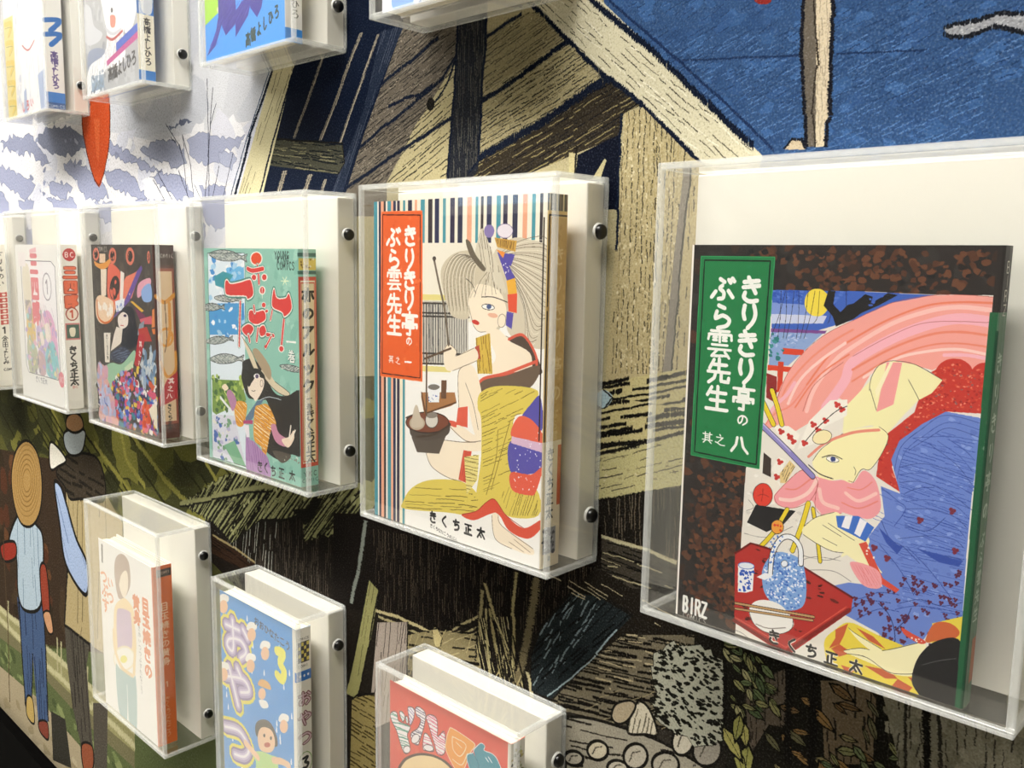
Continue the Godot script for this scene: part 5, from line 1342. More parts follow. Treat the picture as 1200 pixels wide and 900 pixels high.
	p.blob("5a2440",[909,1147,908,1151,904,1152,902,1149,904,1145,907,1144])
	p.blob("5a2440",[905,1153,904,1157,900,1158,898,1155,900,1151,903,1150])
	p.blob("5a2440",[781,1219,780,1223,776,1224,774,1221,776,1217,779,1216])
	p.blob("5a2440",[789,1219,787,1223,783,1224,781,1221,783,1217,786,1216])
	p.blob("5a2440",[784,1225,783,1229,779,1230,777,1227,779,1223,782,1222])
	p.blob("5a2440",[695,1244,693,1248,689,1250,687,1247,688,1242,692,1241])
	p.blob("5a2440",[702,1245,700,1249,696,1250,694,1247,696,1243,700,1242])
	p.blob("5a2440",[698,1251,696,1255,692,1256,690,1253,692,1249,695,1248])
	p.blob("5a2440",[799,1169,798,1173,794,1174,792,1171,794,1167,797,1166])
	p.blob("5a2440",[806,1169,805,1173,801,1175,799,1172,801,1168,804,1167])
	p.blob("5a2440",[802,1175,801,1179,797,1181,795,1178,796,1174,800,1172])
	p.blob("5a2440",[903,1191,901,1195,898,1196,896,1193,897,1189,901,1188])
	p.blob("5a2440",[910,1192,908,1196,905,1197,903,1194,904,1190,908,1189])
	p.blob("5a2440",[906,1197,904,1201,901,1202,899,1200,900,1196,904,1195])
	p.blob("5a2440",[963,952,962,956,958,957,956,954,958,950,961,949])
	p.blob("5a2440",[970,953,968,957,965,958,963,955,964,951,968,950])
	p.blob("5a2440",[966,959,965,963,961,963,959,960,961,957,964,956])
	p.blob("5a2440",[629,1162,627,1166,623,1168,620,1164,622,1160,626,1159])
	p.blob("5a2440",[636,1163,634,1167,630,1168,628,1165,630,1161,634,1160])
	p.blob("5a2440",[632,1169,630,1173,626,1174,623,1171,625,1167,629,1166])
	p.blob("5a2440",[823,1139,821,1143,817,1144,815,1141,817,1137,821,1136])
	p.blob("5a2440",[830,1139,828,1143,824,1144,822,1141,824,1137,828,1136])
	p.blob("5a2440",[826,1145,824,1149,820,1150,818,1147,820,1143,824,1142])
	p.blob("5a2440",[784,1053,782,1057,778,1058,776,1055,778,1051,782,1050])
	p.blob("5a2440",[791,1054,789,1058,785,1059,783,1056,785,1052,789,1051])
	p.blob("5a2440",[787,1060,785,1064,781,1065,779,1062,781,1058,785,1057])
	p.blob("5a2440",[851,1039,850,1043,846,1044,844,1041,846,1037,849,1036])
	p.blob("5a2440",[858,1040,857,1044,853,1045,851,1042,853,1038,856,1037])
	p.blob("5a2440",[854,1046,853,1050,849,1051,847,1048,849,1044,852,1043])
	p.blob("5a2440",[779,1179,777,1183,773,1184,771,1182,773,1177,777,1176])
	p.blob("5a2440",[786,1180,784,1184,780,1185,778,1182,780,1178,784,1177])
	p.blob("5a2440",[782,1186,780,1190,776,1191,774,1188,776,1184,780,1183])
	p.blob("5a2440",[761,1220,760,1224,756,1225,754,1222,755,1218,759,1217])
	p.blob("5a2440",[769,1221,767,1225,763,1226,761,1223,763,1219,766,1218])
	p.blob("5a2440",[764,1227,763,1231,759,1232,757,1229,758,1225,762,1224])
	p.blob("5a2440",[886,1093,884,1097,881,1098,879,1095,880,1091,884,1090])
	p.blob("5a2440",[893,1094,891,1098,887,1099,885,1096,887,1092,891,1091])
	p.blob("5a2440",[889,1100,887,1104,883,1105,881,1102,883,1098,887,1097])
	p.blob("5a2440",[690,1112,688,1116,684,1117,682,1114,684,1110,688,1109])
	p.blob("5a2440",[697,1113,695,1117,691,1118,689,1115,691,1111,695,1110])
	p.blob("5a2440",[693,1119,691,1123,687,1124,685,1121,687,1117,691,1116])
	p.blob("5a2440",[906,1192,905,1196,901,1197,899,1194,901,1190,904,1189])
	p.blob("5a2440",[913,1193,912,1197,908,1198,906,1195,908,1191,911,1190])
	p.blob("5a2440",[909,1199,908,1203,904,1204,902,1201,904,1197,907,1196])
	p.blob("5a2440",[896,1158,895,1162,891,1163,889,1160,891,1156,894,1155])
	p.blob("5a2440",[903,1158,902,1162,898,1163,896,1160,898,1156,901,1155])
	p.blob("5a2440",[899,1164,898,1168,894,1169,892,1166,894,1162,897,1161])
	p.blob("5a2440",[749,1104,748,1108,744,1109,742,1106,743,1102,747,1101])
	p.blob("5a2440",[757,1105,755,1109,751,1110,749,1107,751,1103,755,1102])
	p.blob("5a2440",[752,1111,751,1115,747,1116,745,1113,746,1109,750,1108])
	p.blob("5a2440",[765,1198,763,1202,759,1203,757,1200,759,1196,763,1195])
	p.blob("5a2440",[772,1199,770,1203,766,1204,764,1201,766,1197,770,1196])
	p.blob("5a2440",[768,1205,766,1209,762,1210,760,1207,762,1203,766,1202])
	p.blob("5a2440",[743,1076,742,1080,738,1081,736,1078,737,1074,741,1073])
	p.blob("5a2440",[751,1077,749,1081,745,1082,743,1079,745,1075,749,1074])
	p.blob("5a2440",[746,1083,745,1087,741,1088,739,1085,740,1081,744,1080])
	p.blob("5a2440",[833,1182,832,1186,828,1187,826,1184,827,1180,831,1179])
	p.blob("5a2440",[840,1182,839,1186,835,1187,833,1184,834,1180,838,1179])
	p.blob("5a2440",[836,1188,835,1192,831,1193,829,1190,830,1186,834,1185])
	p.blob("5a2440",[942,1098,941,1101,937,1102,935,1100,937,1096,940,1095])
	p.blob("5a2440",[949,1098,947,1102,944,1103,942,1100,943,1097,947,1096])
	p.blob("5a2440",[945,1104,944,1108,940,1109,938,1106,940,1102,943,1101])
	p.blob("5a2440",[959,979,958,983,954,984,952,981,954,977,957,977])
	p.blob("5a2440",[966,980,964,984,961,985,959,982,960,978,964,978])
	p.blob("5a2440",[962,986,960,990,957,991,955,988,956,984,960,983])
	p.blob("5a2440",[704,1089,702,1093,698,1094,696,1091,698,1087,702,1086])
	p.blob("5a2440",[711,1090,710,1094,706,1095,704,1092,705,1088,709,1087])
	p.blob("5a2440",[707,1096,705,1100,701,1101,699,1098,701,1094,705,1093])
	p.blob("5a2440",[717,1080,715,1084,711,1085,709,1082,711,1078,715,1077])
	p.blob("5a2440",[724,1081,722,1085,719,1086,716,1083,718,1079,722,1078])
	p.blob("5a2440",[720,1087,718,1091,714,1092,712,1089,714,1085,718,1084])
	p.blob("5a2440",[666,1110,664,1114,660,1115,658,1112,659,1108,663,1107])
	p.blob("5a2440",[673,1110,671,1115,667,1116,665,1113,667,1108,671,1107])
	p.blob("5a2440",[669,1116,667,1121,663,1122,661,1119,663,1115,667,1113])
	p.blob("5a2440",[634,1159,632,1164,628,1165,626,1162,628,1157,632,1156])
	p.blob("5a2440",[641,1160,640,1164,636,1165,633,1162,635,1158,639,1157])
	p.blob("5a2440",[637,1166,635,1170,631,1172,629,1169,631,1164,635,1163])
	p.blob("5a2440",[960,1048,958,1051,955,1052,953,1050,955,1046,958,1045])
	p.blob("5a2440",[967,1048,965,1052,962,1053,960,1050,961,1047,965,1046])
	p.blob("5a2440",[963,1054,961,1058,958,1059,956,1056,957,1052,961,1051])
	p.blob("5a2440",[853,1117,852,1121,848,1122,846,1119,848,1115,851,1114])
	p.blob("5a2440",[860,1117,859,1121,855,1122,853,1119,855,1116,858,1115])
	p.blob("5a2440",[856,1123,855,1127,851,1128,849,1125,851,1121,854,1120])
	p.blob("5a2440",[918,1033,917,1037,913,1038,911,1035,913,1031,916,1030])
	p.blob("5a2440",[925,1034,923,1038,920,1039,918,1036,919,1032,923,1031])
	p.blob("5a2440",[921,1040,919,1043,916,1044,914,1042,915,1038,919,1037])
	p.blob("5a2440",[944,991,942,995,939,996,937,993,938,989,942,988])
	p.blob("5a2440",[950,992,949,996,945,997,943,994,945,990,948,989])
	p.blob("5a2440",[946,998,945,1001,941,1002,939,999,941,996,944,995])
	p.blob("5a2440",[778,1169,777,1173,773,1174,771,1171,772,1167,776,1166])
	p.blob("5a2440",[785,1169,784,1173,780,1174,778,1171,780,1167,783,1166])
	p.blob("5a2440",[781,1175,780,1179,776,1180,774,1177,775,1173,779,1172])
	p.blob("5a2440",[753,1213,752,1217,748,1218,746,1215,747,1211,751,1210])
	p.blob("5a2440",[761,1213,759,1217,755,1219,753,1216,755,1211,758,1210])
	p.blob("5a2440",[756,1219,755,1223,751,1225,749,1222,750,1218,754,1216])
	p.blob("5a2440",[928,990,926,994,923,995,921,992,922,988,926,988])
	p.blob("5a2440",[934,991,933,995,929,996,927,993,929,989,932,988])
	p.blob("5a2440",[931,997,929,1001,925,1002,924,999,925,995,929,994])
	p.blob("5a2440",[930,1031,928,1035,925,1036,923,1033,924,1029,928,1028])
	p.blob("5a2440",[936,1032,935,1036,931,1037,929,1034,931,1030,934,1029])
	p.blob("5a2440",[932,1037,931,1041,927,1042,925,1039,927,1035,930,1035])
	p.blob("5a2440",[766,1057,765,1061,761,1062,759,1059,761,1055,764,1054])
	p.blob("5a2440",[774,1058,772,1062,768,1063,766,1060,768,1056,771,1055])
	p.blob("5a2440",[769,1064,768,1068,764,1069,762,1066,763,1062,767,1061])
	p.blob("5a2440",[669,1129,667,1134,663,1135,661,1132,662,1127,666,1126])
	p.blob("5a2440",[676,1130,674,1134,670,1135,668,1132,670,1128,674,1127])
	p.blob("5a2440",[672,1136,670,1140,666,1141,664,1138,665,1134,669,1133])
	p.blob("5a2440",[712,1144,710,1148,706,1149,704,1146,706,1142,710,1141])
	p.blob("5a2440",[720,1145,718,1149,714,1150,712,1147,713,1143,717,1142])
	p.blob("5a2440",[715,1151,713,1155,710,1156,707,1153,709,1149,713,1148])
	p.blob("5a2440",[699,1135,698,1139,694,1140,692,1137,693,1133,697,1132])
	p.blob("5a2440",[707,1135,705,1139,701,1141,699,1138,701,1133,705,1132])
	p.blob("5a2440",[703,1141,701,1146,697,1147,695,1144,696,1140,700,1138])
	p.blob("5a2440",[960,1031,958,1034,955,1035,953,1032,954,1029,958,1028])
	p.blob("5a2440",[966,1031,965,1035,961,1036,959,1033,961,1030,964,1029])
	p.blob("5a2440",[963,1037,961,1041,958,1042,956,1039,957,1035,961,1034])
	p.blob("5a2440",[957,958,956,962,952,962,950,960,952,956,955,955])
	p.blob("5a2440",[964,959,962,963,959,963,957,961,958,957,962,956])
	p.blob("5a2440",[960,964,958,968,955,969,953,966,955,962,958,961])
	p.blob("5a2440",[827,1121,825,1125,821,1126,819,1123,821,1119,825,1118])
	p.blob("5a2440",[834,1122,832,1126,828,1127,826,1124,828,1120,832,1119])
	p.blob("5a2440",[830,1128,828,1132,824,1133,822,1130,824,1126,828,1125])
	p.blob("5a2440",[816,1163,814,1167,810,1168,808,1165,810,1161,813,1160])
	p.blob("5a2440",[823,1164,821,1168,817,1169,815,1166,817,1162,821,1161])
	p.blob("5a2440",[818,1170,817,1174,813,1175,811,1172,813,1168,816,1167])
	p.blob("5a2440",[804,1142,802,1146,798,1147,796,1144,798,1140,802,1139])
	p.blob("5a2440",[811,1143,809,1147,805,1148,803,1145,805,1141,809,1140])
	p.blob("5a2440",[807,1149,805,1153,801,1154,799,1151,801,1147,805,1146])
	p.blob("5a2440",[690,1119,688,1123,684,1124,682,1121,684,1117,688,1116])
	p.blob("5a2440",[697,1119,695,1124,691,1125,689,1122,691,1117,695,1116])
	p.blob("5a2440",[693,1125,691,1130,687,1131,685,1128,687,1124,691,1122])
	p.blob("5a2440",[935,1085,934,1089,930,1090,928,1087,930,1084,933,1083])
	p.blob("5a2440",[942,1086,940,1090,937,1091,935,1088,937,1084,940,1083])
	p.blob("5a2440",[938,1092,937,1096,933,1097,931,1094,933,1090,936,1089])
	p.blob("5a2440",[709,1100,708,1104,704,1105,701,1102,703,1098,707,1097])
	p.blob("5a2440",[717,1101,715,1105,711,1106,709,1103,711,1099,715,1098])
	p.blob("5a2440",[712,1107,711,1111,707,1112,705,1109,706,1105,710,1104])
	p.blob("7a2c40",[931,766,928,771,923,772,920,768,922,762,928,761])
	p.blob("7a2c40",[939,767,937,773,931,774,928,770,931,764,936,763])
	p.blob("7a2c40",[934,775,931,781,925,782,922,778,925,772,931,771])
	p.blob("7a2c40",[843,812,840,818,834,819,831,815,834,809,840,808])
	p.blob("7a2c40",[852,814,849,820,843,821,840,816,842,811,848,809])
	p.blob("7a2c40",[846,822,843,828,837,829,834,825,836,819,842,818])
	p.blob("7a2c40",[949,882,946,888,940,889,937,885,940,879,945,878])
	p.blob("7a2c40",[957,884,954,889,949,890,946,886,948,881,954,879])
	p.blob("7a2c40",[951,892,949,897,943,899,940,894,942,889,948,887])
	p.blob("7a2c40",[714,929,711,935,705,937,701,932,704,926,710,925])
	p.blob("7a2c40",[723,931,720,937,714,938,711,934,713,928,720,926])
	p.blob("7a2c40",[717,939,714,945,708,947,704,942,707,936,713,935])
	p.blob("7a2c40",[756,953,753,959,747,960,743,956,746,950,752,948])
	p.blob("7a2c40",[765,954,762,960,756,962,753,957,755,951,762,950])
	p.blob("7a2c40",[759,963,756,969,750,970,746,966,749,960,755,959])
	p.bend("24306a",2.6,[799,1237,793,1181,771,1133,737,1108])
	p.bend("24306a",2,[793,1181,822,1139,838,1094])
	p.blots(["d5d0c8", "f2eee6"],40,5.5,15,0.5,[266,763,378,790,476,887,484,1032,281,1080])
	p.bend("8f8a86",2.1,[271,868,293,891,266,909])
	p.bend("8f8a86",2.1,[263,991,347,985,439,927])
	p.bend("8f8a86",2,[446,1054,522,1011,609,1003])
	p.bend("8f8a86",2.2,[481,1017,561,1013,608,987])
	p.bend("8f8a86",2.2,[491,1065,584,1043,647,1062])
	p.bend("8f8a86",2.4,[249,1348,282,1353,323,1372])
	p.shape("3a2f2a",[319,695,347,711,350,775,319,767])
	p.blob("ece6d8",[386,814,381,839,365,856,344,860,326,849,318,827,324,802,340,784,361,780,379,792])
	p.blob("dc4030",[360,835,355,860,338,878,315,882,297,871,288,849,294,823,312,805,334,801,352,813])
	p.ring("1c1a1c",2,[360,835,355,860,338,878,315,882,297,871,288,849,294,823,312,805,334,801,352,813])
	p.bend("8c2018",2,[305,849,324,839,347,844])
	p.bend("8c2018",2,[323,819,324,839,320,866])
	p.shape("1c1a1c",[300,881,446,872,406,927,346,967,271,950])
	p.blob("f6efb8",[493,694,521,649,586,590,586,581,698,552,728,576,715,629,682,688,653,695,631,740,595,739,595,736,533,751,504,723])
	p.bend("1c1a1c",1.4,[493,694,521,649,586,590])
	p.bend("1c1a1c",1.3,[698,552,728,576,715,629,682,688,653,695,631,740])
	p.bend("1c1a1c",3.2,[480,710,520,733,564,741])
	p.blob("f8f6f0",[580,679,575,684,564,687,552,687,542,683,538,677,543,672,554,669,567,670,577,673])
	p.ring("1c1a1c",1.5,[580,679,575,684,564,687,552,687,542,683,538,677,543,672,554,669,567,670,577,673])
	p.blob("39467e",[569,675,568,681,564,684,558,685,554,683,552,678,553,673,557,669,563,668,567,671])
	p.bend("1c1a1c",2.5,[523,678,557,664,591,672])
	p.bend("8a3a30",1.8,[616,738,637,739,654,722])
	p.bend("1c1a1c",1.3,[628,690,636,701,634,717])
	p.bend("e8907c",8.9,[478,683,527,632,587,596,634,577,698,562])
	p.blob("f0a0a6",[366,837,405,785,462,730,507,743,564,747,595,739,631,742,659,697,695,715,715,760,721,813,691,846,643,847,600,843,601,846,552,871,516,847,494,826,436,864,382,864])
	p.bend("f8cfc8",12,[388,843,434,837,485,802,511,753])
	p.bend("e98a80",5.2,[406,804,445,797,495,750])
	p.bend("f7c6c0",13,[522,783,537,824,588,833])
	p.bend("f7c6c0",11,[609,779,652,796,704,762])
	p.bend("ea8a80",4.9,[599,812,654,820,711,785])
	p.bend("ea8a80",3.6,[614,760,656,759,690,728])
	p.bend("a8504a",1.5,[366,837,405,785,462,730,515,759,494,826,436,864,382,864,366,837])
	p.bend("a8504a",1.4,[515,765,513,848,558,870,601,846])
	p.shape("f2eee4",[437,666,472,565,538,489,593,480,595,531,524,578,490,639])
	p.shape("f2eee4",[347,598,403,592,444,614,425,667,391,653])
	p.shape("f2eee4",[349,749,374,700,401,708,378,777])
	p.blob("c43a34",[488,569,486,574,479,575,476,571,479,565,485,565])
	p.blob("c43a34",[499,573,496,578,490,579,486,574,489,569,495,568])
	p.blob("c43a34",[492,579,489,584,482,585,479,580,482,575,488,574])
	p.blob("c43a34",[529,551,526,557,520,557,516,553,519,548,525,547])
	p.blob("c43a34",[539,555,536,560,530,561,526,557,529,552,536,551])
	p.blob("c43a34",[532,561,529,566,523,567,519,563,522,557,528,557])
	p.blob("c43a34",[505,586,502,591,496,592,493,587,496,582,502,581])
	p.blob("c43a34",[516,589,513,594,506,595,503,591,506,586,512,585])
	p.blob("c43a34",[508,595,505,600,499,601,496,597,499,592,505,591])
	p.blob("c43a34",[563,495,560,500,554,501,551,496,553,491,560,491])
	p.blob("c43a34",[573,499,570,504,564,505,561,500,563,495,570,494])
	p.blob("c43a34",[566,505,563,510,557,510,554,506,556,501,563,500])
	p.blob("c43a34",[579,508,576,514,570,514,567,510,570,505,576,504])
	p.blob("c43a34",[589,512,586,517,580,518,577,514,580,508,586,508])
	p.blob("c43a34",[582,518,579,523,573,524,570,519,573,514,579,513])
	p.blob("c43a34",[379,609,376,614,369,615,366,611,369,605,376,604])
	p.blob("c43a34",[390,613,387,618,380,619,377,614,380,609,386,608])
	p.blob("c43a34",[382,619,379,624,373,625,369,621,372,615,379,614])
	p.blob("c43a34",[424,635,421,640,414,641,411,637,414,631,420,630])
	p.blob("c43a34",[434,638,431,644,425,645,421,640,424,635,431,634])
	p.blob("c43a34",[427,644,424,650,417,651,414,646,417,641,423,640])
	p.blob("c43a34",[410,621,407,626,400,627,397,623,400,617,406,616])
	p.blob("c43a34",[421,624,418,630,411,631,407,626,410,621,417,620])
	p.blob("c43a34",[413,630,410,636,403,637,400,632,403,627,409,626])
	p.blob("c43a34",[374,764,370,770,364,771,360,767,363,761,370,760])
	p.blob("c43a34",[385,768,381,773,375,775,371,770,374,765,381,763])
	p.blob("c43a34",[377,774,374,780,367,781,363,777,366,771,373,770])
	p.blob("c43a34",[381,712,378,717,371,718,368,714,371,708,377,707])
	p.blob("c43a34",[392,715,389,720,382,722,379,717,382,712,388,711])
	p.blob("c43a34",[384,721,381,727,374,728,371,724,374,718,381,717])
	p.blob("c43a34",[463,635,460,641,454,642,450,637,453,632,460,631])
	p.blob("c43a34",[474,639,471,644,464,645,461,641,464,635,470,634])
	p.blob("c43a34",[466,645,463,650,457,651,453,647,456,641,463,641])
	p.bend("1c1a1c",2.5,[463,635,499,586,558,523,594,501])
	p.blob("f3e6b4",[550,598,548,612,536,627,517,635,499,635,488,626,490,611,502,597,521,588,539,589])
	p.ring("1c1a1c",1.5,[550,598,548,612,536,627,517,635,499,635,488,626,490,611,502,597,521,588,539,589])
	p.bend("1c1a1c",19,[284,492,311,534,348,594])
	p.bend("e8cf30",16,[284,492,311,534,348,594])
	p.bend("1c1a1c",18,[335,480,359,535,378,590])
	p.bend("e8cf30",15,[335,480,359,535,378,590])
	p.bend("1c1a1c",18,[488,837,471,913,443,1010])
	p.bend("e8cf30",15,[488,837,471,913,443,1010])
	p.bend("1c1a1c",16,[416,873,373,960,328,1023])
	p.bend("e8cf30",13,[416,873,373,960,328,1023])
	p.bend("1c1a1c",15,[505,852,524,934,541,1022])
	p.bend("e8cf30",11,[505,852,524,934,541,1022])
	p.bend("1c1a1c",21,[294,595,399,670,496,745])
	p.bend("8d86c6",17,[294,595,399,670,496,745])
	p.bend("b9b2e0",5.4,[307,596,413,675])
	p.blob("e8a040",[407,936,404,951,393,962,379,965,367,959,362,945,365,930,376,919,390,916,402,922])
	p.ring("1c1a1c",2,[407,936,404,951,393,962,379,965,367,959,362,945,365,930,376,919,390,916,402,922])
	p.blots(["d8402c"],8,4,6.7,1,[372,930,397,925,399,951,373,956])
	p.shape("e0c68a",[381,757,414,706,435,722,405,785,385,788])
	p.strokes("1c1a1c",1.3,7.86,39.3,1,0.344,-0.939,[387,756,415,713,432,726,405,782])
	p.blob("f5eebc",[477,919,515,880,576,848,601,855,639,884,694,909,679,955,631,948,609,990,635,967,580,978,522,964,478,946])
	p.bend("1c1a1c",1.5,[477,919,515,880,576,849])
	p.bend("1c1a1c",1.7,[478,946,522,964,580,978,635,967,673,931])
	p.shape("f5eebc",[593,963,673,931,744,1010,664,995])
	p.shape("d8503c",[663,933,686,921,745,1024,798,1047,789,1060,726,1038])
	p.blots(["f2eee4"],14,2.7,4.7,1,[671,938,687,928,785,1047,726,1035])
	p.blob("f0a2a6",[640,999,724,1001,744,1044,728,1064,681,1060])
	p.strokes("e07a80",1.4,8.17,54.4,1,0.598,0.802,[644,1003,724,1005,740,1045,727,1061,684,1058])
	p.shape("3f70c8",[583,859,655,844,707,870,683,921,591,895])
	p.shape("f0f0f4",[613,853,637,848,628,894,603,892])
	p.shape("f0f0f4",[661,849,683,858,665,911,646,903])
	p.bend("1c1a1c",1.4,[541,899,605,923])
	p.bend("1c1a1c",1.4,[559,889,617,914,648,926])
	p.bend("1c1a1c",1.4,[543,942,594,956])
	p.shape("b3302a",[232,1071,290,1020,361,1023,453,1045,657,1114,654,1160,448,1380,244,1322])
	p.blots(["4a1814", "6a1f1a"],40,6.3,17,0.35,[252,1070,291,1035,362,1037,630,1123,446,1342,263,1297])
	p.line("6a1612",7.1,[232,1071,290,1020,361,1023,453,1045,657,1114])
	p.line("7e1f1a",13,[243,1314,444,1368,649,1156])
	p.line("d85a48",3.2,[247,1302,443,1350,638,1149])
	p.blob("7fa6dc",[341,1095,377,1035,430,1022,479,1039,499,1107,497,1180,462,1213,409,1220,362,1194,343,1154])
	p.blots(["e8eef8", "3f6cc0", "dfe8f6", "5580cc"],380,2.3,5.3,0.9,[345,1094,377,1041,430,1025,479,1043,495,1108,494,1177,462,1208,409,1215,366,1193])
	p.bend("1c1a1c",20,[369,1110,373,1035,401,978,438,965,469,991,476,1047])
	p.bend("eef0f2",15,[369,1110,373,1035,401,978,438,965,469,991,476,1047])
	p.blots(["4a78c8"],60,2.3,4.5,0.9,[360,1001,389,965,411,960,384,1018,375,1071,360,1075])
	p.shape("eef0f2",[319,1134,350,1111,381,1111,351,1137])
	p.blob("e8ecf2",[430,1058,428,1066,422,1071,415,1073,409,1070,406,1064,408,1057,414,1051,421,1049,427,1052])
	p.ring("1c1a1c",1.5,[430,1058,428,1066,422,1071,415,1073,409,1070,406,1064,408,1057,414,1051,421,1049,427,1052])
	p.shape("eef0f2",[246,1106,308,1099,308,1187,283,1201,251,1207])
	p.blots(["3058b8"],40,3.1,7.1,0.9,[250,1124,306,1114,306,1186,254,1202])
	p.blob("dfe6ee",[308,1099,302,1107,287,1114,268,1117,253,1115,248,1108,254,1100,269,1094,288,1091,303,1093])
	p.ring("3058b8",2.3,[308,1099,302,1107,287,1114,268,1117,253,1115,248,1108,254,1100,269,1094,288,1091,303,1093])
	p.blob("f0eee8",[298,1264,316,1225,362,1205,417,1209,462,1248,458,1279,422,1308,368,1320,320,1304])
	p.bend("1c1a1c",1.9,[298,1264,320,1304,368,1320,422,1308,458,1279,462,1248])
	p.bend("9a948c",3.9,[328,1302,375,1303,436,1282])
	p.line("1c1a1c",11,[244,1250,532,1215])
	p.line("c09a68",7.1,[244,1250,532,1215])
	p.line("1c1a1c",9.5,[245,1270,529,1228])
	p.line("c09a68",6.3,[245,1270,529,1228])
	p.blob("e8d24a",[575,1282,608,1235,654,1197,743,1211,853,1231,879,1304,868,1382,779,1385,685,1378,602,1382,582,1336])
	p.shape("c8603a",[608,1235,648,1202,637,1248,625,1280,591,1305,610,1263])
	p.shape("c8603a",[625,1280,667,1295,627,1322,598,1303])
	p.shape("c8603a",[709,1324,788,1313,815,1332,777,1344])
	p.shape("c8603a",[815,1332,860,1344,843,1377,797,1365])
	p.shape("c8603a",[676,1208,730,1220,771,1249,718,1238])
	p.shape("c8603a",[635,1348,683,1347,658,1376])
	p.shape("c8603a",[845,1315,876,1311,872,1340])
	p.blob("f6efc0",[639,1297,693,1271,758,1259,869,1196,889,1213,869,1297,801,1322,748,1312,681,1305])
	p.bend("1c1a1c",1.7,[639,1297,693,1271,758,1259,869,1196])
	p.bend("1c1a1c",1.7,[650,1304,714,1295,788,1320,863,1299])
	p.blob("f6efc0",[649,1216,677,1229,758,1253,740,1273,685,1248])
	p.bend("1c1a1c",1.5,[649,1216,677,1229,758,1253])
	p.shape("e8d24a",[902,1124,989,1075,985,1164,894,1188])
	p.blob("cc663a",[887,1174,907,1123,949,1109,979,1127,964,1154,917,1175,891,1189])
	p.blob("1c1a1c",[856,1311,872,1238,920,1173,988,1163,994,1364,911,1375,869,1347])
	p.bend("6a6a6c",1.5,[883,1263,927,1235,976,1211])
	p.blob("d8503c",[814,1165,843,1173,887,1187,870,1199,825,1185])
	p.blots(["f2eee4"],8,1.9,3.2,1,[818,1167,881,1189,870,1198,825,1184])
	p.shape("1f7a45",[37,39,317,40,305,754,34,750])
	p.line("0c2416",5,[52,53,302,53,293,741,48,736,52,53])
	p.blots(["238350", "1a6d3c"],60,2.8,7.1,0.8,[53,55,300,54,290,739,51,732])
	p.line("2f9a5c",2.8,[37,39,317,40,305,754,34,750,37,39])
	p.text("f4f3ee","き",237,149,89,17,0,0,1.0,0)
	p.text("f4f3ee","り",237,238,89,17,0,0,1.0,0)
	p.text("f4f3ee","き",233,331,90,17,0,0,1.0,0)
	p.text("f4f3ee","り",235,425,90,17,0,0,1.0,0)
	p.text("f4f3ee","亭",231,520,88,13,0,0,1.0,0)
	p.text("f4f3ee","の",232,595,46,13,0,0,1.0,0)
	p.text("f4f3ee","ぶ",128,152,85,17,0,0,1.15,0)
	p.text("f4f3ee","ら",131,245,86,17,0,0,1.15,0)
	p.text("f4f3ee","雲",128,340,100,10,0,0,1.0,0)
	p.text("f4f3ee","先",130,435,92,14,0,0,1.0,0)
	p.text("f4f3ee","生",128,532,92,14,0,0,1.0,0)
	p.text("f4f3ee","其",98,676,42,10,0,0,1.0,0)
	p.text("f4f3ee","之",149,678,42,10,0,0,1.0,0)
	p.text("f4f3ee","八",226,682,69,15,0,0,1.0,0)
	p.text("f4f0e4","き",397,1328,44,26,0,0,1.0,0)
	p.text("1c1a1c","き",397,1328,49,16,0,0,1.0,0)
	p.text("f4f0e4","く",463,1334,44,26,0,0,1.0,0)
	p.text("1c1a1c","く",463,1334,48,16,0,0,1.0,0)
	p.text("f4f0e4","ち",531,1334,43,26,0,0,1.0,0)
	p.text("1c1a1c","ち",531,1334,47,16,0,0,1.0,0)
	p.text("f4f0e4","正",601,1336,42,26,0,0,1.0,0)
	p.text("1c1a1c","正",601,1336,47,16,0,0,1.0,0)
	p.text("f4f0e4","太",683,1336,42,26,0,0,1.0,0)
	p.text("1c1a1c","太",683,1336,46,16,0,0,1.0,0)
	p.text("f0efea","BIRZ",42,1312,62,16,26,0,0.42,0)
	p.text("d8d4cc","COMICS",39,1355,20,10,17,0,0.8,0)
	p.shape("efeae2",[0,0,8,0,8,1362,0,1362])
	p.shape("1e5c3a",[980,186,1000,186,1000,1362,984,1362])
	p.shape("2b2624",[985,0,1000,0,1000,186,985,186])
	p.shape("2b2624",[1000,0,1075,0,1075,190,1000,190])
	p.shape("5c7a62",[1000,186,1075,186,1075,1362,1000,1362])
	p.blots(["526e58", "688670"],60,4,9,1.2,[1002,240,1073,240,1073,1362,1002,1362])
	p.line("184a30",8,[1003,240,1003,1362])
	p.text("b4c4b2","きりきり亭の",1037,330,58,12,0,86,0.8,0)
	p.text("aabcaa","ぶら雲先生",1037,850,46,12,0,56,0.8,0)
	p.shape("b06a48",[1030,1150,1075,1150,1075,1290,1030,1290])
	p.text("c9c4b8","BIRZ",1037,60,34,10,0,40,1.0,0)

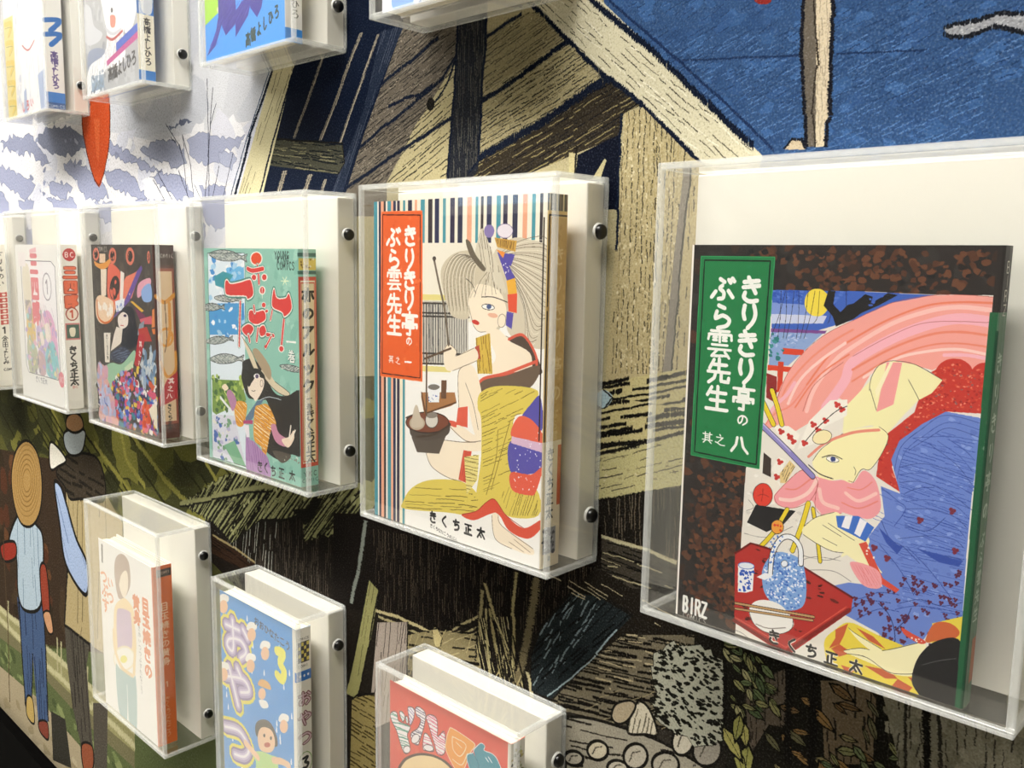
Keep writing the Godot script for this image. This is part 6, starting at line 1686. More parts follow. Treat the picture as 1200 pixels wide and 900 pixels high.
func draw_orange_panel(p: Print):
	p.shape("4a96a4",[0,0,24,0,24,1390,0,1390])
	p.shape("efe8dc",[24,0,34,0,34,1390,24,1390])
	p.shape("2e2f48",[34,0,49,0,49,1390,34,1390])
	p.shape("e9a988",[49,0,67,0,67,1390,49,1390])
	p.shape("3a3236",[67,0,82,0,82,1390,67,1390])
	p.shape("efe8dc",[82,0,94,0,94,1390,82,1390])
	p.shape("4a96a4",[94,0,118,0,118,1390,94,1390])
	p.shape("e9b090",[118,0,132,0,132,1390,118,1390])
	p.shape("2c3050",[132,0,150,0,150,1390,132,1390])
	p.shape("f0ead8",[150,0,158,0,158,1390,150,1390])
	p.shape("322a44",[158,0,176,0,176,1390,158,1390])
	p.shape("efe6cc",[176,0,196,0,196,1390,176,1390])
	p.shape("4a96a4",[196,0,212,0,212,1390,196,1390])
	p.shape("ece6da",[212,0,220,0,220,1390,212,1390])
	p.shape("f0ead8",[215,0,229,0,229,175,215,175])
	p.shape("2e2f48",[229,0,255,0,255,175,229,175])
	p.shape("f0ead8",[255,0,273,0,273,175,255,175])
	p.shape("e9a988",[273,0,287,0,287,175,273,175])
	p.shape("f0ead8",[287,0,309,0,309,175,287,175])
	p.shape("4a96a4",[309,0,335,0,335,175,309,175])
	p.shape("f0ead8",[335,0,357,0,357,175,335,175])
	p.shape("3a3236",[357,0,383,0,383,175,357,175])
	p.shape("f0ead8",[383,0,397,0,397,175,383,175])
	p.shape("2c3050",[397,0,423,0,423,175,397,175])
	p.shape("f0ead8",[423,0,445,0,445,175,423,175])
	p.shape("4a96a4",[445,0,463,0,463,175,445,175])
	p.shape("f0ead8",[463,0,489,0,489,175,463,175])
	p.shape("322a44",[489,0,515,0,515,175,489,175])
	p.shape("f0ead8",[515,0,533,0,533,175,515,175])
	p.shape("2e2f48",[533,0,559,0,559,175,533,175])
	p.shape("f0ead8",[559,0,585,0,585,175,559,175])
	p.shape("e9a988",[585,0,611,0,611,175,585,175])
	p.shape("f0ead8",[611,0,633,0,633,175,611,175])
	p.shape("4a96a4",[633,0,647,0,647,175,633,175])
	p.shape("f0ead8",[647,0,661,0,661,175,647,175])
	p.shape("3a3236",[661,0,675,0,675,175,661,175])
	p.shape("f0ead8",[675,0,693,0,693,175,675,175])
	p.shape("2c3050",[693,0,719,0,719,175,693,175])
	p.shape("f0ead8",[719,0,745,0,745,175,719,175])
	p.shape("4a96a4",[745,0,767,0,767,175,745,175])
	p.shape("f0ead8",[767,0,781,0,781,175,767,175])
	p.shape("322a44",[781,0,803,0,803,175,781,175])
	p.shape("f0ead8",[803,0,829,0,829,175,803,175])
	p.shape("2e2f48",[829,0,855,0,855,175,829,175])
	p.shape("f0ead8",[855,0,881,0,881,175,855,175])
	p.shape("e9a988",[881,0,903,0,903,175,881,175])
	p.shape("f0ead8",[903,0,925,0,925,175,903,175])
	p.shape("4a96a4",[925,0,943,0,943,175,925,175])
	p.shape("f0ead8",[943,0,965,0,965,175,943,175])
	p.shape("3a3236",[965,0,979,0,979,175,965,175])
	p.shape("f0ead8",[979,0,1005,0,1005,175,979,175])
	p.shape("ece6d6",[218,175,1000,175,1000,540,218,540])
	p.shape("f3f1ec",[218,480,1000,480,1000,1390,218,1390])
	p.shape("e6d98c",[278,383,482,380,482,401,278,409])
	p.shape("e6d98c",[280,681,499,668,500,689,280,706])
	p.shape("c9c4b8",[296,410,596,401,603,651,299,676])
	p.line("3a3a40",3.4,[317,415,320,674])
	p.line("3a3a40",3.4,[332,414,335,673])
	p.line("3a3a40",3.4,[347,414,350,671])
	p.line("3a3a40",3.3,[361,413,364,670])
	p.line("3a3a40",3.3,[376,412,379,668])
	p.line("3a3a40",3.3,[390,411,394,667])
	p.line("3a3a40",3.3,[405,411,408,666])
	p.line("3a3a40",3.3,[419,410,423,664])
	p.line("3a3a40",3.3,[433,409,437,663])
	p.line("3a3a40",3.3,[447,409,452,662])
	p.line("3a3a40",3.3,[461,408,466,660])
	p.line("3a3a40",3.2,[475,407,480,659])
	p.line("3a3a40",3.2,[489,407,494,658])
	p.line("3a3a40",3.2,[503,406,508,656])
	p.line("3a3a40",3.2,[517,405,522,655])
	p.line("3a3a40",3.2,[531,404,536,654])
	p.line("3a3a40",3.2,[545,404,550,652])
	p.line("3a3a40",3.2,[558,403,564,651])
	p.line("3a3a40",3.2,[572,402,578,650])
	p.line("3a3a40",3.1,[585,402,591,649])
	p.line("3c3630",7,[297,420,602,411])
	p.line("3c3630",7,[297,460,603,448])
	p.line("3c3630",7,[297,474,603,462])
	p.line("3c3630",7.1,[298,628,607,608])
	p.line("3c3630",7.1,[299,671,608,649])
	p.line("3a3a40",3.7,[330,420,333,661])
	p.line("3a3a40",3.7,[349,419,352,659])
	p.line("3a3a40",3.7,[367,419,370,657])
	p.line("3a3a40",3.6,[386,418,389,655])
	p.line("3a3a40",3.6,[404,417,408,654])
	p.line("3a3a40",3.6,[423,416,426,652])
	p.blob("d4cab4",[732,218,823,159,912,162,1010,199,1026,366,1017,538,929,552,836,522,803,465,787,304])
	p.bend("6a6050",1.9,[758,217,863,169,977,151,1017,178])
	p.bend("efe8d8",1.9,[759,218,864,177,978,164,1017,191])
	p.bend("7a705e",1.9,[760,219,865,185,979,178,1018,203])
	p.bend("6a6050",1.9,[761,220,866,193,979,191,1018,216])
	p.bend("efe8d8",1.9,[762,221,867,202,980,204,1019,228])
	p.bend("7a705e",1.9,[763,222,868,210,981,218,1020,240])
	p.bend("6a6050",1.9,[764,223,869,217,981,232,1020,253])
	p.bend("efe8d8",1.9,[765,224,870,226,982,245,1021,265])
	p.bend("7a705e",1.9,[767,225,872,234,982,258,1022,277])
	p.bend("6a6050",1.9,[768,226,872,242,983,272,1022,290])
	p.bend("efe8d8",1.9,[769,227,873,250,984,285,1023,302])
	p.bend("7a705e",1.9,[770,228,875,258,984,299,1023,315])
	p.bend("6a6050",1.9,[771,229,875,266,985,313,1024,328])
	p.bend("efe8d8",1.9,[772,230,876,274,986,326,1025,340])
	p.bend("7a705e",1.9,[773,231,878,282,986,340,1025,353])
	p.bend("6a6050",1.9,[775,232,878,291,987,354,1026,365])
	p.bend("efe8d8",1.9,[776,233,879,299,988,367,1026,378])
	p.bend("7a705e",1.9,[777,233,881,306,988,381,1027,391])
	p.bend("6a6050",1.9,[778,235,881,315,984,395,1023,404])
	p.bend("efe8d8",1.9,[779,236,882,323,978,409,1017,417])
	p.bend("7a705e",1.9,[780,237,884,332,971,423,1010,430])
	p.bend("6a6050",1.9,[782,238,884,339,964,438,1003,443])
	p.bend("efe8d8",1.9,[783,238,885,347,956,452,996,456])
	p.bend("7a705e",1.9,[784,240,887,356,950,466,990,469])
	p.bend("6a6050",1.9,[785,241,888,364,943,480,982,483])
	p.bend("efe8d8",1.9,[786,241,888,372,936,495,975,496])
	p.bend("7a705e",1.9,[787,243,890,380,928,510,968,510])
	p.bend("6a6050",1.9,[788,243,891,388,922,524,962,523])
	p.bend("efe8d8",1.9,[789,245,892,397,915,539,954,537])
	p.bend("7a705e",1.9,[790,245,893,405,907,554,947,551])
	p.blob("cfc4ac",[436,315,454,253,524,212,613,206,701,240,775,268,805,340,808,435,752,517,711,509,685,412,650,346,616,400,598,466,518,467,483,434])
	p.bend("5c5446",1.9,[701,251,536,215,457,299,471,443])
	p.bend("ece4d2",1.9,[701,251,540,216,464,300,479,460])
	p.bend("756b5a",1.9,[700,252,545,218,471,300,485,425])
	p.bend("5c5446",1.9,[700,252,549,220,478,300,492,442])
	p.bend("ece4d2",1.9,[699,253,554,222,485,301,500,458])
	p.bend("756b5a",1.9,[699,253,559,223,492,301,506,424])
	p.bend("5c5446",1.9,[699,253,563,225,499,302,513,441])
	p.bend("ece4d2",2,[698,253,568,227,506,302,520,456])
	p.bend("756b5a",2,[698,253,572,228,513,302,527,423])
	p.bend("5c5446",2,[697,254,577,231,520,303,534,440])
	p.bend("ece4d2",2,[697,254,581,232,526,303,541,455])
	p.bend("756b5a",2,[697,254,585,233,533,304,547,421])
	p.bend("5c5446",2,[696,255,590,236,540,304,554,440])
	p.bend("ece4d2",2,[696,255,594,237,547,304,562,454])
	p.bend("756b5a",2,[695,256,599,239,554,305,568,420])
	p.bend("5c5446",2,[695,256,603,241,560,305,575,438])
	p.bend("ece4d2",2,[695,256,608,242,567,306,582,452])
	p.bend("756b5a",2,[694,256,612,244,574,306,588,419])
	p.bend("5c5446",2,[694,256,617,246,581,306,595,438])
	p.bend("ece4d2",2,[693,257,621,248,587,307,602,451])
	p.bend("756b5a",2,[693,257,626,249,594,307,608,418])
	p.bend("5c5446",2,[693,257,630,250,601,308,615,437])
	p.bend("ece4d2",2,[692,258,634,253,607,308,622,450])
	p.bend("756b5a",2,[692,258,639,254,614,308,628,416])
	p.bend("5c5446",2,[691,259,643,256,621,308,635,436])
	p.bend("ece4d2",2,[691,259,648,258,627,309,642,448])
	p.bend("5c5446",1.9,[701,255,693,322,684,397])
	p.bend("ece4d2",1.9,[707,256,700,323,695,400])
	p.bend("5c5446",1.9,[713,257,709,324,705,404])
	p.bend("ece4d2",1.9,[718,258,716,325,716,407])
	p.bend("5c5446",1.9,[725,259,724,326,725,411])
	p.bend("ece4d2",1.9,[730,261,731,327,736,415])
	p.bend("5c5446",1.9,[736,262,740,328,746,419])
	p.bend("ece4d2",1.9,[742,263,747,329,757,422])
	p.bend("5c5446",1.9,[748,265,755,331,766,426])
	p.bend("ece4d2",1.9,[753,265,762,331,777,429])
	p.bend("5c5446",1.9,[760,267,770,332,786,433])
	p.bend("ece4d2",1.9,[765,268,778,333,797,436])
	p.blob("d8cfba",[631,249,645,167,671,119,710,181,776,290,799,362,692,285])
	p.strokes("5a5040",1.4,9.72,106,0.7,0.217,0.976,[631,242,671,119,710,181,771,282,692,285])
	p.blob("6a6050",[579,164,604,171,636,219,691,270,670,278,603,220])
	p.blob("f4e6cf",[599,416,609,370,650,331,757,349,801,406,799,451,741,502,666,515,630,494,618,465])
	p.bend("6a5a48",1.8,[599,416,618,465,630,494,666,515,741,502])
	p.bend("3a3430",3.6,[671,380,737,378,811,394])
	p.blob("f6f4ee",[742,419,735,424,717,427,696,426,680,422,674,415,682,409,700,406,721,407,737,412])
	p.ring("3a3430",2.7,[742,419,735,424,717,427,696,426,680,422,674,415,682,409,700,406,721,407,737,412])
	p.blob("4a5a88",[726,414,723,420,717,423,709,424,702,421,700,416,702,410,708,407,716,406,723,409])
	p.bend("3a3430",2.8,[581,311,617,332,640,369])
	p.blob("c83a30",[661,484,654,488,643,488,630,485,621,480,620,474,627,471,639,470,651,473,660,478])
	p.blob("e8b59a",[761,449,755,454,740,456,724,455,711,450,707,445,713,440,728,438,745,439,757,444])
	p.blob("f4e6cf",[803,465,798,480,786,489,773,489,764,480,761,465,767,450,778,441,791,441,801,450])
	p.ring("6a5a48",1.8,[803,465,798,480,786,489,773,489,764,480,761,465,767,450,778,441,791,441,801,450])
	p.bend("cfc4ac",5.3,[697,284,649,323,609,385])
	p.bend("6a6050",2.1,[701,284,661,323,630,383])
	p.bend("e4dcc8",2.1,[704,284,673,322,651,380])
	p.bend("cfc4ac",5.3,[709,284,686,322,671,377])
	p.bend("6a6050",2.1,[713,284,698,322,691,374])
	p.bend("e4dcc8",2.1,[717,284,710,321,711,372])
	p.bend("cfc4ac",5.3,[721,284,723,321,730,369])
	p.bend("6a6050",2.1,[725,284,734,320,750,366])
	p.bend("e4dcc8",2.1,[729,284,746,320,770,363])
	p.blob("8a7ab0",[735,130,730,145,717,154,700,154,686,145,680,130,685,116,699,107,716,107,730,116])
	p.blob("e8e0e8",[832,130,824,145,805,155,779,155,758,146,750,130,757,115,777,106,803,106,823,115])
	p.ring("8a7aa0",2.5,[832,130,824,145,805,155,779,155,758,146,750,130,757,115,777,106,803,106,823,115])
	p.shape("c99e4a",[736,154,853,167,847,207,752,190])
	p.strokes("6a4a20",2.1,8.59,51.5,1,-0.141,0.990,[746,161,843,171,840,198,757,184])
	p.shape("5a50a8",[753,210,845,216,826,259,775,253])
	p.shape("e89040",[747,199,794,209,784,231])
	p.shape("5a50a8",[769,239,800,238,848,302,808,318])
	p.shape("e8b040",[803,314,848,302,859,359,815,369])
	p.shape("e0583c",[810,365,859,359,860,432,817,427])
	p.shape("5a50a8",[808,428,843,433,835,493,804,480])
	p.blots(["f4f0f0"],14,1.7,3.5,1,[769,246,800,242,848,302,808,314])
	p.blob("f4e6cf",[698,510,762,498,805,521,868,539,945,566,962,608,933,648,714,673,755,604])
	p.bend("6a5a48",1.8,[805,521,868,539,945,566])
	p.blob("54463c",[821,535,887,510,950,565,971,593,993,642,948,646,930,574])
	p.bend("d8604a",11,[821,532,892,511,955,572,962,623,913,646,778,673,685,697])
	p.blob("6e5c4c",[685,697,805,672,961,618,981,643,909,716,713,730,668,806,629,766])
	p.bend("d8604a",12,[645,745,685,697,804,663,960,604])
	p.shape("d6b64e",[642,541,720,516,738,671,655,679])
	p.strokes("7a5a20",2.2,11,54.9,0.8,0.142,0.990,[642,541,720,516,738,671,655,679])
	p.shape("b8503c",[638,576,662,566,669,620,641,622])
	p.blob("f4e6cf",[457,606,486,576,533,600,533,620,634,580,649,629,511,682,464,670])
	p.bend("6a5a48",2,[457,606,486,576,533,600,533,620,634,580])
	p.bend("6a5a48",1.9,[649,629,511,682])
	p.bend("6f6252",11,[393,237,423,331,460,439,486,580])
	p.blob("4a4038",[406,237,404,242,399,246,392,246,387,243,384,237,386,232,392,228,398,228,404,231])
	p.blob("f4e6cf",[543,707,559,666,608,646,650,676,688,779,719,922,650,932,597,790,602,824,551,831])
	p.bend("6a5a48",2.4,[551,831,543,707,559,666,608,646])
	p.bend("6a5a48",2.4,[586,722,633,805,663,901])
	p.blob("f4e6cf",[353,1050,372,1007,432,977,566,965,692,926,693,976,598,1011,577,1128,480,1124,388,1097])
	p.bend("6a5a48",2.6,[353,1050,372,1007,432,977,566,965,651,952])
	p.bend("6a5a48",2.6,[353,1050,388,1097,480,1124,577,1128])
	p.blob("f4e6cf",[499,913,564,899,636,924,692,921,692,941,594,956])
	p.bend("6a5a48",2.5,[499,913,594,956,679,943])
	p.shape("dc604a",[545,828,602,815,601,901,535,898])
	p.shape("dc604a",[431,882,542,887,535,910,446,905])
	p.shape("d85a44",[581,995,627,994,601,1128,552,1122])
	p.strokes("a83a2c",2.4,10.8,72.3,0.8,-0.208,0.978,[581,998,624,997,598,1126,554,1121])
	p.blob("ddc95e",[673,752,780,713,974,710,913,799,853,838,853,1049,886,1101,982,1084,990,1179,838,1215,769,1174,658,1205,681,1018,679,859,658,812])
	p.strokes("6f6024",1.9,12.9,70.2,0.75,0.905,-0.425,[673,761,780,720,974,717,850,841,853,1049,699,1156,683,858])
	p.strokes("6f6024",1.8,10.2,79.6,0.7,0.346,-0.938,[859,1067,982,1089,986,1180,838,1210,795,1138])
	p.bend("8a7830",3.4,[772,885,763,1005,713,1154])
	p.bend("8a7830",3.3,[837,838,789,981,740,1129])
	p.blob("ddc95e",[200,1286,262,1211,389,1153,584,1128,686,1184,645,1251,483,1274,214,1315])
	p.strokes("6f6024",2.2,14.9,162,0.75,0.986,-0.166,[213,1281,294,1194,584,1131,672,1192,637,1246,483,1269,222,1307])
	p.shape("e6d88a",[584,1023,669,1000,662,1102,602,1175])
	p.strokes("6f6024",1.9,12.1,48.4,0.8,1.000,-0.022,[584,1023,669,1000,662,1102,602,1175])
	p.blob("5b55aa",[896,816,937,768,987,730,998,854,914,837])
	p.blob("e2674e",[875,823,939,819,998,863,1000,909,846,904])
	p.blob("5b55aa",[840,919,1001,933,1004,994,948,1027,845,1040])
	p.shape("d8b8d0",[847,899,1000,902,1001,937,843,926])
	p.blob("e0604a",[845,1040,948,1030,1004,994,976,1090,945,1110,854,1107])
	p.blots(["f0ecf4"],50,1.8,3.6,1,[853,922,990,855,999,995,957,1098,860,1101])
	p.blob("d8533c",[572,1264,658,1231,714,1184,761,1163,824,1213,918,1243,1006,1191,1005,1225,939,1280,840,1270,770,1216,645,1272])
	p.bend("8a2a1c",2.5,[572,1264,658,1231,714,1184,761,1163,824,1213,918,1243])
	p.blob("f4e6cf",[746,1229,781,1218,802,1260,894,1288,967,1312,961,1338,856,1339,766,1319])
	p.bend("6a5a48",2.4,[746,1229,766,1319,856,1339])
	p.bend("6a5a48",2.3,[781,1218,802,1260,967,1312])
	p.bend("8a7458",2.3,[868,1299,954,1330])
	p.bend("8a7458",2.3,[841,1315,922,1337])
	p.shape("5c5248",[255,990,477,947,433,1035,293,1051])
	p.blob("544a42",[245,927,220,909,355,871,483,887,499,913,477,952,356,991,253,985])
	p.blob("7c4632",[491,896,467,925,400,950,316,962,246,956,219,933,246,903,315,878,399,867,466,874])
	p.ring("3a2a20",4.9,[491,896,467,925,400,950,316,962,246,956,219,933,246,903,315,878,399,867,466,874])
	p.blob("b9aa94",[343,919,333,938,308,952,277,957,251,949,241,933,251,914,277,900,308,896,333,903])
	p.blob("c9bca8",[258,947,264,893,279,854,295,852,311,887,332,931])
	p.blob("d8d2c8",[425,895,418,915,398,930,374,933,354,924,346,905,353,885,373,870,397,867,417,876])
	p.ring("5a5048",3.7,[425,895,418,915,398,930,374,933,354,924,346,905,353,885,373,870,397,867,417,876])
	p.blob("8a8278",[422,874,415,883,397,890,374,893,356,891,348,884,355,876,374,869,397,866,415,868])
	p.bend("4a3a2e",9.1,[293,984,402,958,499,903])
	p.shape("a9774a",[323,791,525,768,536,807,504,826,347,877])
	p.shape("8a5c34",[323,791,347,877,339,883,317,808])
	p.line("5a3a20",6.4,[320,792,347,877,533,808])
	p.shape("eef0f2",[358,767,437,758,430,820,366,828])
	p.blots(["3a5aa8"],12,2.5,6.3,0.8,[363,797,433,789,430,818,366,826])
	p.blob("7a746c",[437,756,429,765,410,773,386,775,366,772,358,765,365,756,385,748,409,746,429,749])
	p.ring("eef0f2",4.9,[437,756,429,765,410,773,386,775,366,772,358,765,365,756,385,748,409,746,429,749])
	p.shape("6a4a34",[444,727,476,724,474,800,442,803])
	p.line("5f4a38",9.9,[352,625,352,882])
	p.line("5f4a38",8.7,[340,648,500,592])
	p.shape("e4632a",[54,43,320,46,324,745,44,750])
	p.line("f0864e",3.4,[54,43,320,46,324,745,44,750,54,43])
	p.line("3a1a12",4.5,[61,56,307,62,310,732,55,737,61,56])
	p.blots(["ec7238", "da5820"],50,4.5,10,1,[67,61,302,67,304,727,61,731])
	p.text("f4f3ee","き",243,146,83,18,0,0,1.1,0)
	p.text("f4f3ee","り",241,238,84,18,0,0,1.1,0)
	p.text("f4f3ee","き",240,326,85,18,0,0,1.1,0)
	p.text("f4f3ee","り",239,409,85,18,0,0,1.1,0)
	p.text("f4f3ee","亭",242,511,99,14,0,0,1.1,0)
	p.text("f4f3ee","の",238,583,42,14,0,0,1.0,0)
	p.text("f4f3ee","ぶ",132,153,83,18,0,0,1.2,0)
	p.text("f4f3ee","ら",136,242,84,18,0,0,1.2,0)
	p.text("f4f3ee","雲",139,329,91,11,0,0,1.1,0)
	p.text("f4f3ee","先",139,430,89,15,0,0,1.1,0)
	p.text("f4f3ee","生",139,521,90,15,0,0,1.1,0)
	p.text("f4f3ee","其",118,669,36,9,0,0,1.0,0)
	p.text("f4f3ee","之",163,671,35,9,0,0,1.0,0)
	p.text("f4f3ee","一",232,672,48,16,0,0,1.0,0)
	p.text("1a1818","き",397,1313,50,18,0,0,1.0,0)
	p.text("1a1818","く",468,1315,49,18,0,0,1.0,0)
	p.text("1a1818","ち",541,1315,49,18,0,0,1.0,0)
	p.text("1a1818","正",612,1317,48,18,0,0,1.0,0)
	p.text("1a1818","太",686,1315,48,18,0,0,1.0,0)
	p.text("3a3836","きくちなたこうのぶら",388,1352,18,12,17,3,1.0,0)
	p.shape("d8b878",[1000,0,1114,0,1114,1390,1000,1390])
	p.shape("2a2624",[1000,0,1114,0,1114,60,1000,60])
	p.shape("d8c8a0",[1004,0,1012,0,1012,60,1004,60])
	p.shape("6a5a50",[1022,0,1030,0,1030,60,1022,60])
	p.shape("d8c8a0",[1040,0,1048,0,1048,60,1040,60])
	p.shape("6a5a50",[1058,0,1066,0,1066,60,1058,60])
	p.shape("d8c8a0",[1076,0,1084,0,1084,60,1076,60])
	p.shape("6a5a50",[1094,0,1102,0,1102,60,1094,60])
	p.shape("c9a566",[1008,84,1114,84,1114,900,1008,900])
	p.line("33241a",7,[1006,900,1006,76,1114,76])
	p.blots(["d4b274", "bf9a5a"],60,4,9,1.4,[1012,90,1111,90,1111,890,1012,890])
	p.text("e0c894","きりきり亭の",1063,220,66,12,0,100,0.8,0)
	p.text("dcc28c","ぶら雲先生",1063,800,34,12,0,40,0.8,0)
	p.shape("e9dcc0",[1000,900,1114,900,1114,1390,1000,1390])
	p.text("1e1a18","きくち正太",1043,950,48,14,0,56,0.8,0)
	p.shape("c8643c",[1082,920,1114,920,1114,1150,1082,1150])
	p.shape("9a9aa0",[1012,1230,1080,1230,1080,1330,1012,1330])
	p.blots(["4a4a50", "d8d8dc"],30,4,10,1,[1012,1230,1080,1230,1080,1330,1012,1330])
	p.text("2a2624","BIRZ",1046,1352,16,12,0,0,1.0,0)
	p.line("2a1e18",6,[985,86,985,895])

func draw_teal(p: Print):
	p.blots(["9acbbb", "84b8a8", "a3d0c0"],140,14,40,1.2,[0,0,1000,0,1000,1268,0,1268])
	p.shape("dfeaf2",[48,30,470,25,427,1262,40,1259])
	p.shape("4f9ad2",[40,326,452,305,455,482,44,513])
	p.shape("6fb6e4",[258,110,458,97,459,179,272,194])
	p.blots(["f0f4f8", "a8d0ec", "4a8fd0"],60,12,37,0.6,[60,37,460,32,447,483,44,513])
	p.shape("3f97a4",[116,165,223,132,341,150,236,230,131,216])
	p.blob("a9b0ac",[62,33,111,19,223,8,347,19,434,41,498,30,482,52,492,75,430,59,332,72,205,70,100,52])
	p.strokes("5a6262",4.8,10.7,16.7,0.75,0.933,0.360,[62,33,111,19,223,8,347,19,434,41,498,30,482,52,492,75,430,59,332,72,205,70,100,52])
	p.strokes("dcdcd2",3.6,15.5,14.3,0.6,0.942,-0.334,[62,33,111,19,223,8,347,19,434,41,498,30,482,52,492,75,430,59,332,72,205,70,100,52])
	p.ring("3f4646",3.7,[62,33,111,19,223,8,347,19,434,41,498,30,482,52,492,75,430,59,332,72,205,70,100,52])
	p.blob("f0efe6",[120,41,117,44,112,46,105,46,100,45,98,42,100,39,106,37,113,37,118,38])
	p.blob("2a2a28",[114,41,113,43,110,44,107,44,105,43,104,42,105,40,107,39,111,39,113,40])
	p.blob("a9b0ac",[-49,353,-20,340,51,324,130,324,190,334,230,321,223,338,232,354,189,347,128,362,48,369,-21,364])
	p.strokes("5a6262",5.1,11.4,17.7,0.75,0.946,0.325,[-49,353,-20,340,51,324,130,324,190,334,230,321,223,338,232,354,189,347,128,362,48,369,-21,364])
	p.strokes("dcdcd2",3.8,16.4,15.2,0.6,0.932,-0.363,[-49,353,-20,340,51,324,130,324,190,334,230,321,223,338,232,354,189,347,128,362,48,369,-21,364])
	p.ring("3f4646",3.9,[-49,353,-20,340,51,324,130,324,190,334,230,321,223,338,232,354,189,347,128,362,48,369,-21,364])
	p.blob("f0efe6",[-7,348,-9,351,-15,353,-22,354,-27,352,-29,349,-27,346,-21,344,-14,343,-9,345])
	p.blob("2a2a28",[-12,348,-13,350,-16,351,-20,351,-22,350,-23,349,-22,347,-19,346,-16,346,-13,347])
	p.blob("a9b0ac",[110,288,144,278,226,269,318,272,383,284,430,275,419,289,427,302,379,295,310,305,217,307,140,299])
	p.strokes("5a6262",4.9,10.9,17,0.75,0.942,0.337,[110,288,144,278,226,269,318,272,383,284,430,275,419,289,427,302,379,295,310,305,217,307,140,299])
	p.strokes("dcdcd2",3.6,15.8,14.6,0.6,0.931,-0.365,[110,288,144,278,226,269,318,272,383,284,430,275,419,289,427,302,379,295,310,305,217,307,140,299])
	p.ring("3f4646",3.8,[110,288,144,278,226,269,318,272,383,284,430,275,419,289,427,302,379,295,310,305,217,307,140,299])
	p.blob("f0efe6",[156,291,154,295,148,297,142,297,136,295,135,292,137,289,142,287,149,287,154,289])
	p.blob("2a2a28",[151,292,149,293,147,294,144,295,141,294,140,292,141,291,144,290,147,289,150,290])
	p.blob("a9b0ac",[-14,558,19,542,101,520,198,511,269,515,315,499,311,516,326,530,272,528,203,549,108,564,23,566])
	p.strokes("5a6262",5.1,11.4,17.7,0.75,0.951,0.309,[-14,558,19,542,101,520,198,511,269,515,315,499,311,516,326,530,272,528,203,549,108,564,23,566])
	p.strokes("dcdcd2",3.8,16.5,15.2,0.6,0.921,-0.389,[-14,558,19,542,101,520,198,511,269,515,315,499,311,516,326,530,272,528,203,549,108,564,23,566])
	p.ring("3f4646",3.9,[-14,558,19,542,101,520,198,511,269,515,315,499,311,516,326,530,272,528,203,549,108,564,23,566])
	p.blob("f0efe6",[35,543,33,547,27,549,20,550,15,548,13,545,15,542,21,539,28,539,33,540])
	p.blob("2a2a28",[30,544,28,545,26,547,22,547,19,546,18,545,20,543,22,542,26,541,29,542])
	p.blob("a9b0ac",[37,659,78,641,179,616,295,610,379,619,437,600,426,623,440,643,378,637,293,660,176,675,77,672])
	p.strokes("5a6262",5,11.3,17.6,0.75,0.953,0.301,[37,659,78,641,179,616,295,610,379,619,437,600,426,623,440,643,378,637,293,660,176,675,77,672])
	p.strokes("dcdcd2",3.8,16.3,15.1,0.6,0.914,-0.405,[37,659,78,641,179,616,295,610,379,619,437,600,426,623,440,643,378,637,293,660,176,675,77,672])
	p.ring("3f4646",3.9,[37,659,78,641,179,616,295,610,379,619,437,600,426,623,440,643,378,637,293,660,176,675,77,672])
	p.blob("f0efe6",[93,651,91,654,85,657,78,658,73,656,71,653,73,650,79,647,86,646,91,648])
	p.blob("2a2a28",[87,652,86,653,83,654,80,655,77,654,76,653,77,651,80,650,84,649,86,650])
	p.blob("a9b0ac",[812,626,842,618,910,612,985,617,1036,629,1076,623,1064,635,1069,648,1032,640,972,647,895,646,833,636])
	p.strokes("5a6262",4.3,9.78,15.2,0.75,0.945,0.326,[812,626,842,618,910,612,985,617,1036,629,1076,623,1064,635,1069,648,1032,640,972,647,895,646,833,636])
	p.strokes("dcdcd2",3.3,14.1,13,0.6,0.896,-0.444,[812,626,842,618,910,612,985,617,1036,629,1076,623,1064,635,1069,648,1032,640,972,647,895,646,833,636])
	p.ring("3f4646",3.4,[812,626,842,618,910,612,985,617,1036,629,1076,623,1064,635,1069,648,1032,640,972,647,895,646,833,636])
	p.blob("f0efe6",[846,639,844,642,840,644,834,644,829,643,828,640,829,637,834,635,840,634,844,636])
	p.blob("2a2a28",[841,639,840,640,838,642,835,642,833,641,832,640,833,638,835,637,838,637,840,638])
	p.shape("7c9a4c",[58,780,405,751,452,860,349,901,95,991,49,978])
	p.blots(["a8c060", "5c8040", "c8d47a", "46683a"],90,10,26,0.8,[65,752,439,738,452,869,331,930,58,986])
	p.shape("d8d8e4",[53,996,312,969,425,1237,44,1256])
	p.blots(["b8b4d4", "8fb088", "4a6ab0", "e6e2d4", "6f9a78"],80,11,29,0.6,[53,996,294,972,424,1246,44,1252])
	p.shape("7ab08c",[179,1167,306,1118,433,1254,301,1259])
	p.bend("e8ecee",18,[155,880,225,917,329,967])
	p.line("f2f4f2",4.1,[36,1260,441,1260])
	p.line("3a4a48",3.7,[43,29,36,1263,441,1254])
	p.line("4a5a58",3.7,[43,29,470,25,463,482])
	p.blob("2b2926",[425,640,525,613,605,643,652,689,760,783,881,785,1020,755,1028,1069,910,1102,818,1150,708,1143,653,1106,718,973,681,844,617,839,519,845,462,833,405,742,416,679])
	p.blob("5a5248",[725,1112,910,1106,818,1166])
	p.blots(["e0dcd4", "8a8478"],30,3.5,12,0.5,[787,1137,999,1091,999,1134,879,1155])
	p.blob("dccdb0",[421,498,462,524,526,579,604,677,661,637,761,719,903,765,866,786,760,766,636,699,540,663])
	p.blob("b09c80",[534,578,591,556,715,645,714,713,652,686])
	p.bend("4a4038",3.6,[421,498,526,579,636,699,760,766,866,786,903,765,761,719])
	p.blob("f2e2d0",[475,760,539,701,644,716,634,777,560,851,528,838,484,817])
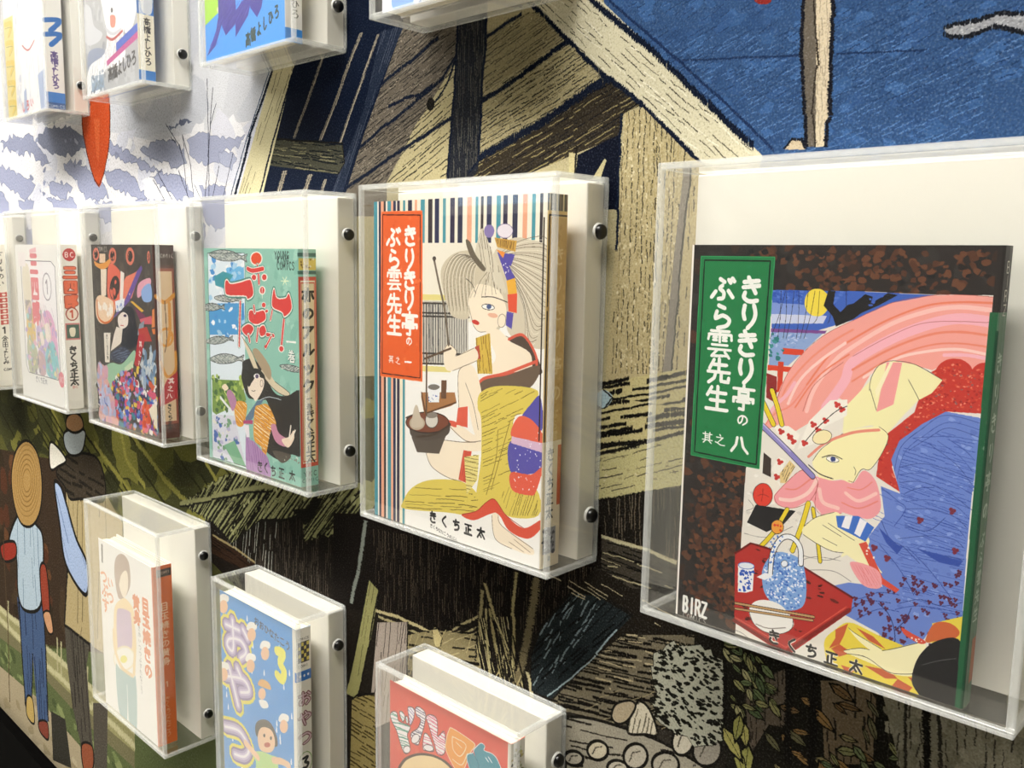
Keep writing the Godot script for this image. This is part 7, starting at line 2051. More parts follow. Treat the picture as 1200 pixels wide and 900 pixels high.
	p.blob("2b2926",[457,710,556,665,636,682,659,714,572,711,522,746,480,778])
	p.blob("f6f4f0",[604,704,598,713,581,720,561,722,545,719,539,712,546,703,562,696,582,694,598,697])
	p.blob("5a4a6a",[593,707,589,715,580,720,569,721,560,718,557,711,561,704,570,698,581,697,589,701])
	p.bend("3a2a28",3.6,[512,796,534,799,554,791])
	p.ring("6a5040",3.5,[637,742,634,753,626,761,618,762,610,756,608,745,611,734,618,726,627,725,634,731])
	p.shape("5f7a94",[432,970,569,850,641,834,517,958,466,997])
	p.blob("e2a23c",[323,891,452,878,436,970,397,1021,331,1012])
	p.strokes("f4e8c8",5,22.5,113,0.95,0.883,0.470,[323,891,452,878,436,970,397,1021,331,1012])
	p.strokes("a85c28",3,22.5,75,0.8,0.883,0.470,[323,891,452,878,436,970,397,1021,331,1012])
	p.blob("e2a23c",[543,902,601,869,684,858,758,933,758,963,710,1000,664,1122,643,1207,610,1203,609,1114,527,1073])
	p.strokes("f4e8c8",4.8,21.6,108,0.95,0.959,0.285,[543,902,601,869,684,858,758,933,758,963,710,1000,664,1122,643,1207,610,1203,609,1114,527,1073])
	p.strokes("a85c28",2.9,21.6,72.1,0.8,0.959,0.285,[543,902,601,869,684,858,758,933,758,963,710,1000,664,1122,643,1207,610,1203,609,1114,527,1073])
	p.shape("b24a78",[415,982,520,967,516,990,411,1003])
	p.blob("b28aba",[445,1014,480,1081,530,1091,612,1131,676,1165,697,1268,559,1286,437,1281])
	p.strokes("8a5f96",3.7,22.1,110,0.7,0.164,0.987,[456,1030,530,1091,676,1165,690,1265,441,1278])
	p.shape("eee8f0",[418,1009,474,1000,480,1072,446,1077])
	p.blob("c88aa4",[711,974,758,958,796,1004,910,1029,864,1067,757,1054])
	p.blob("f2dcc4",[819,1035,895,1006,940,965,940,1016,880,1069])
	p.bend("f4ecdc",11,[895,1015,913,944])
	p.bend("f4ecdc",11,[910,1021,955,963])
	p.blob("b884a8",[228,843,273,820,341,875,295,944,253,895])
	p.blob("f2dcc4",[172,814,213,791,251,813,211,832])
	p.bend("c8d4dc",4.7,[601,841,697,812,821,813])
	p.blob("f6efe6",[658,53,646,75,613,90,573,91,540,78,528,55,541,32,574,18,615,17,647,31])
	p.blob("e0502e",[648,53,637,72,610,84,576,85,549,74,539,55,550,36,578,24,611,23,638,34])
	p.bend("4f8a7c",32,[604,91,612,134,617,190])
	p.bend("f6efe6",25,[604,91,612,134,617,190])
	p.bend("d9403c",15,[604,91,612,134,617,190])
	p.bend("4f8a7c",41,[498,111,553,121,662,108])
	p.bend("f6efe6",33,[498,111,553,121,662,108])
	p.bend("d9403c",23,[498,111,553,121,662,108])
	p.blob("f6efe6",[599,157,593,168,575,176,554,177,536,170,530,159,537,147,555,140,576,139,593,146])
	p.blob("d9403c",[588,157,584,166,572,172,557,172,546,167,541,159,546,150,558,144,572,144,584,149])
	p.blob("f6efe6",[707,153,700,166,684,174,663,175,646,168,640,156,646,143,663,135,684,134,701,141])
	p.blob("d9403c",[696,154,692,163,680,169,666,170,655,165,650,155,655,146,667,139,681,139,692,144])
	p.blob("f6efe6",[683,225,676,239,659,249,638,250,621,242,615,228,622,213,639,204,660,203,677,211])
	p.blob("d9403c",[672,225,668,236,656,244,642,244,630,238,626,227,631,216,642,209,657,208,668,215])
	p.line("f6efe6",4.5,[649,213,648,270])
	p.bend("4f8a7c",33,[411,298,399,418,386,553])
	p.bend("f6efe6",25,[411,298,399,418,386,553])
	p.bend("d9403c",14,[411,298,399,418,386,553])
	p.ring("4d8577",32,[246,195,269,182,309,203,423,189,496,175,533,180,553,250,493,279,466,262,277,266,244,242])
	p.blob("f6efe6",[246,195,269,182,309,203,423,189,496,175,533,180,553,250,493,279,466,262,277,266,244,242])
	p.ring("f6efe6",15,[246,195,269,182,309,203,423,189,496,175,533,180,553,250,493,279,466,262,277,266,244,242])
	p.blob("d9403c",[246,195,269,182,309,203,423,189,496,175,533,180,553,250,493,279,466,262,277,266,244,242])
	p.ring("4d8577",30,[502,360,525,342,583,349,661,338,676,383,581,416,508,400])
	p.blob("f6efe6",[502,360,525,342,583,349,661,338,676,383,581,416,508,400])
	p.ring("f6efe6",14,[502,360,525,342,583,349,661,338,676,383,581,416,508,400])
	p.blob("d9403c",[502,360,525,342,583,349,661,338,676,383,581,416,508,400])
	p.ring("4d8577",31,[423,455,494,422,549,443,489,490])
	p.blob("f6efe6",[423,455,494,422,549,443,489,490])
	p.ring("f6efe6",14,[423,455,494,422,549,443,489,490])
	p.blob("d9403c",[423,455,494,422,549,443,489,490])
	p.ring("4d8577",30,[609,441,657,419,681,457,627,479])
	p.blob("f6efe6",[609,441,657,419,681,457,627,479])
	p.ring("f6efe6",14,[609,441,657,419,681,457,627,479])
	p.blob("d9403c",[609,441,657,419,681,457,627,479])
	p.bend("4f8a7c",32,[558,316,564,349])
	p.bend("f6efe6",24,[558,316,564,349])
	p.bend("d9403c",14,[558,316,564,349])
	p.bend("4f8a7c",33,[493,484,505,519])
	p.bend("f6efe6",25,[493,484,505,519])
	p.bend("d9403c",14,[493,484,505,519])
	p.bend("4f8a7c",32,[597,438,579,511])
	p.bend("f6efe6",24,[597,438,579,511])
	p.bend("d9403c",14,[597,438,579,511])
	p.bend("4f8a7c",36,[687,466,756,468])
	p.bend("f6efe6",28,[687,466,756,468])
	p.bend("d9403c",18,[687,466,756,468])
	p.bend("4f8a7c",29,[733,473,670,541])
	p.bend("f6efe6",21,[733,473,670,541])
	p.bend("d9403c",11,[733,473,670,541])
	p.blob("d9403c",[683,305,679,314,668,320,655,320,644,316,640,307,644,298,655,292,669,292,679,297])
	p.ring("f6efe6",4.5,[683,305,679,314,668,320,655,320,644,316,640,307,644,298,655,292,669,292,679,297])
	p.blob("d9403c",[706,337,702,343,694,347,684,348,675,345,672,339,675,333,684,329,694,328,703,331])
	p.ring("f6efe6",4.5,[706,337,702,343,694,347,684,348,675,345,672,339,675,333,684,329,694,328,703,331])
	p.blob("d9403c",[687,533,685,538,678,541,669,542,662,540,659,535,662,530,669,526,678,525,685,528])
	p.bend("4f8a7c",27,[758,297,742,346,726,384])
	p.bend("f6efe6",20,[758,297,742,346,726,384])
	p.bend("d9403c",9.9,[758,297,742,346,726,384])
	p.bend("4f8a7c",33,[868,347,846,453,830,537])
	p.bend("f6efe6",26,[868,347,846,453,830,537])
	p.bend("d9403c",16,[868,347,846,453,830,537])
	p.ring("4d8577",29,[747,281,769,213,796,263,883,260,915,235,938,311,871,356,845,334,759,315])
	p.blob("f6efe6",[747,281,769,213,796,263,883,260,915,235,938,311,871,356,845,334,759,315])
	p.ring("f6efe6",13,[747,281,769,213,796,263,883,260,915,235,938,311,871,356,845,334,759,315])
	p.blob("d9403c",[747,281,769,213,796,263,883,260,915,235,938,311,871,356,845,334,759,315])
	p.blob("f6efe6",[862,531,856,543,841,551,822,553,808,547,802,536,808,524,823,515,841,514,856,520])
	p.blob("d9403c",[853,531,849,540,838,547,825,548,815,543,811,535,815,526,826,520,838,519,849,523])
	p.line("f4f2ec",9.8,[885,490,972,488])
	p.text("3a5a54","巻",932,569,68,16,0,0,1.0,0)
	p.text("f4f2ec","巻",929,567,68,11,0,0,1.0,0)
	p.text("1c1c1c","き",585,1226,64,13,0,0,1.0,0)
	p.text("1c1c1c","く",652,1221,63,13,0,0,1.0,0)
	p.text("1c1c1c","ち",726,1227,63,13,0,0,1.0,0)
	p.text("1c1c1c","正",811,1224,62,13,0,0,1.0,0)
	p.text("1c1c1c","太",918,1219,61,13,0,0,1.0,0)
	p.text("2f4440","YOUNG",792,34,44,13,29,0,0.6,0)
	p.text("2f4440","KING",817,60,44,13,29,0,0.6,0)
	p.text("2f4440","COMICS",814,89,44,13,29,0,0.6,0)
	p.bend("e8efc8",5.3,[877,169,914,168])
	p.bend("e8efc8",5.3,[877,169,895,189])
	p.bend("e8efc8",5.3,[877,169,858,190])
	p.bend("e8efc8",5.3,[877,169,839,170])
	p.bend("e8efc8",5.3,[877,169,858,149])
	p.bend("e8efc8",5.3,[877,169,895,148])
	p.shape("8fc2b2",[1000,0,1113,0,1113,1268,1000,1268])
	p.shape("3f6a60",[1000,20,1113,20,1113,40,1000,40])
	p.shape("e0c860",[1004,48,1109,48,1109,108,1004,108])
	p.blots(["8a6a30", "e8e0c0"],10,4,9,1,[1006,50,1109,50,1109,106,1006,106])
	p.shape("3f6a60",[1000,114,1113,114,1113,130,1000,130])
	p.shape("cc4a34",[1002,144,1111,144,1111,1160,1002,1160])
	p.shape("f0e4c8",[1012,164,1101,164,1101,1140,1012,1140])
	p.shape("cc5a40",[1016,172,1097,172,1097,1132,1016,1132])
	p.shape("ead8b0",[1020,178,1093,178,1093,1126,1020,1126])
	p.text("1c1815","亦のアルック",1057,240,70,20,0,96,1.0,0)
	p.text("1c1815","一巻",1057,790,40,12,0,44,1.0,0)
	p.text("1c1815","きくち正太",1062,880,62,14,0,58,0.9,0)
	p.text("23403a","YKC",1028,1200,30,12,30,0,0.8,0)
	p.text("23403a","COMIC",1017,1235,20,10,20,0,1.0,0)

func draw_dark(p: Print):
	p.blots(["56514c", "403d3a", "5c5650"],120,14,40,1.2,[0,0,1000,0,1000,1276,0,1276])
	p.blob("e0806a",[137,68,123,95,94,112,61,113,36,96,29,68,43,41,72,24,105,24,129,41])
	p.blob("3a3634",[116,68,108,85,90,95,69,96,54,85,50,68,58,51,76,41,97,41,112,51])
	p.blots(["e0806a"],4,5.2,10,1.4,[59,45,113,45,107,91,53,92])
	p.blob("e0806a",[429,77,415,110,382,131,343,132,313,111,305,78,320,45,353,25,391,24,420,44])
	p.blob("3a3634",[406,77,397,98,376,111,353,111,334,98,329,78,338,57,358,45,382,45,400,57])
	p.blots(["e0806a"],4,4.9,9.9,1.4,[339,50,401,49,396,105,334,106])
	p.blob("e0806a",[717,76,702,111,668,133,627,133,595,112,585,77,600,42,634,21,674,21,706,42])
	p.blob("3a3634",[692,76,683,98,662,111,636,112,616,99,610,77,619,56,640,42,666,42,685,55])
	p.blots(["e0806a"],4,4.7,9.4,1.4,[620,48,686,47,682,106,616,107])
	p.blob("e0806a",[952,80,948,104,937,119,924,119,914,104,911,80,915,57,926,42,939,42,949,56])
	p.blob("3a3634",[944,80,941,95,935,104,927,104,921,95,919,80,922,66,928,57,936,56,942,65])
	p.blots(["e0806a"],4,4.5,9,1.4,[922,60,942,60,941,100,921,100])
	p.text("d8d4cc","COMICS",128,32,36,10,28,0,0.7,0)
	p.shape("efd2b4",[145,64,246,63,240,126,138,128])
	p.blob("e8a050",[46,117,117,132,220,127,322,98,309,141,195,174,73,153])
	p.shape("efe0cc",[154,172,256,170,227,355,142,375])
	p.blob("e4705c",[309,133,490,193,496,377,372,449,265,387,256,271])
	p.shape("e8846a",[574,215,733,180,825,135,806,164,651,355,494,410,514,264])
	p.shape("6a55a0",[752,172,816,135,833,156,611,380,367,499,326,510,514,401])
	p.blots(["e8e0f0"],30,4.7,8.2,1,[752,180,816,148,612,372,368,491,513,409])
	p.blob("3a3634",[466,297,434,348,380,381,325,381,292,348,293,295,327,244,381,213,434,214,466,246])
	p.ring("e4705c",7.5,[466,297,434,348,380,381,325,381,292,348,293,295,327,244,381,213,434,214,466,246])
	p.blots(["e4705c"],5,13,23,1.6,[330,237,448,234,439,355,319,360])
	p.shape("efeae2",[491,177,547,192,506,377,457,379])
	p.blob("e8a8b8",[744,351,747,280,803,240,937,215,944,259,836,316])
	p.blob("8fb0e0",[834,371,800,310,874,261,948,259,951,358])
	p.blob("efd0b0",[44,396,144,358,356,400,337,501,154,563,41,517])
	p.bend("d8743c",16,[66,395,74,515,197,552,331,501,356,400])
	p.blots(["f4ece0"],20,14,27,1,[85,411,335,409,307,494,96,506])
	p.shape("e8eef4",[376,390,536,363,511,442,390,465])
	p.blots(["8aa0d0", "c8d4e8"],20,7.7,15,1,[376,390,536,363,511,442,390,465])
	p.blob("1f2430",[471,452,647,419,699,514,731,645,592,707,453,700,457,639])
	p.blob("f2e6dc",[418,497,500,459,577,480,563,547,462,579,414,548])
	p.blob("3a3050",[557,481,552,487,539,491,523,491,511,489,506,484,511,478,524,474,540,473,553,476])
	p.bend("c04040",6.5,[454,554,503,552])
	p.shape("e8ddd0",[382,567,482,577,456,665,434,684,263,751,337,622])
	p.shape("e0b040",[621,380,668,378,832,434,795,444])
	p.shape("7a3a5a",[685,417,831,458,903,502,756,495])
	p.shape("d06070",[756,495,940,460,956,515,792,525])
	p.shape("8a9aa8",[755,527,830,498,808,589,714,604])
	p.shape("b8423c",[734,561,865,537,936,630,750,643])
	p.shape("e08040",[937,548,1044,534,1044,574,955,580])
	p.shape("e08a50",[958,420,1011,402,992,529,938,540])
	p.blob("3a4256",[261,769,453,700,591,724,609,757,445,815,278,812])
	p.strokes("7a86a0",4.1,16.6,82.8,0.7,0.978,-0.210,[272,768,453,705,591,728,589,759,445,811])
	p.blob("9fc8a8",[165,877,277,830,444,824,651,711,667,761,584,847,376,903,238,1019,185,1006])
	p.shape("c8dcb8",[483,848,627,782,634,833,502,873])
	p.shape("f2eadc",[158,625,275,617,238,834,158,836])
	p.text("2a2422","きくち正太",209,648,34,12,0,38,1.0,0)
	p.shape("b8303a",[733,603,827,581,835,613,713,835,646,806])
	p.text("f0e8e4","其之八",758,660,46,13,-14,66,1.0,0)
	p.blots(["d85a7a", "4a5ac0", "e08ab0", "7a4aa0", "f0ece6", "3a8a9a", "e8c850", "d8603c", "2a3060", "a8b8e0", "6a9ad0", "c04a5a"],520,13,38,0.75,[3,940,238,1019,376,903,664,831,966,888,978,1260,34,1277])
	p.blots(["b0b8d8", "d8a8b8", "c0c8e8", "e0b0a8"],140,17,44,1.2,[12,863,187,875,238,1019,326,1257,34,1277])
	p.blots(["9ab0c8", "6a8aa8", "c8d0d4"],60,13,31,1.6,[747,712,971,652,966,888,717,949])
	p.blots(["e8643c", "d8502c"],24,13,30,1.3,[731,1073,849,1041,844,1205,744,1237])
	p.shape("f0e8d0",[848,1095,925,1049,972,1061,969,1224,903,1178])
	p.bend("8a4a8a",13,[959,1253,902,1215,913,1159])
	p.shape("54302a",[985,0,1138,0,1138,1276,985,1276])
	p.shape("3a2420",[1000,0,1138,0,1138,130,1000,130])
	p.text("c8c0b8","COMIC",1028,70,28,9,24,0,1.0,0)
	p.shape("8c4a3a",[1012,150,1128,150,1128,1180,1012,1180])
	p.shape("d8bc98",[1026,170,1114,170,1114,1160,1026,1160])
	p.bend("d8943c",26,[1004,330,1060,370,1130,320])
	p.bend("d8943c",20,[1090,380,1088,560,1070,640])
	p.ring("d8943c",16,[1104,600,1096,633,1074,653,1046,653,1024,633,1016,600,1024,567,1046,547,1074,547,1096,567])
	p.bend("d8943c",18,[1020,760,1060,860,1118,820,1122,700])
	p.bend("4a2a20",5,[1060,360,1066,600,1050,700])
	p.shape("b32a34",[1060,880,1134,830,1124,1010,1008,1060,1000,1000])
	p.text("f0e8e4","其之八",1086,890,44,12,-8,50,1.0,0)
	p.text("1e1816","きくち正太",1069,1060,34,15,0,38,1.0,0)
	p.shape("54302a",[1000,1216,1138,1216,1138,1276,1000,1276])

func draw_framed(p: Print):
	p.shape("f2f0f2",[120,170,200,130,800,130,880,170,880,1000,830,1060,170,1060,120,1000,120,170])
	p.blob("e4dcc8",[150,200,300,180,320,520,200,620,150,500])
	p.blob("e0c070",[200,560,330,520,380,760,260,820,180,760])
	p.blob("dfa8cc",[560,560,700,520,820,640,860,900,760,1000,640,800,520,700])
	p.blob("c6b4de",[440,640,640,640,700,860,480,900,400,760])
	p.blob("7fc6cc",[640,800,760,760,850,900,840,1040,620,1050,560,940])
	p.blob("b8bca0",[180,780,360,820,420,960,320,1050,180,1040])
	p.blob("a09890",[180,480,300,460,320,600,220,620])
	p.blob("c8a8b0",[420,860,560,900,560,1040,420,1040])
	p.blob("e8d0d8",[380,480,520,500,600,640,440,640])
	p.blots(["e8b8d0", "b8a0d0", "a8c0a8", "e8d8a0", "9ad0d4", "9a92a0", "d8c0b0"],120,14,36,0.9,[160,480,340,440,860,640,860,1040,160,1040])
	p.blob("f2e6dc",[600,640,680,620,720,700,680,770,610,750])
	p.blob("f2e6dc",[470,720,540,700,570,780,500,810])
	p.strokes("8a8494",3,40,120,0.4,0.447,0.894,[160,440,860,500,860,1040,160,1040])
	p.line("4a4a58",7,[120,170,200,130,800,130,880,170,880,1000,830,1060,170,1060,120,1000,120,170])
	p.shape("e9b4bc",[340,40,490,20,490,60,340,70])
	p.shape("f0e8e8",[60,60,230,60,230,180,60,180])
	p.text("df6f7c","三四郎",420,150,190,20,0,200,0.9,0)
	p.ring("8a8490",12,[780,330,763,392,718,430,662,430,617,392,600,330,617,268,662,230,718,230,763,268])
	p.text("8a8490","1",690,330,110,18,0,0,1.0,0)
	p.text("44485c","きくち正太",350,1100,54,10,52,0,1.0,0)
	p.blob("df7484",[960,1050,948,1086,918,1109,882,1109,852,1086,840,1050,852,1014,882,991,918,991,948,1014])
	p.text("f4e4e6","BC",880,1050,46,12,40,0,1.0,0)
	p.shape("e6e2d8",[1000,0,1124,0,1124,1274,1000,1274])
	p.blob("b82a2c",[1108,75,1099,103,1076,121,1048,121,1025,103,1016,75,1025,47,1048,29,1076,29,1099,47])
	p.text("f0e4dc","BC",1044,75,40,14,36,0,0.8,0)
	p.text("8a2a1c","三四郎",1062,210,104,30,0,112,0.9,0)
	p.text("e0643c","三四郎",1062,210,104,20,0,112,0.9,0)
	p.blob("e8d8c8",[1104,530,1096,558,1075,576,1049,576,1028,558,1020,530,1028,502,1049,484,1075,484,1096,502])
	p.ring("9a3428",8,[1104,530,1096,558,1075,576,1049,576,1028,558,1020,530,1028,502,1049,484,1075,484,1096,502])
	p.text("c84a30","1",1062,530,62,18,0,0,1.0,0)
	p.shape("c87a78",[1010,600,1116,600,1116,730,1010,730])
	p.shape("3a5a4c",[1018,612,1108,612,1108,718,1018,718])
	p.blob("e0d8c0",[1040,640,1080,640,1074,700,1044,700])
	p.text("1c1818","きくち正太",1056,810,64,17,0,62,1.0,0)
	p.text("c86a5c","BC",1050,1100,20,12,20,0,1.0,0)

func draw_orange_spine(p: Print):
	p.line("5a5654",27,[71,47,62,189])
	p.blob("b9a494",[301,201,341,92,453,26,576,49,607,148,593,259,496,372,400,420,352,411,318,330])
	p.blob("f6ead6",[389,256,507,151,561,181,546,304,467,391,395,333])
	p.shape("b9a494",[341,103,461,140,387,290,352,411,318,330])
	p.blob("f3dcae",[277,522,409,418,514,389,639,441,643,571,603,851,332,943,215,888,237,695])
	p.blob("cdb8cf",[315,557,381,504,547,479,590,521,569,795,335,896,293,770])
	p.blob("f6f4ec",[617,869,554,945,438,1013,312,1045,225,1029,215,968,285,889,405,823,527,794,607,812])
	p.ring("efe4c8",16,[617,869,554,945,438,1013,312,1045,225,1029,215,968,285,889,405,823,527,794,607,812])
	p.blob("e6e06a",[479,905,465,928,431,952,388,967,354,967,342,952,356,928,391,904,434,889,467,890])
	p.bend("f0d8a8",48,[234,742,245,902,377,1021,568,1022])
	p.bend("f0d8a8",44,[633,574,645,725,597,989])
	p.blob("a6c3c4",[247,1031,327,1039,567,1034,624,1002,634,1204,594,1488,475,1492,455,1203,411,1494,279,1440,244,1260])
	p.line("d4e0de",14,[454,1133,452,1465])
	p.text("e0824a","目",861,345,119,20,0,0,1.1,0)
	p.text("e0824a","玉",865,461,120,20,0,0,1.1,0)
	p.text("e0824a","焼",865,600,121,20,0,0,1.1,0)
	p.text("e0824a","き",865,740,123,20,0,0,1.1,0)
	p.text("e0824a","の",869,874,124,20,0,0,1.1,0)
	p.text("e0824a","黄",696,365,117,20,0,0,1.1,0)
	p.text("e0824a","身",700,489,118,20,0,0,1.1,0)
	p.text("e8a070","つ",79,314,117,17,0,0,1.1,0)
	p.text("e8a070","ぶ",91,435,118,17,0,0,1.1,0)
	p.text("e8a070","す",93,562,119,17,0,0,1.1,0)
	p.text("e8a070","っ",96,667,120,17,0,0,1.1,0)
	p.text("e8a070","い",209,336,106,17,0,0,1.1,0)
	p.text("e8a070","つ",201,463,107,17,0,0,1.1,0)
	p.text("9a9a9a","きのいつつぶすたなこう",732,566,46,12,0,52,1.0,0)
	p.shape("d9692c",[990,0,1162,0,1162,1457,990,1457])
	p.shape("2a1c18",[1030,30,1142,30,1142,90,1030,90])
	p.text("e8c8b0","COMI",1050,60,24,12,24,0,1.0,0)
	p.text("f2cdb0","目玉焼きの黄身",1081,330,66,12,0,74,1.0,0)
	p.text("f0c4a4","1",1081,960,50,14,0,0,1.0,0)
	p.text("e8b088","きくちなたこう",1081,1080,44,10,0,48,1.0,0)

func draw_gingham(p: Print):
	p.blob("eaf4fb",[260,1282,269,1320,260,1332,251,1320])
	p.blob("eaf4fb",[246,1351,255,1389,246,1401,237,1389])
	p.blob("eaf4fb",[500,909,509,947,500,959,491,947])
	p.blob("eaf4fb",[749,775,758,813,749,825,740,813])
	p.blob("eaf4fb",[327,298,336,336,327,348,318,336])
	p.blob("eaf4fb",[133,1091,142,1129,133,1141,124,1129])
	p.blob("eaf4fb",[457,256,466,294,457,306,448,294])
	p.blob("eaf4fb",[852,423,861,461,852,473,843,461])
	p.blob("eaf4fb",[433,454,442,492,433,504,424,492])
	p.blob("eaf4fb",[626,863,635,901,626,913,617,901])
	p.blob("eaf4fb",[600,411,609,449,600,461,591,449])
	p.blob("eaf4fb",[316,393,325,431,316,443,307,431])
	p.blob("eaf4fb",[355,236,364,274,355,286,346,274])
	p.blob("eaf4fb",[209,1416,218,1454,209,1466,200,1454])
	p.blob("eaf4fb",[924,299,933,337,924,349,915,337])
	p.blob("eaf4fb",[82,323,91,361,82,373,73,361])
	p.blob("eaf4fb",[690,1151,699,1189,690,1201,681,1189])
	p.blob("eaf4fb",[81,860,90,898,81,910,72,898])
	p.blob("eaf4fb",[61,770,70,808,61,820,52,808])
	p.blob("eaf4fb",[636,1447,645,1485,636,1497,627,1485])
	p.blob("eaf4fb",[293,1184,302,1222,293,1234,284,1222])
	p.blob("eaf4fb",[843,1357,852,1395,843,1407,834,1395])
	p.blob("eaf4fb",[62,704,71,742,62,754,53,742])
	p.blob("eaf4fb",[943,602,952,640,943,652,934,640])
	p.blob("eaf4fb",[792,815,801,853,792,865,783,853])
	p.blob("eaf4fb",[754,726,763,764,754,776,745,764])
	p.blob("eaf4fb",[86,153,95,191,86,203,77,191])
	p.blob("eaf4fb",[160,390,169,428,160,440,151,428])
	p.blob("eaf4fb",[928,938,937,976,928,988,919,976])
	p.blob("eaf4fb",[795,843,804,881,795,893,786,881])
	p.blob("eaf4fb",[632,1197,641,1235,632,1247,623,1235])
	p.blob("eaf4fb",[894,1342,903,1380,894,1392,885,1380])
	p.blob("eaf4fb",[802,164,811,202,802,214,793,202])
	p.blob("eaf4fb",[385,79,394,117,385,129,376,117])
	p.text("e6dc50","お",222,315,307,52,0,0,1.25,0)
	p.text("8a78a8","お",222,315,307,36,0,0,1.25,0)
	p.text("b3a4c8","お",222,315,307,26,0,0,1.25,0)
	p.text("cfc4de","お",222,315,307,15,0,0,1.25,0)
	p.text("f0ecf4","お",222,315,307,6,0,0,1.25,0)
	p.text("e6dc50","や",219,676,329,52,0,0,1.3,0)
	p.text("8a78a8","や",219,676,329,36,0,0,1.3,0)
	p.text("b3a4c8","や",219,676,329,26,0,0,1.3,0)
	p.text("cfc4de","や",219,676,329,15,0,0,1.3,0)
	p.text("f0ecf4","や",219,676,329,6,0,0,1.3,0)
	p.text("e6dc50","つ",199,1109,320,52,0,0,1.3,0)
	p.text("8a78a8","つ",199,1109,320,36,0,0,1.3,0)
	p.text("b3a4c8","つ",199,1109,320,26,0,0,1.3,0)
	p.text("cfc4de","つ",199,1109,320,15,0,0,1.3,0)
	p.text("f0ecf4","つ",199,1109,320,6,0,0,1.3,0)
	p.blob("f4f2ec",[-19,67,32,21,124,11,115,58,-9,97])
	p.blob("eec09a",[113,96,100,130,68,158,30,170,0,160,-10,133,3,98,35,70,74,59,103,69])
	p.blob("f4f2ec",[555,246,600,201,681,190,674,234,565,274])
	p.blob("eec09a",[673,271,662,304,634,331,600,342,573,334,563,308,575,275,603,248,637,237,664,246])
	p.blob("f4f2ec",[780,702,824,654,901,640,895,684,790,729])
	p.blob("eec09a",[894,721,883,754,857,782,824,795,798,788,789,763,800,730,827,701,859,689,885,696])
	p.blob("f4f2ec",[377,164,424,118,508,108,501,153,387,192])
	p.blob("eec09a",[499,190,487,223,458,250,423,262,395,253,385,226,397,193,427,166,462,155,490,164])
	p.blob("f4f2ec",[352,407,399,359,484,347,477,393,362,435])
	p.blob("eec09a",[475,430,463,464,434,492,398,505,370,496,360,470,373,436,402,408,438,396,466,404])
	p.blob("f4f2ec",[-49,608,4,557,97,541,88,590,-38,637])
	p.blob("eec09a",[86,630,73,665,41,696,1,710,-29,701,-40,674,-26,638,7,608,46,594,76,603])
	p.text("f0ea60","3",816,307,227,30,0,0,0.62,0)
	p.text("2c3a4a","おおひなたこう",511,91,62,13,66,8,1.0,0)
	p.blob("dca860",[512,555,556,500,652,489,685,531,587,551])
	p.blob("eec09a",[616,587,605,617,580,642,548,654,524,647,515,624,526,595,552,569,583,558,607,565])
	p.blob("f4f2ec",[522,669,619,640,645,677,562,712])
	p.blob("3a3430",[461,922,487,848,586,790,682,787,754,866,730,938,510,966])
	p.blob("f0c8a4",[497,939,556,860,680,834,726,909,674,1000,549,1045,502,1017])
	p.blob("3a302c",[598,906,595,916,588,924,580,927,573,925,570,917,573,908,581,900,589,896,596,899])
	p.blob("3a302c",[686,891,683,900,676,908,668,912,661,909,659,902,662,892,669,884,677,881,684,883])
	p.blob("c05a4a",[662,950,654,965,633,980,607,991,587,993,579,985,587,970,609,955,634,944,655,942])
	p.blob("b8dc8c",[404,1122,520,1057,673,1024,754,1021,721,1192,468,1305,460,1163])
	p.bend("f0c8a4",53,[319,1076,405,1097,490,1118])
	p.bend("f0c8a4",50,[699,1052,807,1014,898,1005])
	p.shape("e9e6da",[965,0,1120,0,1120,1600,965,1600])
	p.shape("2a2a28",[1015,95,1100,95,1100,240,1015,240])
	p.shape("dccc5a",[1018,127,1036,127,1036,151,1018,151])
	p.shape("dccc5a",[1018,181,1036,181,1036,205,1018,205])
	p.shape("dccc5a",[1039,100,1057,100,1057,124,1039,124])
	p.shape("dccc5a",[1039,154,1057,154,1057,178,1039,178])
	p.shape("dccc5a",[1039,208,1057,208,1057,232,1039,232])
	p.shape("dccc5a",[1060,127,1078,127,1078,151,1060,151])
	p.shape("dccc5a",[1060,181,1078,181,1078,205,1060,205])
	p.shape("dccc5a",[1081,100,1099,100,1099,124,1081,124])
	p.shape("dccc5a",[1081,154,1099,154,1099,178,1081,178])
	p.shape("dccc5a",[1081,208,1099,208,1099,232,1081,232])
	p.text("3a3a38","COMICS",1012,75,18,12,16,0,1.0,0)
	p.text("3a3a38","COMI",1020,265,20,10,20,0,1.0,0)
	p.shape("2f74c8",[990,300,1120,300,1120,370,990,370])
	p.blob("f0f0f0",[1037,335,1036,340,1032,344,1028,344,1024,340,1023,335,1024,330,1028,326,1032,326,1036,330])
	p.blob("f0f0f0",[1067,335,1066,340,1062,344,1058,344,1054,340,1053,335,1054,330,1058,326,1062,326,1066,330])
	p.blob("f0f0f0",[1097,335,1096,340,1092,344,1088,344,1084,340,1083,335,1084,330,1088,326,1092,326,1096,330])
	p.text("7a4a52","おやつ",1060,500,104,24,0,140,1.0,0)
	p.text("d8c0c8","おやつ",1060,500,104,10,0,140,1.0,0)
	p.blob("eeeade",[1110,960,1100,1005,1075,1032,1044,1032,1019,1005,1010,960,1019,915,1044,888,1075,888,1100,915])
	p.ring("8aa868",7,[1110,960,1100,1005,1075,1032,1044,1032,1019,1005,1010,960,1019,915,1044,888,1075,888,1100,915])
	p.text("2a2a28","3",1060,960,86,22,0,0,0.8,0)
	p.blob("b86a60",[1040,1130,1100,1100,1106,1180,1030,1220])

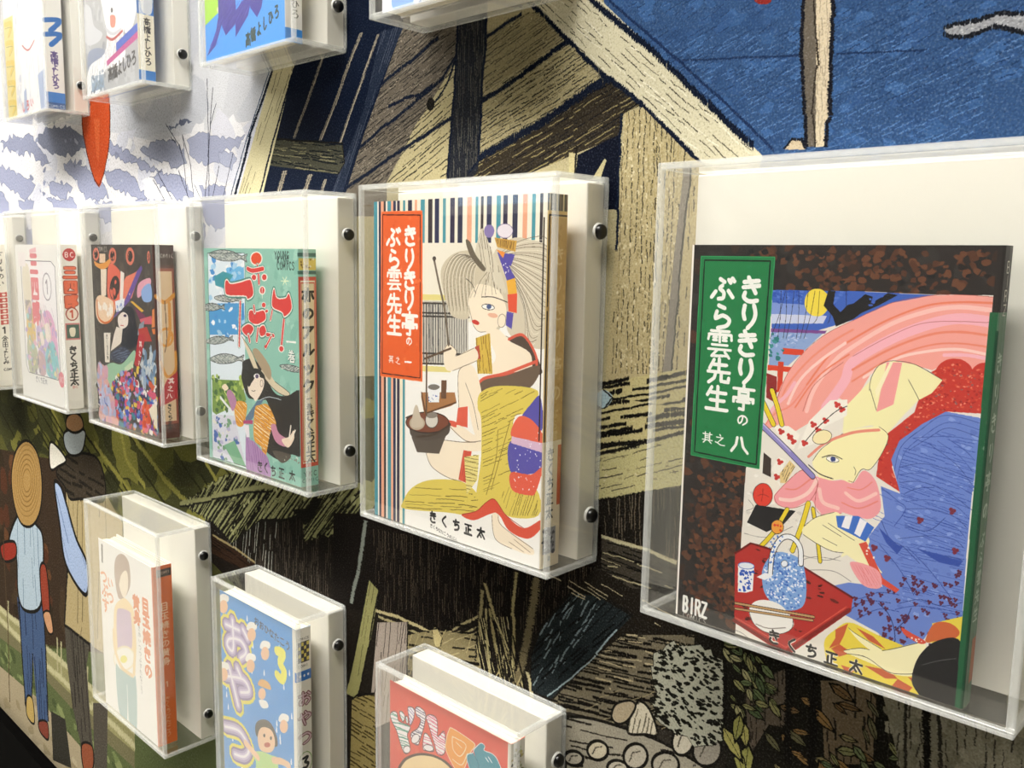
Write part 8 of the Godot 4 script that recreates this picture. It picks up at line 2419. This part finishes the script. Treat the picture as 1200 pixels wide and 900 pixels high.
func draw_striped(p: Print):
	p.blots(["e26250", "d85040"],60,12,40,0.8,[0,0,1000,0,1000,700,0,700])
	p.blob("f2eef0",[2,219,31,187,67,185,84,228,189,222,163,286,190,352,177,389,138,410,104,374,64,299,24,261])
	p.strokes("4f9a84",6.1,18.8,441,1,0.986,-0.168,[2,219,31,187,67,185,84,228,189,222,163,286,190,352,177,389,138,410,104,374,64,299,24,261])
	p.ring("5a4448",5.6,[2,219,31,187,67,185,84,228,189,222,163,286,190,352,177,389,138,410,104,374,64,299,24,261])
	p.blob("f2eef0",[91,167,117,157,141,179,124,217,101,199])
	p.strokes("7fb8a4",6,18.5,435,1,0.959,0.283,[91,167,117,157,141,179,124,217,101,199])
	p.ring("5a4448",5.5,[91,167,117,157,141,179,124,217,101,199])
	p.blob("f2eef0",[146,181,163,170,172,202,157,213])
	p.strokes("7fb8a4",5.9,18.3,431,1,0.886,0.464,[146,181,163,170,172,202,157,213])
	p.ring("5a4448",5.4,[146,181,163,170,172,202,157,213])
	p.blob("f2eef0",[167,115,188,98,227,101,221,157,189,214,176,165])
	p.strokes("8a7ab8",5.9,18.2,428,1,0.928,0.374,[167,115,188,98,227,101,221,157,189,214,176,165])
	p.ring("5a4448",5.4,[167,115,188,98,227,101,221,157,189,214,176,165])
	p.blob("f2eef0",[236,89,271,69,324,86,316,163,279,266,260,308,215,310,196,264,259,203,284,141,246,129])
	p.strokes("5a5078",5.8,17.9,422,1,1.000,-0.006,[236,89,271,69,324,86,316,163,279,266,260,308,215,310,196,264,259,203,284,141,246,129])
	p.ring("5a4448",5.3,[236,89,271,69,324,86,316,163,279,266,260,308,215,310,196,264,259,203,284,141,246,129])
	p.blob("f2eef0",[331,109,364,79,419,79,432,135,432,186,486,134,498,194,493,256,464,287,427,288,409,248,384,206,359,155,346,134])
	p.strokes("d85a80",5.7,17.6,414,1,0.997,0.078,[331,109,364,79,419,79,432,135,432,186,486,134,498,194,493,256,464,287,427,288,409,248,384,206,359,155,346,134])
	p.ring("5a4448",5.2,[331,109,364,79,419,79,432,135,432,186,486,134,498,194,493,256,464,287,427,288,409,248,384,206,359,155,346,134])
	p.blob("f2eef0",[316,216,359,216,399,269,391,294,335,313,304,309])
	p.strokes("d85a80",5.7,17.8,418,1,0.992,-0.126,[316,216,359,216,399,269,391,294,335,313,304,309])
	p.ring("5a4448",5.2,[316,216,359,216,399,269,391,294,335,313,304,309])
	p.blob("f2eef0",[191,365,185,381,169,396,150,404,134,402,128,391,134,375,150,360,169,352,185,354])
	p.ring("5a4448",4.3,[191,365,185,381,169,396,150,404,134,402,128,391,134,375,150,360,169,352,185,354])
	p.blob("f2eef0",[266,278,248,299,226,312,208,313,201,300,208,280,225,259,247,246,265,246,272,258])
	p.ring("5a4448",4.2,[266,278,248,299,226,312,208,313,201,300,208,280,225,259,247,246,265,246,272,258])
	p.blob("f2eef0",[396,280,383,294,359,306,333,311,315,308,311,297,324,282,348,270,374,265,393,269])
	p.ring("5a4448",4.1,[396,280,383,294,359,306,333,311,315,308,311,297,324,282,348,270,374,265,393,269])
	p.blob("eda24e",[527,109,559,88,721,102,733,126,700,177,635,323,576,315,505,242,504,183])
	p.ring("f4e0c0",5,[527,109,559,88,721,102,733,126,700,177,635,323,576,315,505,242,504,183])
	p.bend("f6e2bc",6,[556,136,666,141,622,227,563,209,556,136])
	p.bend("f6e2bc",5.9,[586,158,632,172])
	p.bend("f6e2bc",6,[558,271,634,273,678,187])
	p.blob("3f93a8",[733,138,782,84,814,88,809,115,874,108,917,134,929,194,736,279,684,242,678,195,722,164,739,177])
	p.ring("e4eef0",4.8,[733,138,782,84,814,88,809,115,874,108,917,134,929,194,736,279,684,242,678,195,722,164])
	p.bend("e4f0f4",6.6,[821,151,843,166])
	p.bend("e4f0f4",6.5,[842,138,870,159])
	p.bend("2a7488",4.8,[739,177,768,215,758,269])
	p.blob("4a3228",[65,574,118,464,209,389,311,337,422,308,529,309,612,359,579,468,132,672])
	p.blob("f0d6a4",[85,583,131,476,216,401,311,352,416,323,512,325,589,369,556,496,158,679])
	p.shape("e9e6da",[985,0,1113,0,1113,1600,985,1600])
	p.blots(["6a6a48", "8a9a5a", "3a3a34", "b8a860"],60,5,12,1,[1012,40,1105,40,1105,300,1012,300])
	p.text("8a5a4a","ドリル",1056,420,90,20,0,110,1.0,0)

func draw_white(p: Print):
	p.blots(["d8dae4", "f2f2f4", "c8cede"],120,16,50,1.3,[0,0,1000,0,1000,1508,0,1508])
	p.shape("e8d890",[0,600,260,600,240,1508,0,1508])
	p.bend("e2c860",46,[30,650,220,670,120,760])
	p.bend("8a8a58",6,[30,684,220,704,120,780])
	p.bend("e2c860",46,[30,820,220,840,120,930])
	p.bend("8a8a58",6,[30,854,220,874,120,950])
	p.bend("e2c860",46,[30,1000,220,1020,120,1110])
	p.bend("8a8a58",6,[30,1034,220,1054,120,1130])
	p.bend("e2c860",46,[30,1180,220,1200,120,1290])
	p.bend("8a8a58",6,[30,1214,220,1234,120,1310])
	p.bend("e2c860",46,[30,1360,220,1380,120,1470])
	p.bend("8a8a58",6,[30,1394,220,1414,120,1490])
	p.blob("f4f4f4",[420,560,560,500,760,560,860,800,840,1100,880,1400,700,1480,620,1300,520,1440,380,1400,420,1100,340,860])
	p.strokes("b4b8c4",5,40,160,0.5,0.040,0.999,[400,800,860,800,880,1400,380,1400])
	p.bend("b8485a",16,[470,900,620,960,780,900])
	p.shape("a8b8d8",[450,1300,520,1280,520,1508,430,1508])
	p.shape("a8b8d8",[820,1200,1000,1160,1000,1508,860,1508])
	p.text("d05a60","しろい",420,1440,90,16,110,-10,1.0,0)
	p.shape("e6e4de",[1000,0,1162,0,1162,1508,1000,1508])
	p.bend("2468b4",40,[1010,760,1142,740,1060,840])
	p.bend("2468b4",40,[1010,880,1142,860,1060,960])
	p.text("5a4a80","高橋よしひろ",1081,1040,56,17,0,52,1.1,0)
	p.shape("2f78c8",[1000,1360,1162,1360,1162,1450,1000,1450])
	p.shape("24508c",[1000,1450,1162,1450,1162,1508,1000,1508])
	p.text("e0e8f0","COMICS",1020,1480,26,10,24,0,1.0,0)

func draw_grey(p: Print):
	p.blots(["a8abb2", "c2c4c8", "989ca6"],160,16,50,1.2,[0,0,1000,0,1000,1541,0,1541])
	p.blob("d0d2d8",[14,847,147,880,197,1022,358,1109,247,1163,7,1128])
	p.blob("8f9ab4",[50,1228,242,1204,394,1256,225,1356,55,1418])
	p.blob("eeeef0",[383,771,922,871,858,1051,752,1160,772,1329,632,1389,378,1396,284,1539,-16,1548,65,1335,366,1272,446,1132,399,974])
	p.blob("e2e3e8",[875,882,1031,929,945,1122,822,1180,769,1113])
	p.strokes("a4a8b4",4.7,18.7,93.6,0.5,-0.381,0.925,[431,1150,751,1179,760,1327,378,1396,44,1512,89,1360])
	p.blob("c9ccd4",[420,1068,560,1130,720,1120,681,1148,557,1154,448,1112])
	p.bend("b8484a",21,[437,1146,554,1183,734,1147])
	p.blob("d88a78",[518,1004,568,1000,620,1026,601,1092,527,1083])
	p.blob("5a5a62",[579,967,574,977,562,982,549,980,538,971,535,959,541,948,552,943,566,946,576,955])
	p.shape("8fa4bc",[97,1413,349,1423,351,1526,95,1539])
	p.blots(["5a6478", "dfe4ea"],14,10,24,1,[83,1411,361,1435,349,1547,67,1547])
	p.shape("3f62c4",[610,1220,1000,1130,1000,1200,610,1290])
	p.shape("c04a90",[420,1330,1000,1190,1000,1240,420,1370])
	p.text("34343a","高橋よしひろ",480,1440,112,14,88,-14,0.85,0)
	p.blots(["9aa8b8", "8090a0"],20,10,24,1,[110,1400,340,1380,340,1541,110,1541])
	p.shape("2f6fc0",[1000,0,1139,0,1139,1541,1000,1541])
	p.blob("d8dce4",[1030,900,1080,840,1119,880,1109,1040,1040,1040])
	p.blob("c8d0dc",[1040,700,1100,680,1110,800,1040,800])
	p.shape("e9e2cc",[1000,1060,1139,1060,1139,1470,1000,1470])
	p.text("3a3632","高橋よしひろ",1070,1110,58,13,0,58,1.0,0)
	p.shape("2f7ac8",[1000,1470,1139,1470,1139,1541,1000,1541])

func draw_jagged(p: Print):
	p.shape("a8d84a",[-53,1113,224,1164,208,1257,170,1293,-4,1345,-15,1257])
	p.shape("e4ecb0",[172,1250,212,1272,182,1295,163,1268])
	p.shape("40389a",[16,1550,149,1401,185,1310,184,1157,409,1198,419,1312,501,1271,632,1239,571,1370,406,1481,407,1395,278,1452,226,1375,138,1497])
	p.shape("40389a",[577,1229,766,1264,736,1349,680,1401,601,1330])
	p.strokes("5a54b8",5.6,14.1,84.3,0.5,0.798,-0.603,[27,1540,185,1320,194,1158,614,1236,571,1366,278,1450])
	p.text("26403c","高",564,1520,88,16,0,0,0.7,0)
	p.text("26403c","橋",628,1497,87,16,0,0,0.7,0)
	p.text("26403c","よ",699,1475,86,16,0,0,0.7,0)
	p.text("26403c","し",771,1454,85,16,0,0,0.7,0)
	p.text("26403c","ひ",842,1428,84,16,0,0,0.7,0)
	p.text("26403c","ろ",912,1404,84,16,0,0,0.7,0)
	p.shape("e2e0dc",[1000,0,1140,0,1140,1585,1000,1585])
	p.text("4a4846","高橋よしひろ",1070,1130,56,12,0,58,1.0,0)
	p.shape("2f7fd0",[1000,1510,1140,1510,1140,1585,1000,1585])

func draw_pale(p: Print):
	p.blob("8fb4ea",[140,975,300,1075,330,1575,90,1575,120,1375])
	p.blob("b8a8d0",[420,1075,600,1155,560,1575,400,1575])
	p.blots(["6a9ae0", "c8d8f4", "a090c0", "f4f4f8"],70,14,44,1.2,[60,975,960,975,960,1575,60,1575])
	p.shape("4a4a78",[560,1415,940,1315,940,1385,560,1485])
	p.shape("dcdad6",[1000,0,1137,0,1137,1575,1000,1575])

func draw_edge(p: Print):
	p.blots(["c89a7a", "a8b890", "8a9ab8", "e0d8c8"],80,20,60,1,[80,200,900,200,900,1100,80,1100])
	p.shape("e6e2d6",[1000,0,1125,0,1125,1281,1000,1281])
	p.text("4a4440","ドリルのい",1069,90,58,13,0,64,1.0,0)
	p.shape("b8403a",[1050,430,1111,426,1111,466,1050,470])
	p.blob("e8d8cc",[1102,448,1099,454,1091,458,1081,458,1073,454,1070,448,1073,442,1081,438,1091,438,1099,442])
	p.shape("b8403a",[1050,480,1111,476,1111,516,1050,520])
	p.blob("e8d8cc",[1102,498,1099,504,1091,508,1081,508,1073,504,1070,498,1073,492,1081,488,1091,488,1099,492])
	p.shape("b8403a",[1050,530,1111,526,1111,566,1050,570])
	p.blob("e8d8cc",[1102,548,1099,554,1091,558,1081,558,1073,554,1070,548,1073,542,1081,538,1091,538,1099,542])
	p.shape("b8403a",[1050,580,1111,576,1111,616,1050,620])
	p.blob("e8d8cc",[1102,598,1099,604,1091,608,1081,608,1073,604,1070,598,1073,592,1081,588,1091,588,1099,592])
	p.shape("b8403a",[1050,630,1111,626,1111,666,1050,670])
	p.blob("e8d8cc",[1102,648,1099,654,1091,658,1081,658,1073,654,1070,648,1073,642,1081,638,1091,638,1099,642])
	p.shape("b8403a",[1050,680,1111,676,1111,716,1050,720])
	p.blob("e8d8cc",[1102,698,1099,704,1091,708,1081,708,1073,704,1070,698,1073,692,1081,688,1091,688,1099,692])
	p.text("2a2624","1",1075,770,60,20,0,0,1.0,0)
	p.text("2a2624","倉田よしみ",1075,850,52,12,0,52,1.0,0)
	p.text("2a2624","COM",1060,1130,24,12,22,0,1.0,0)
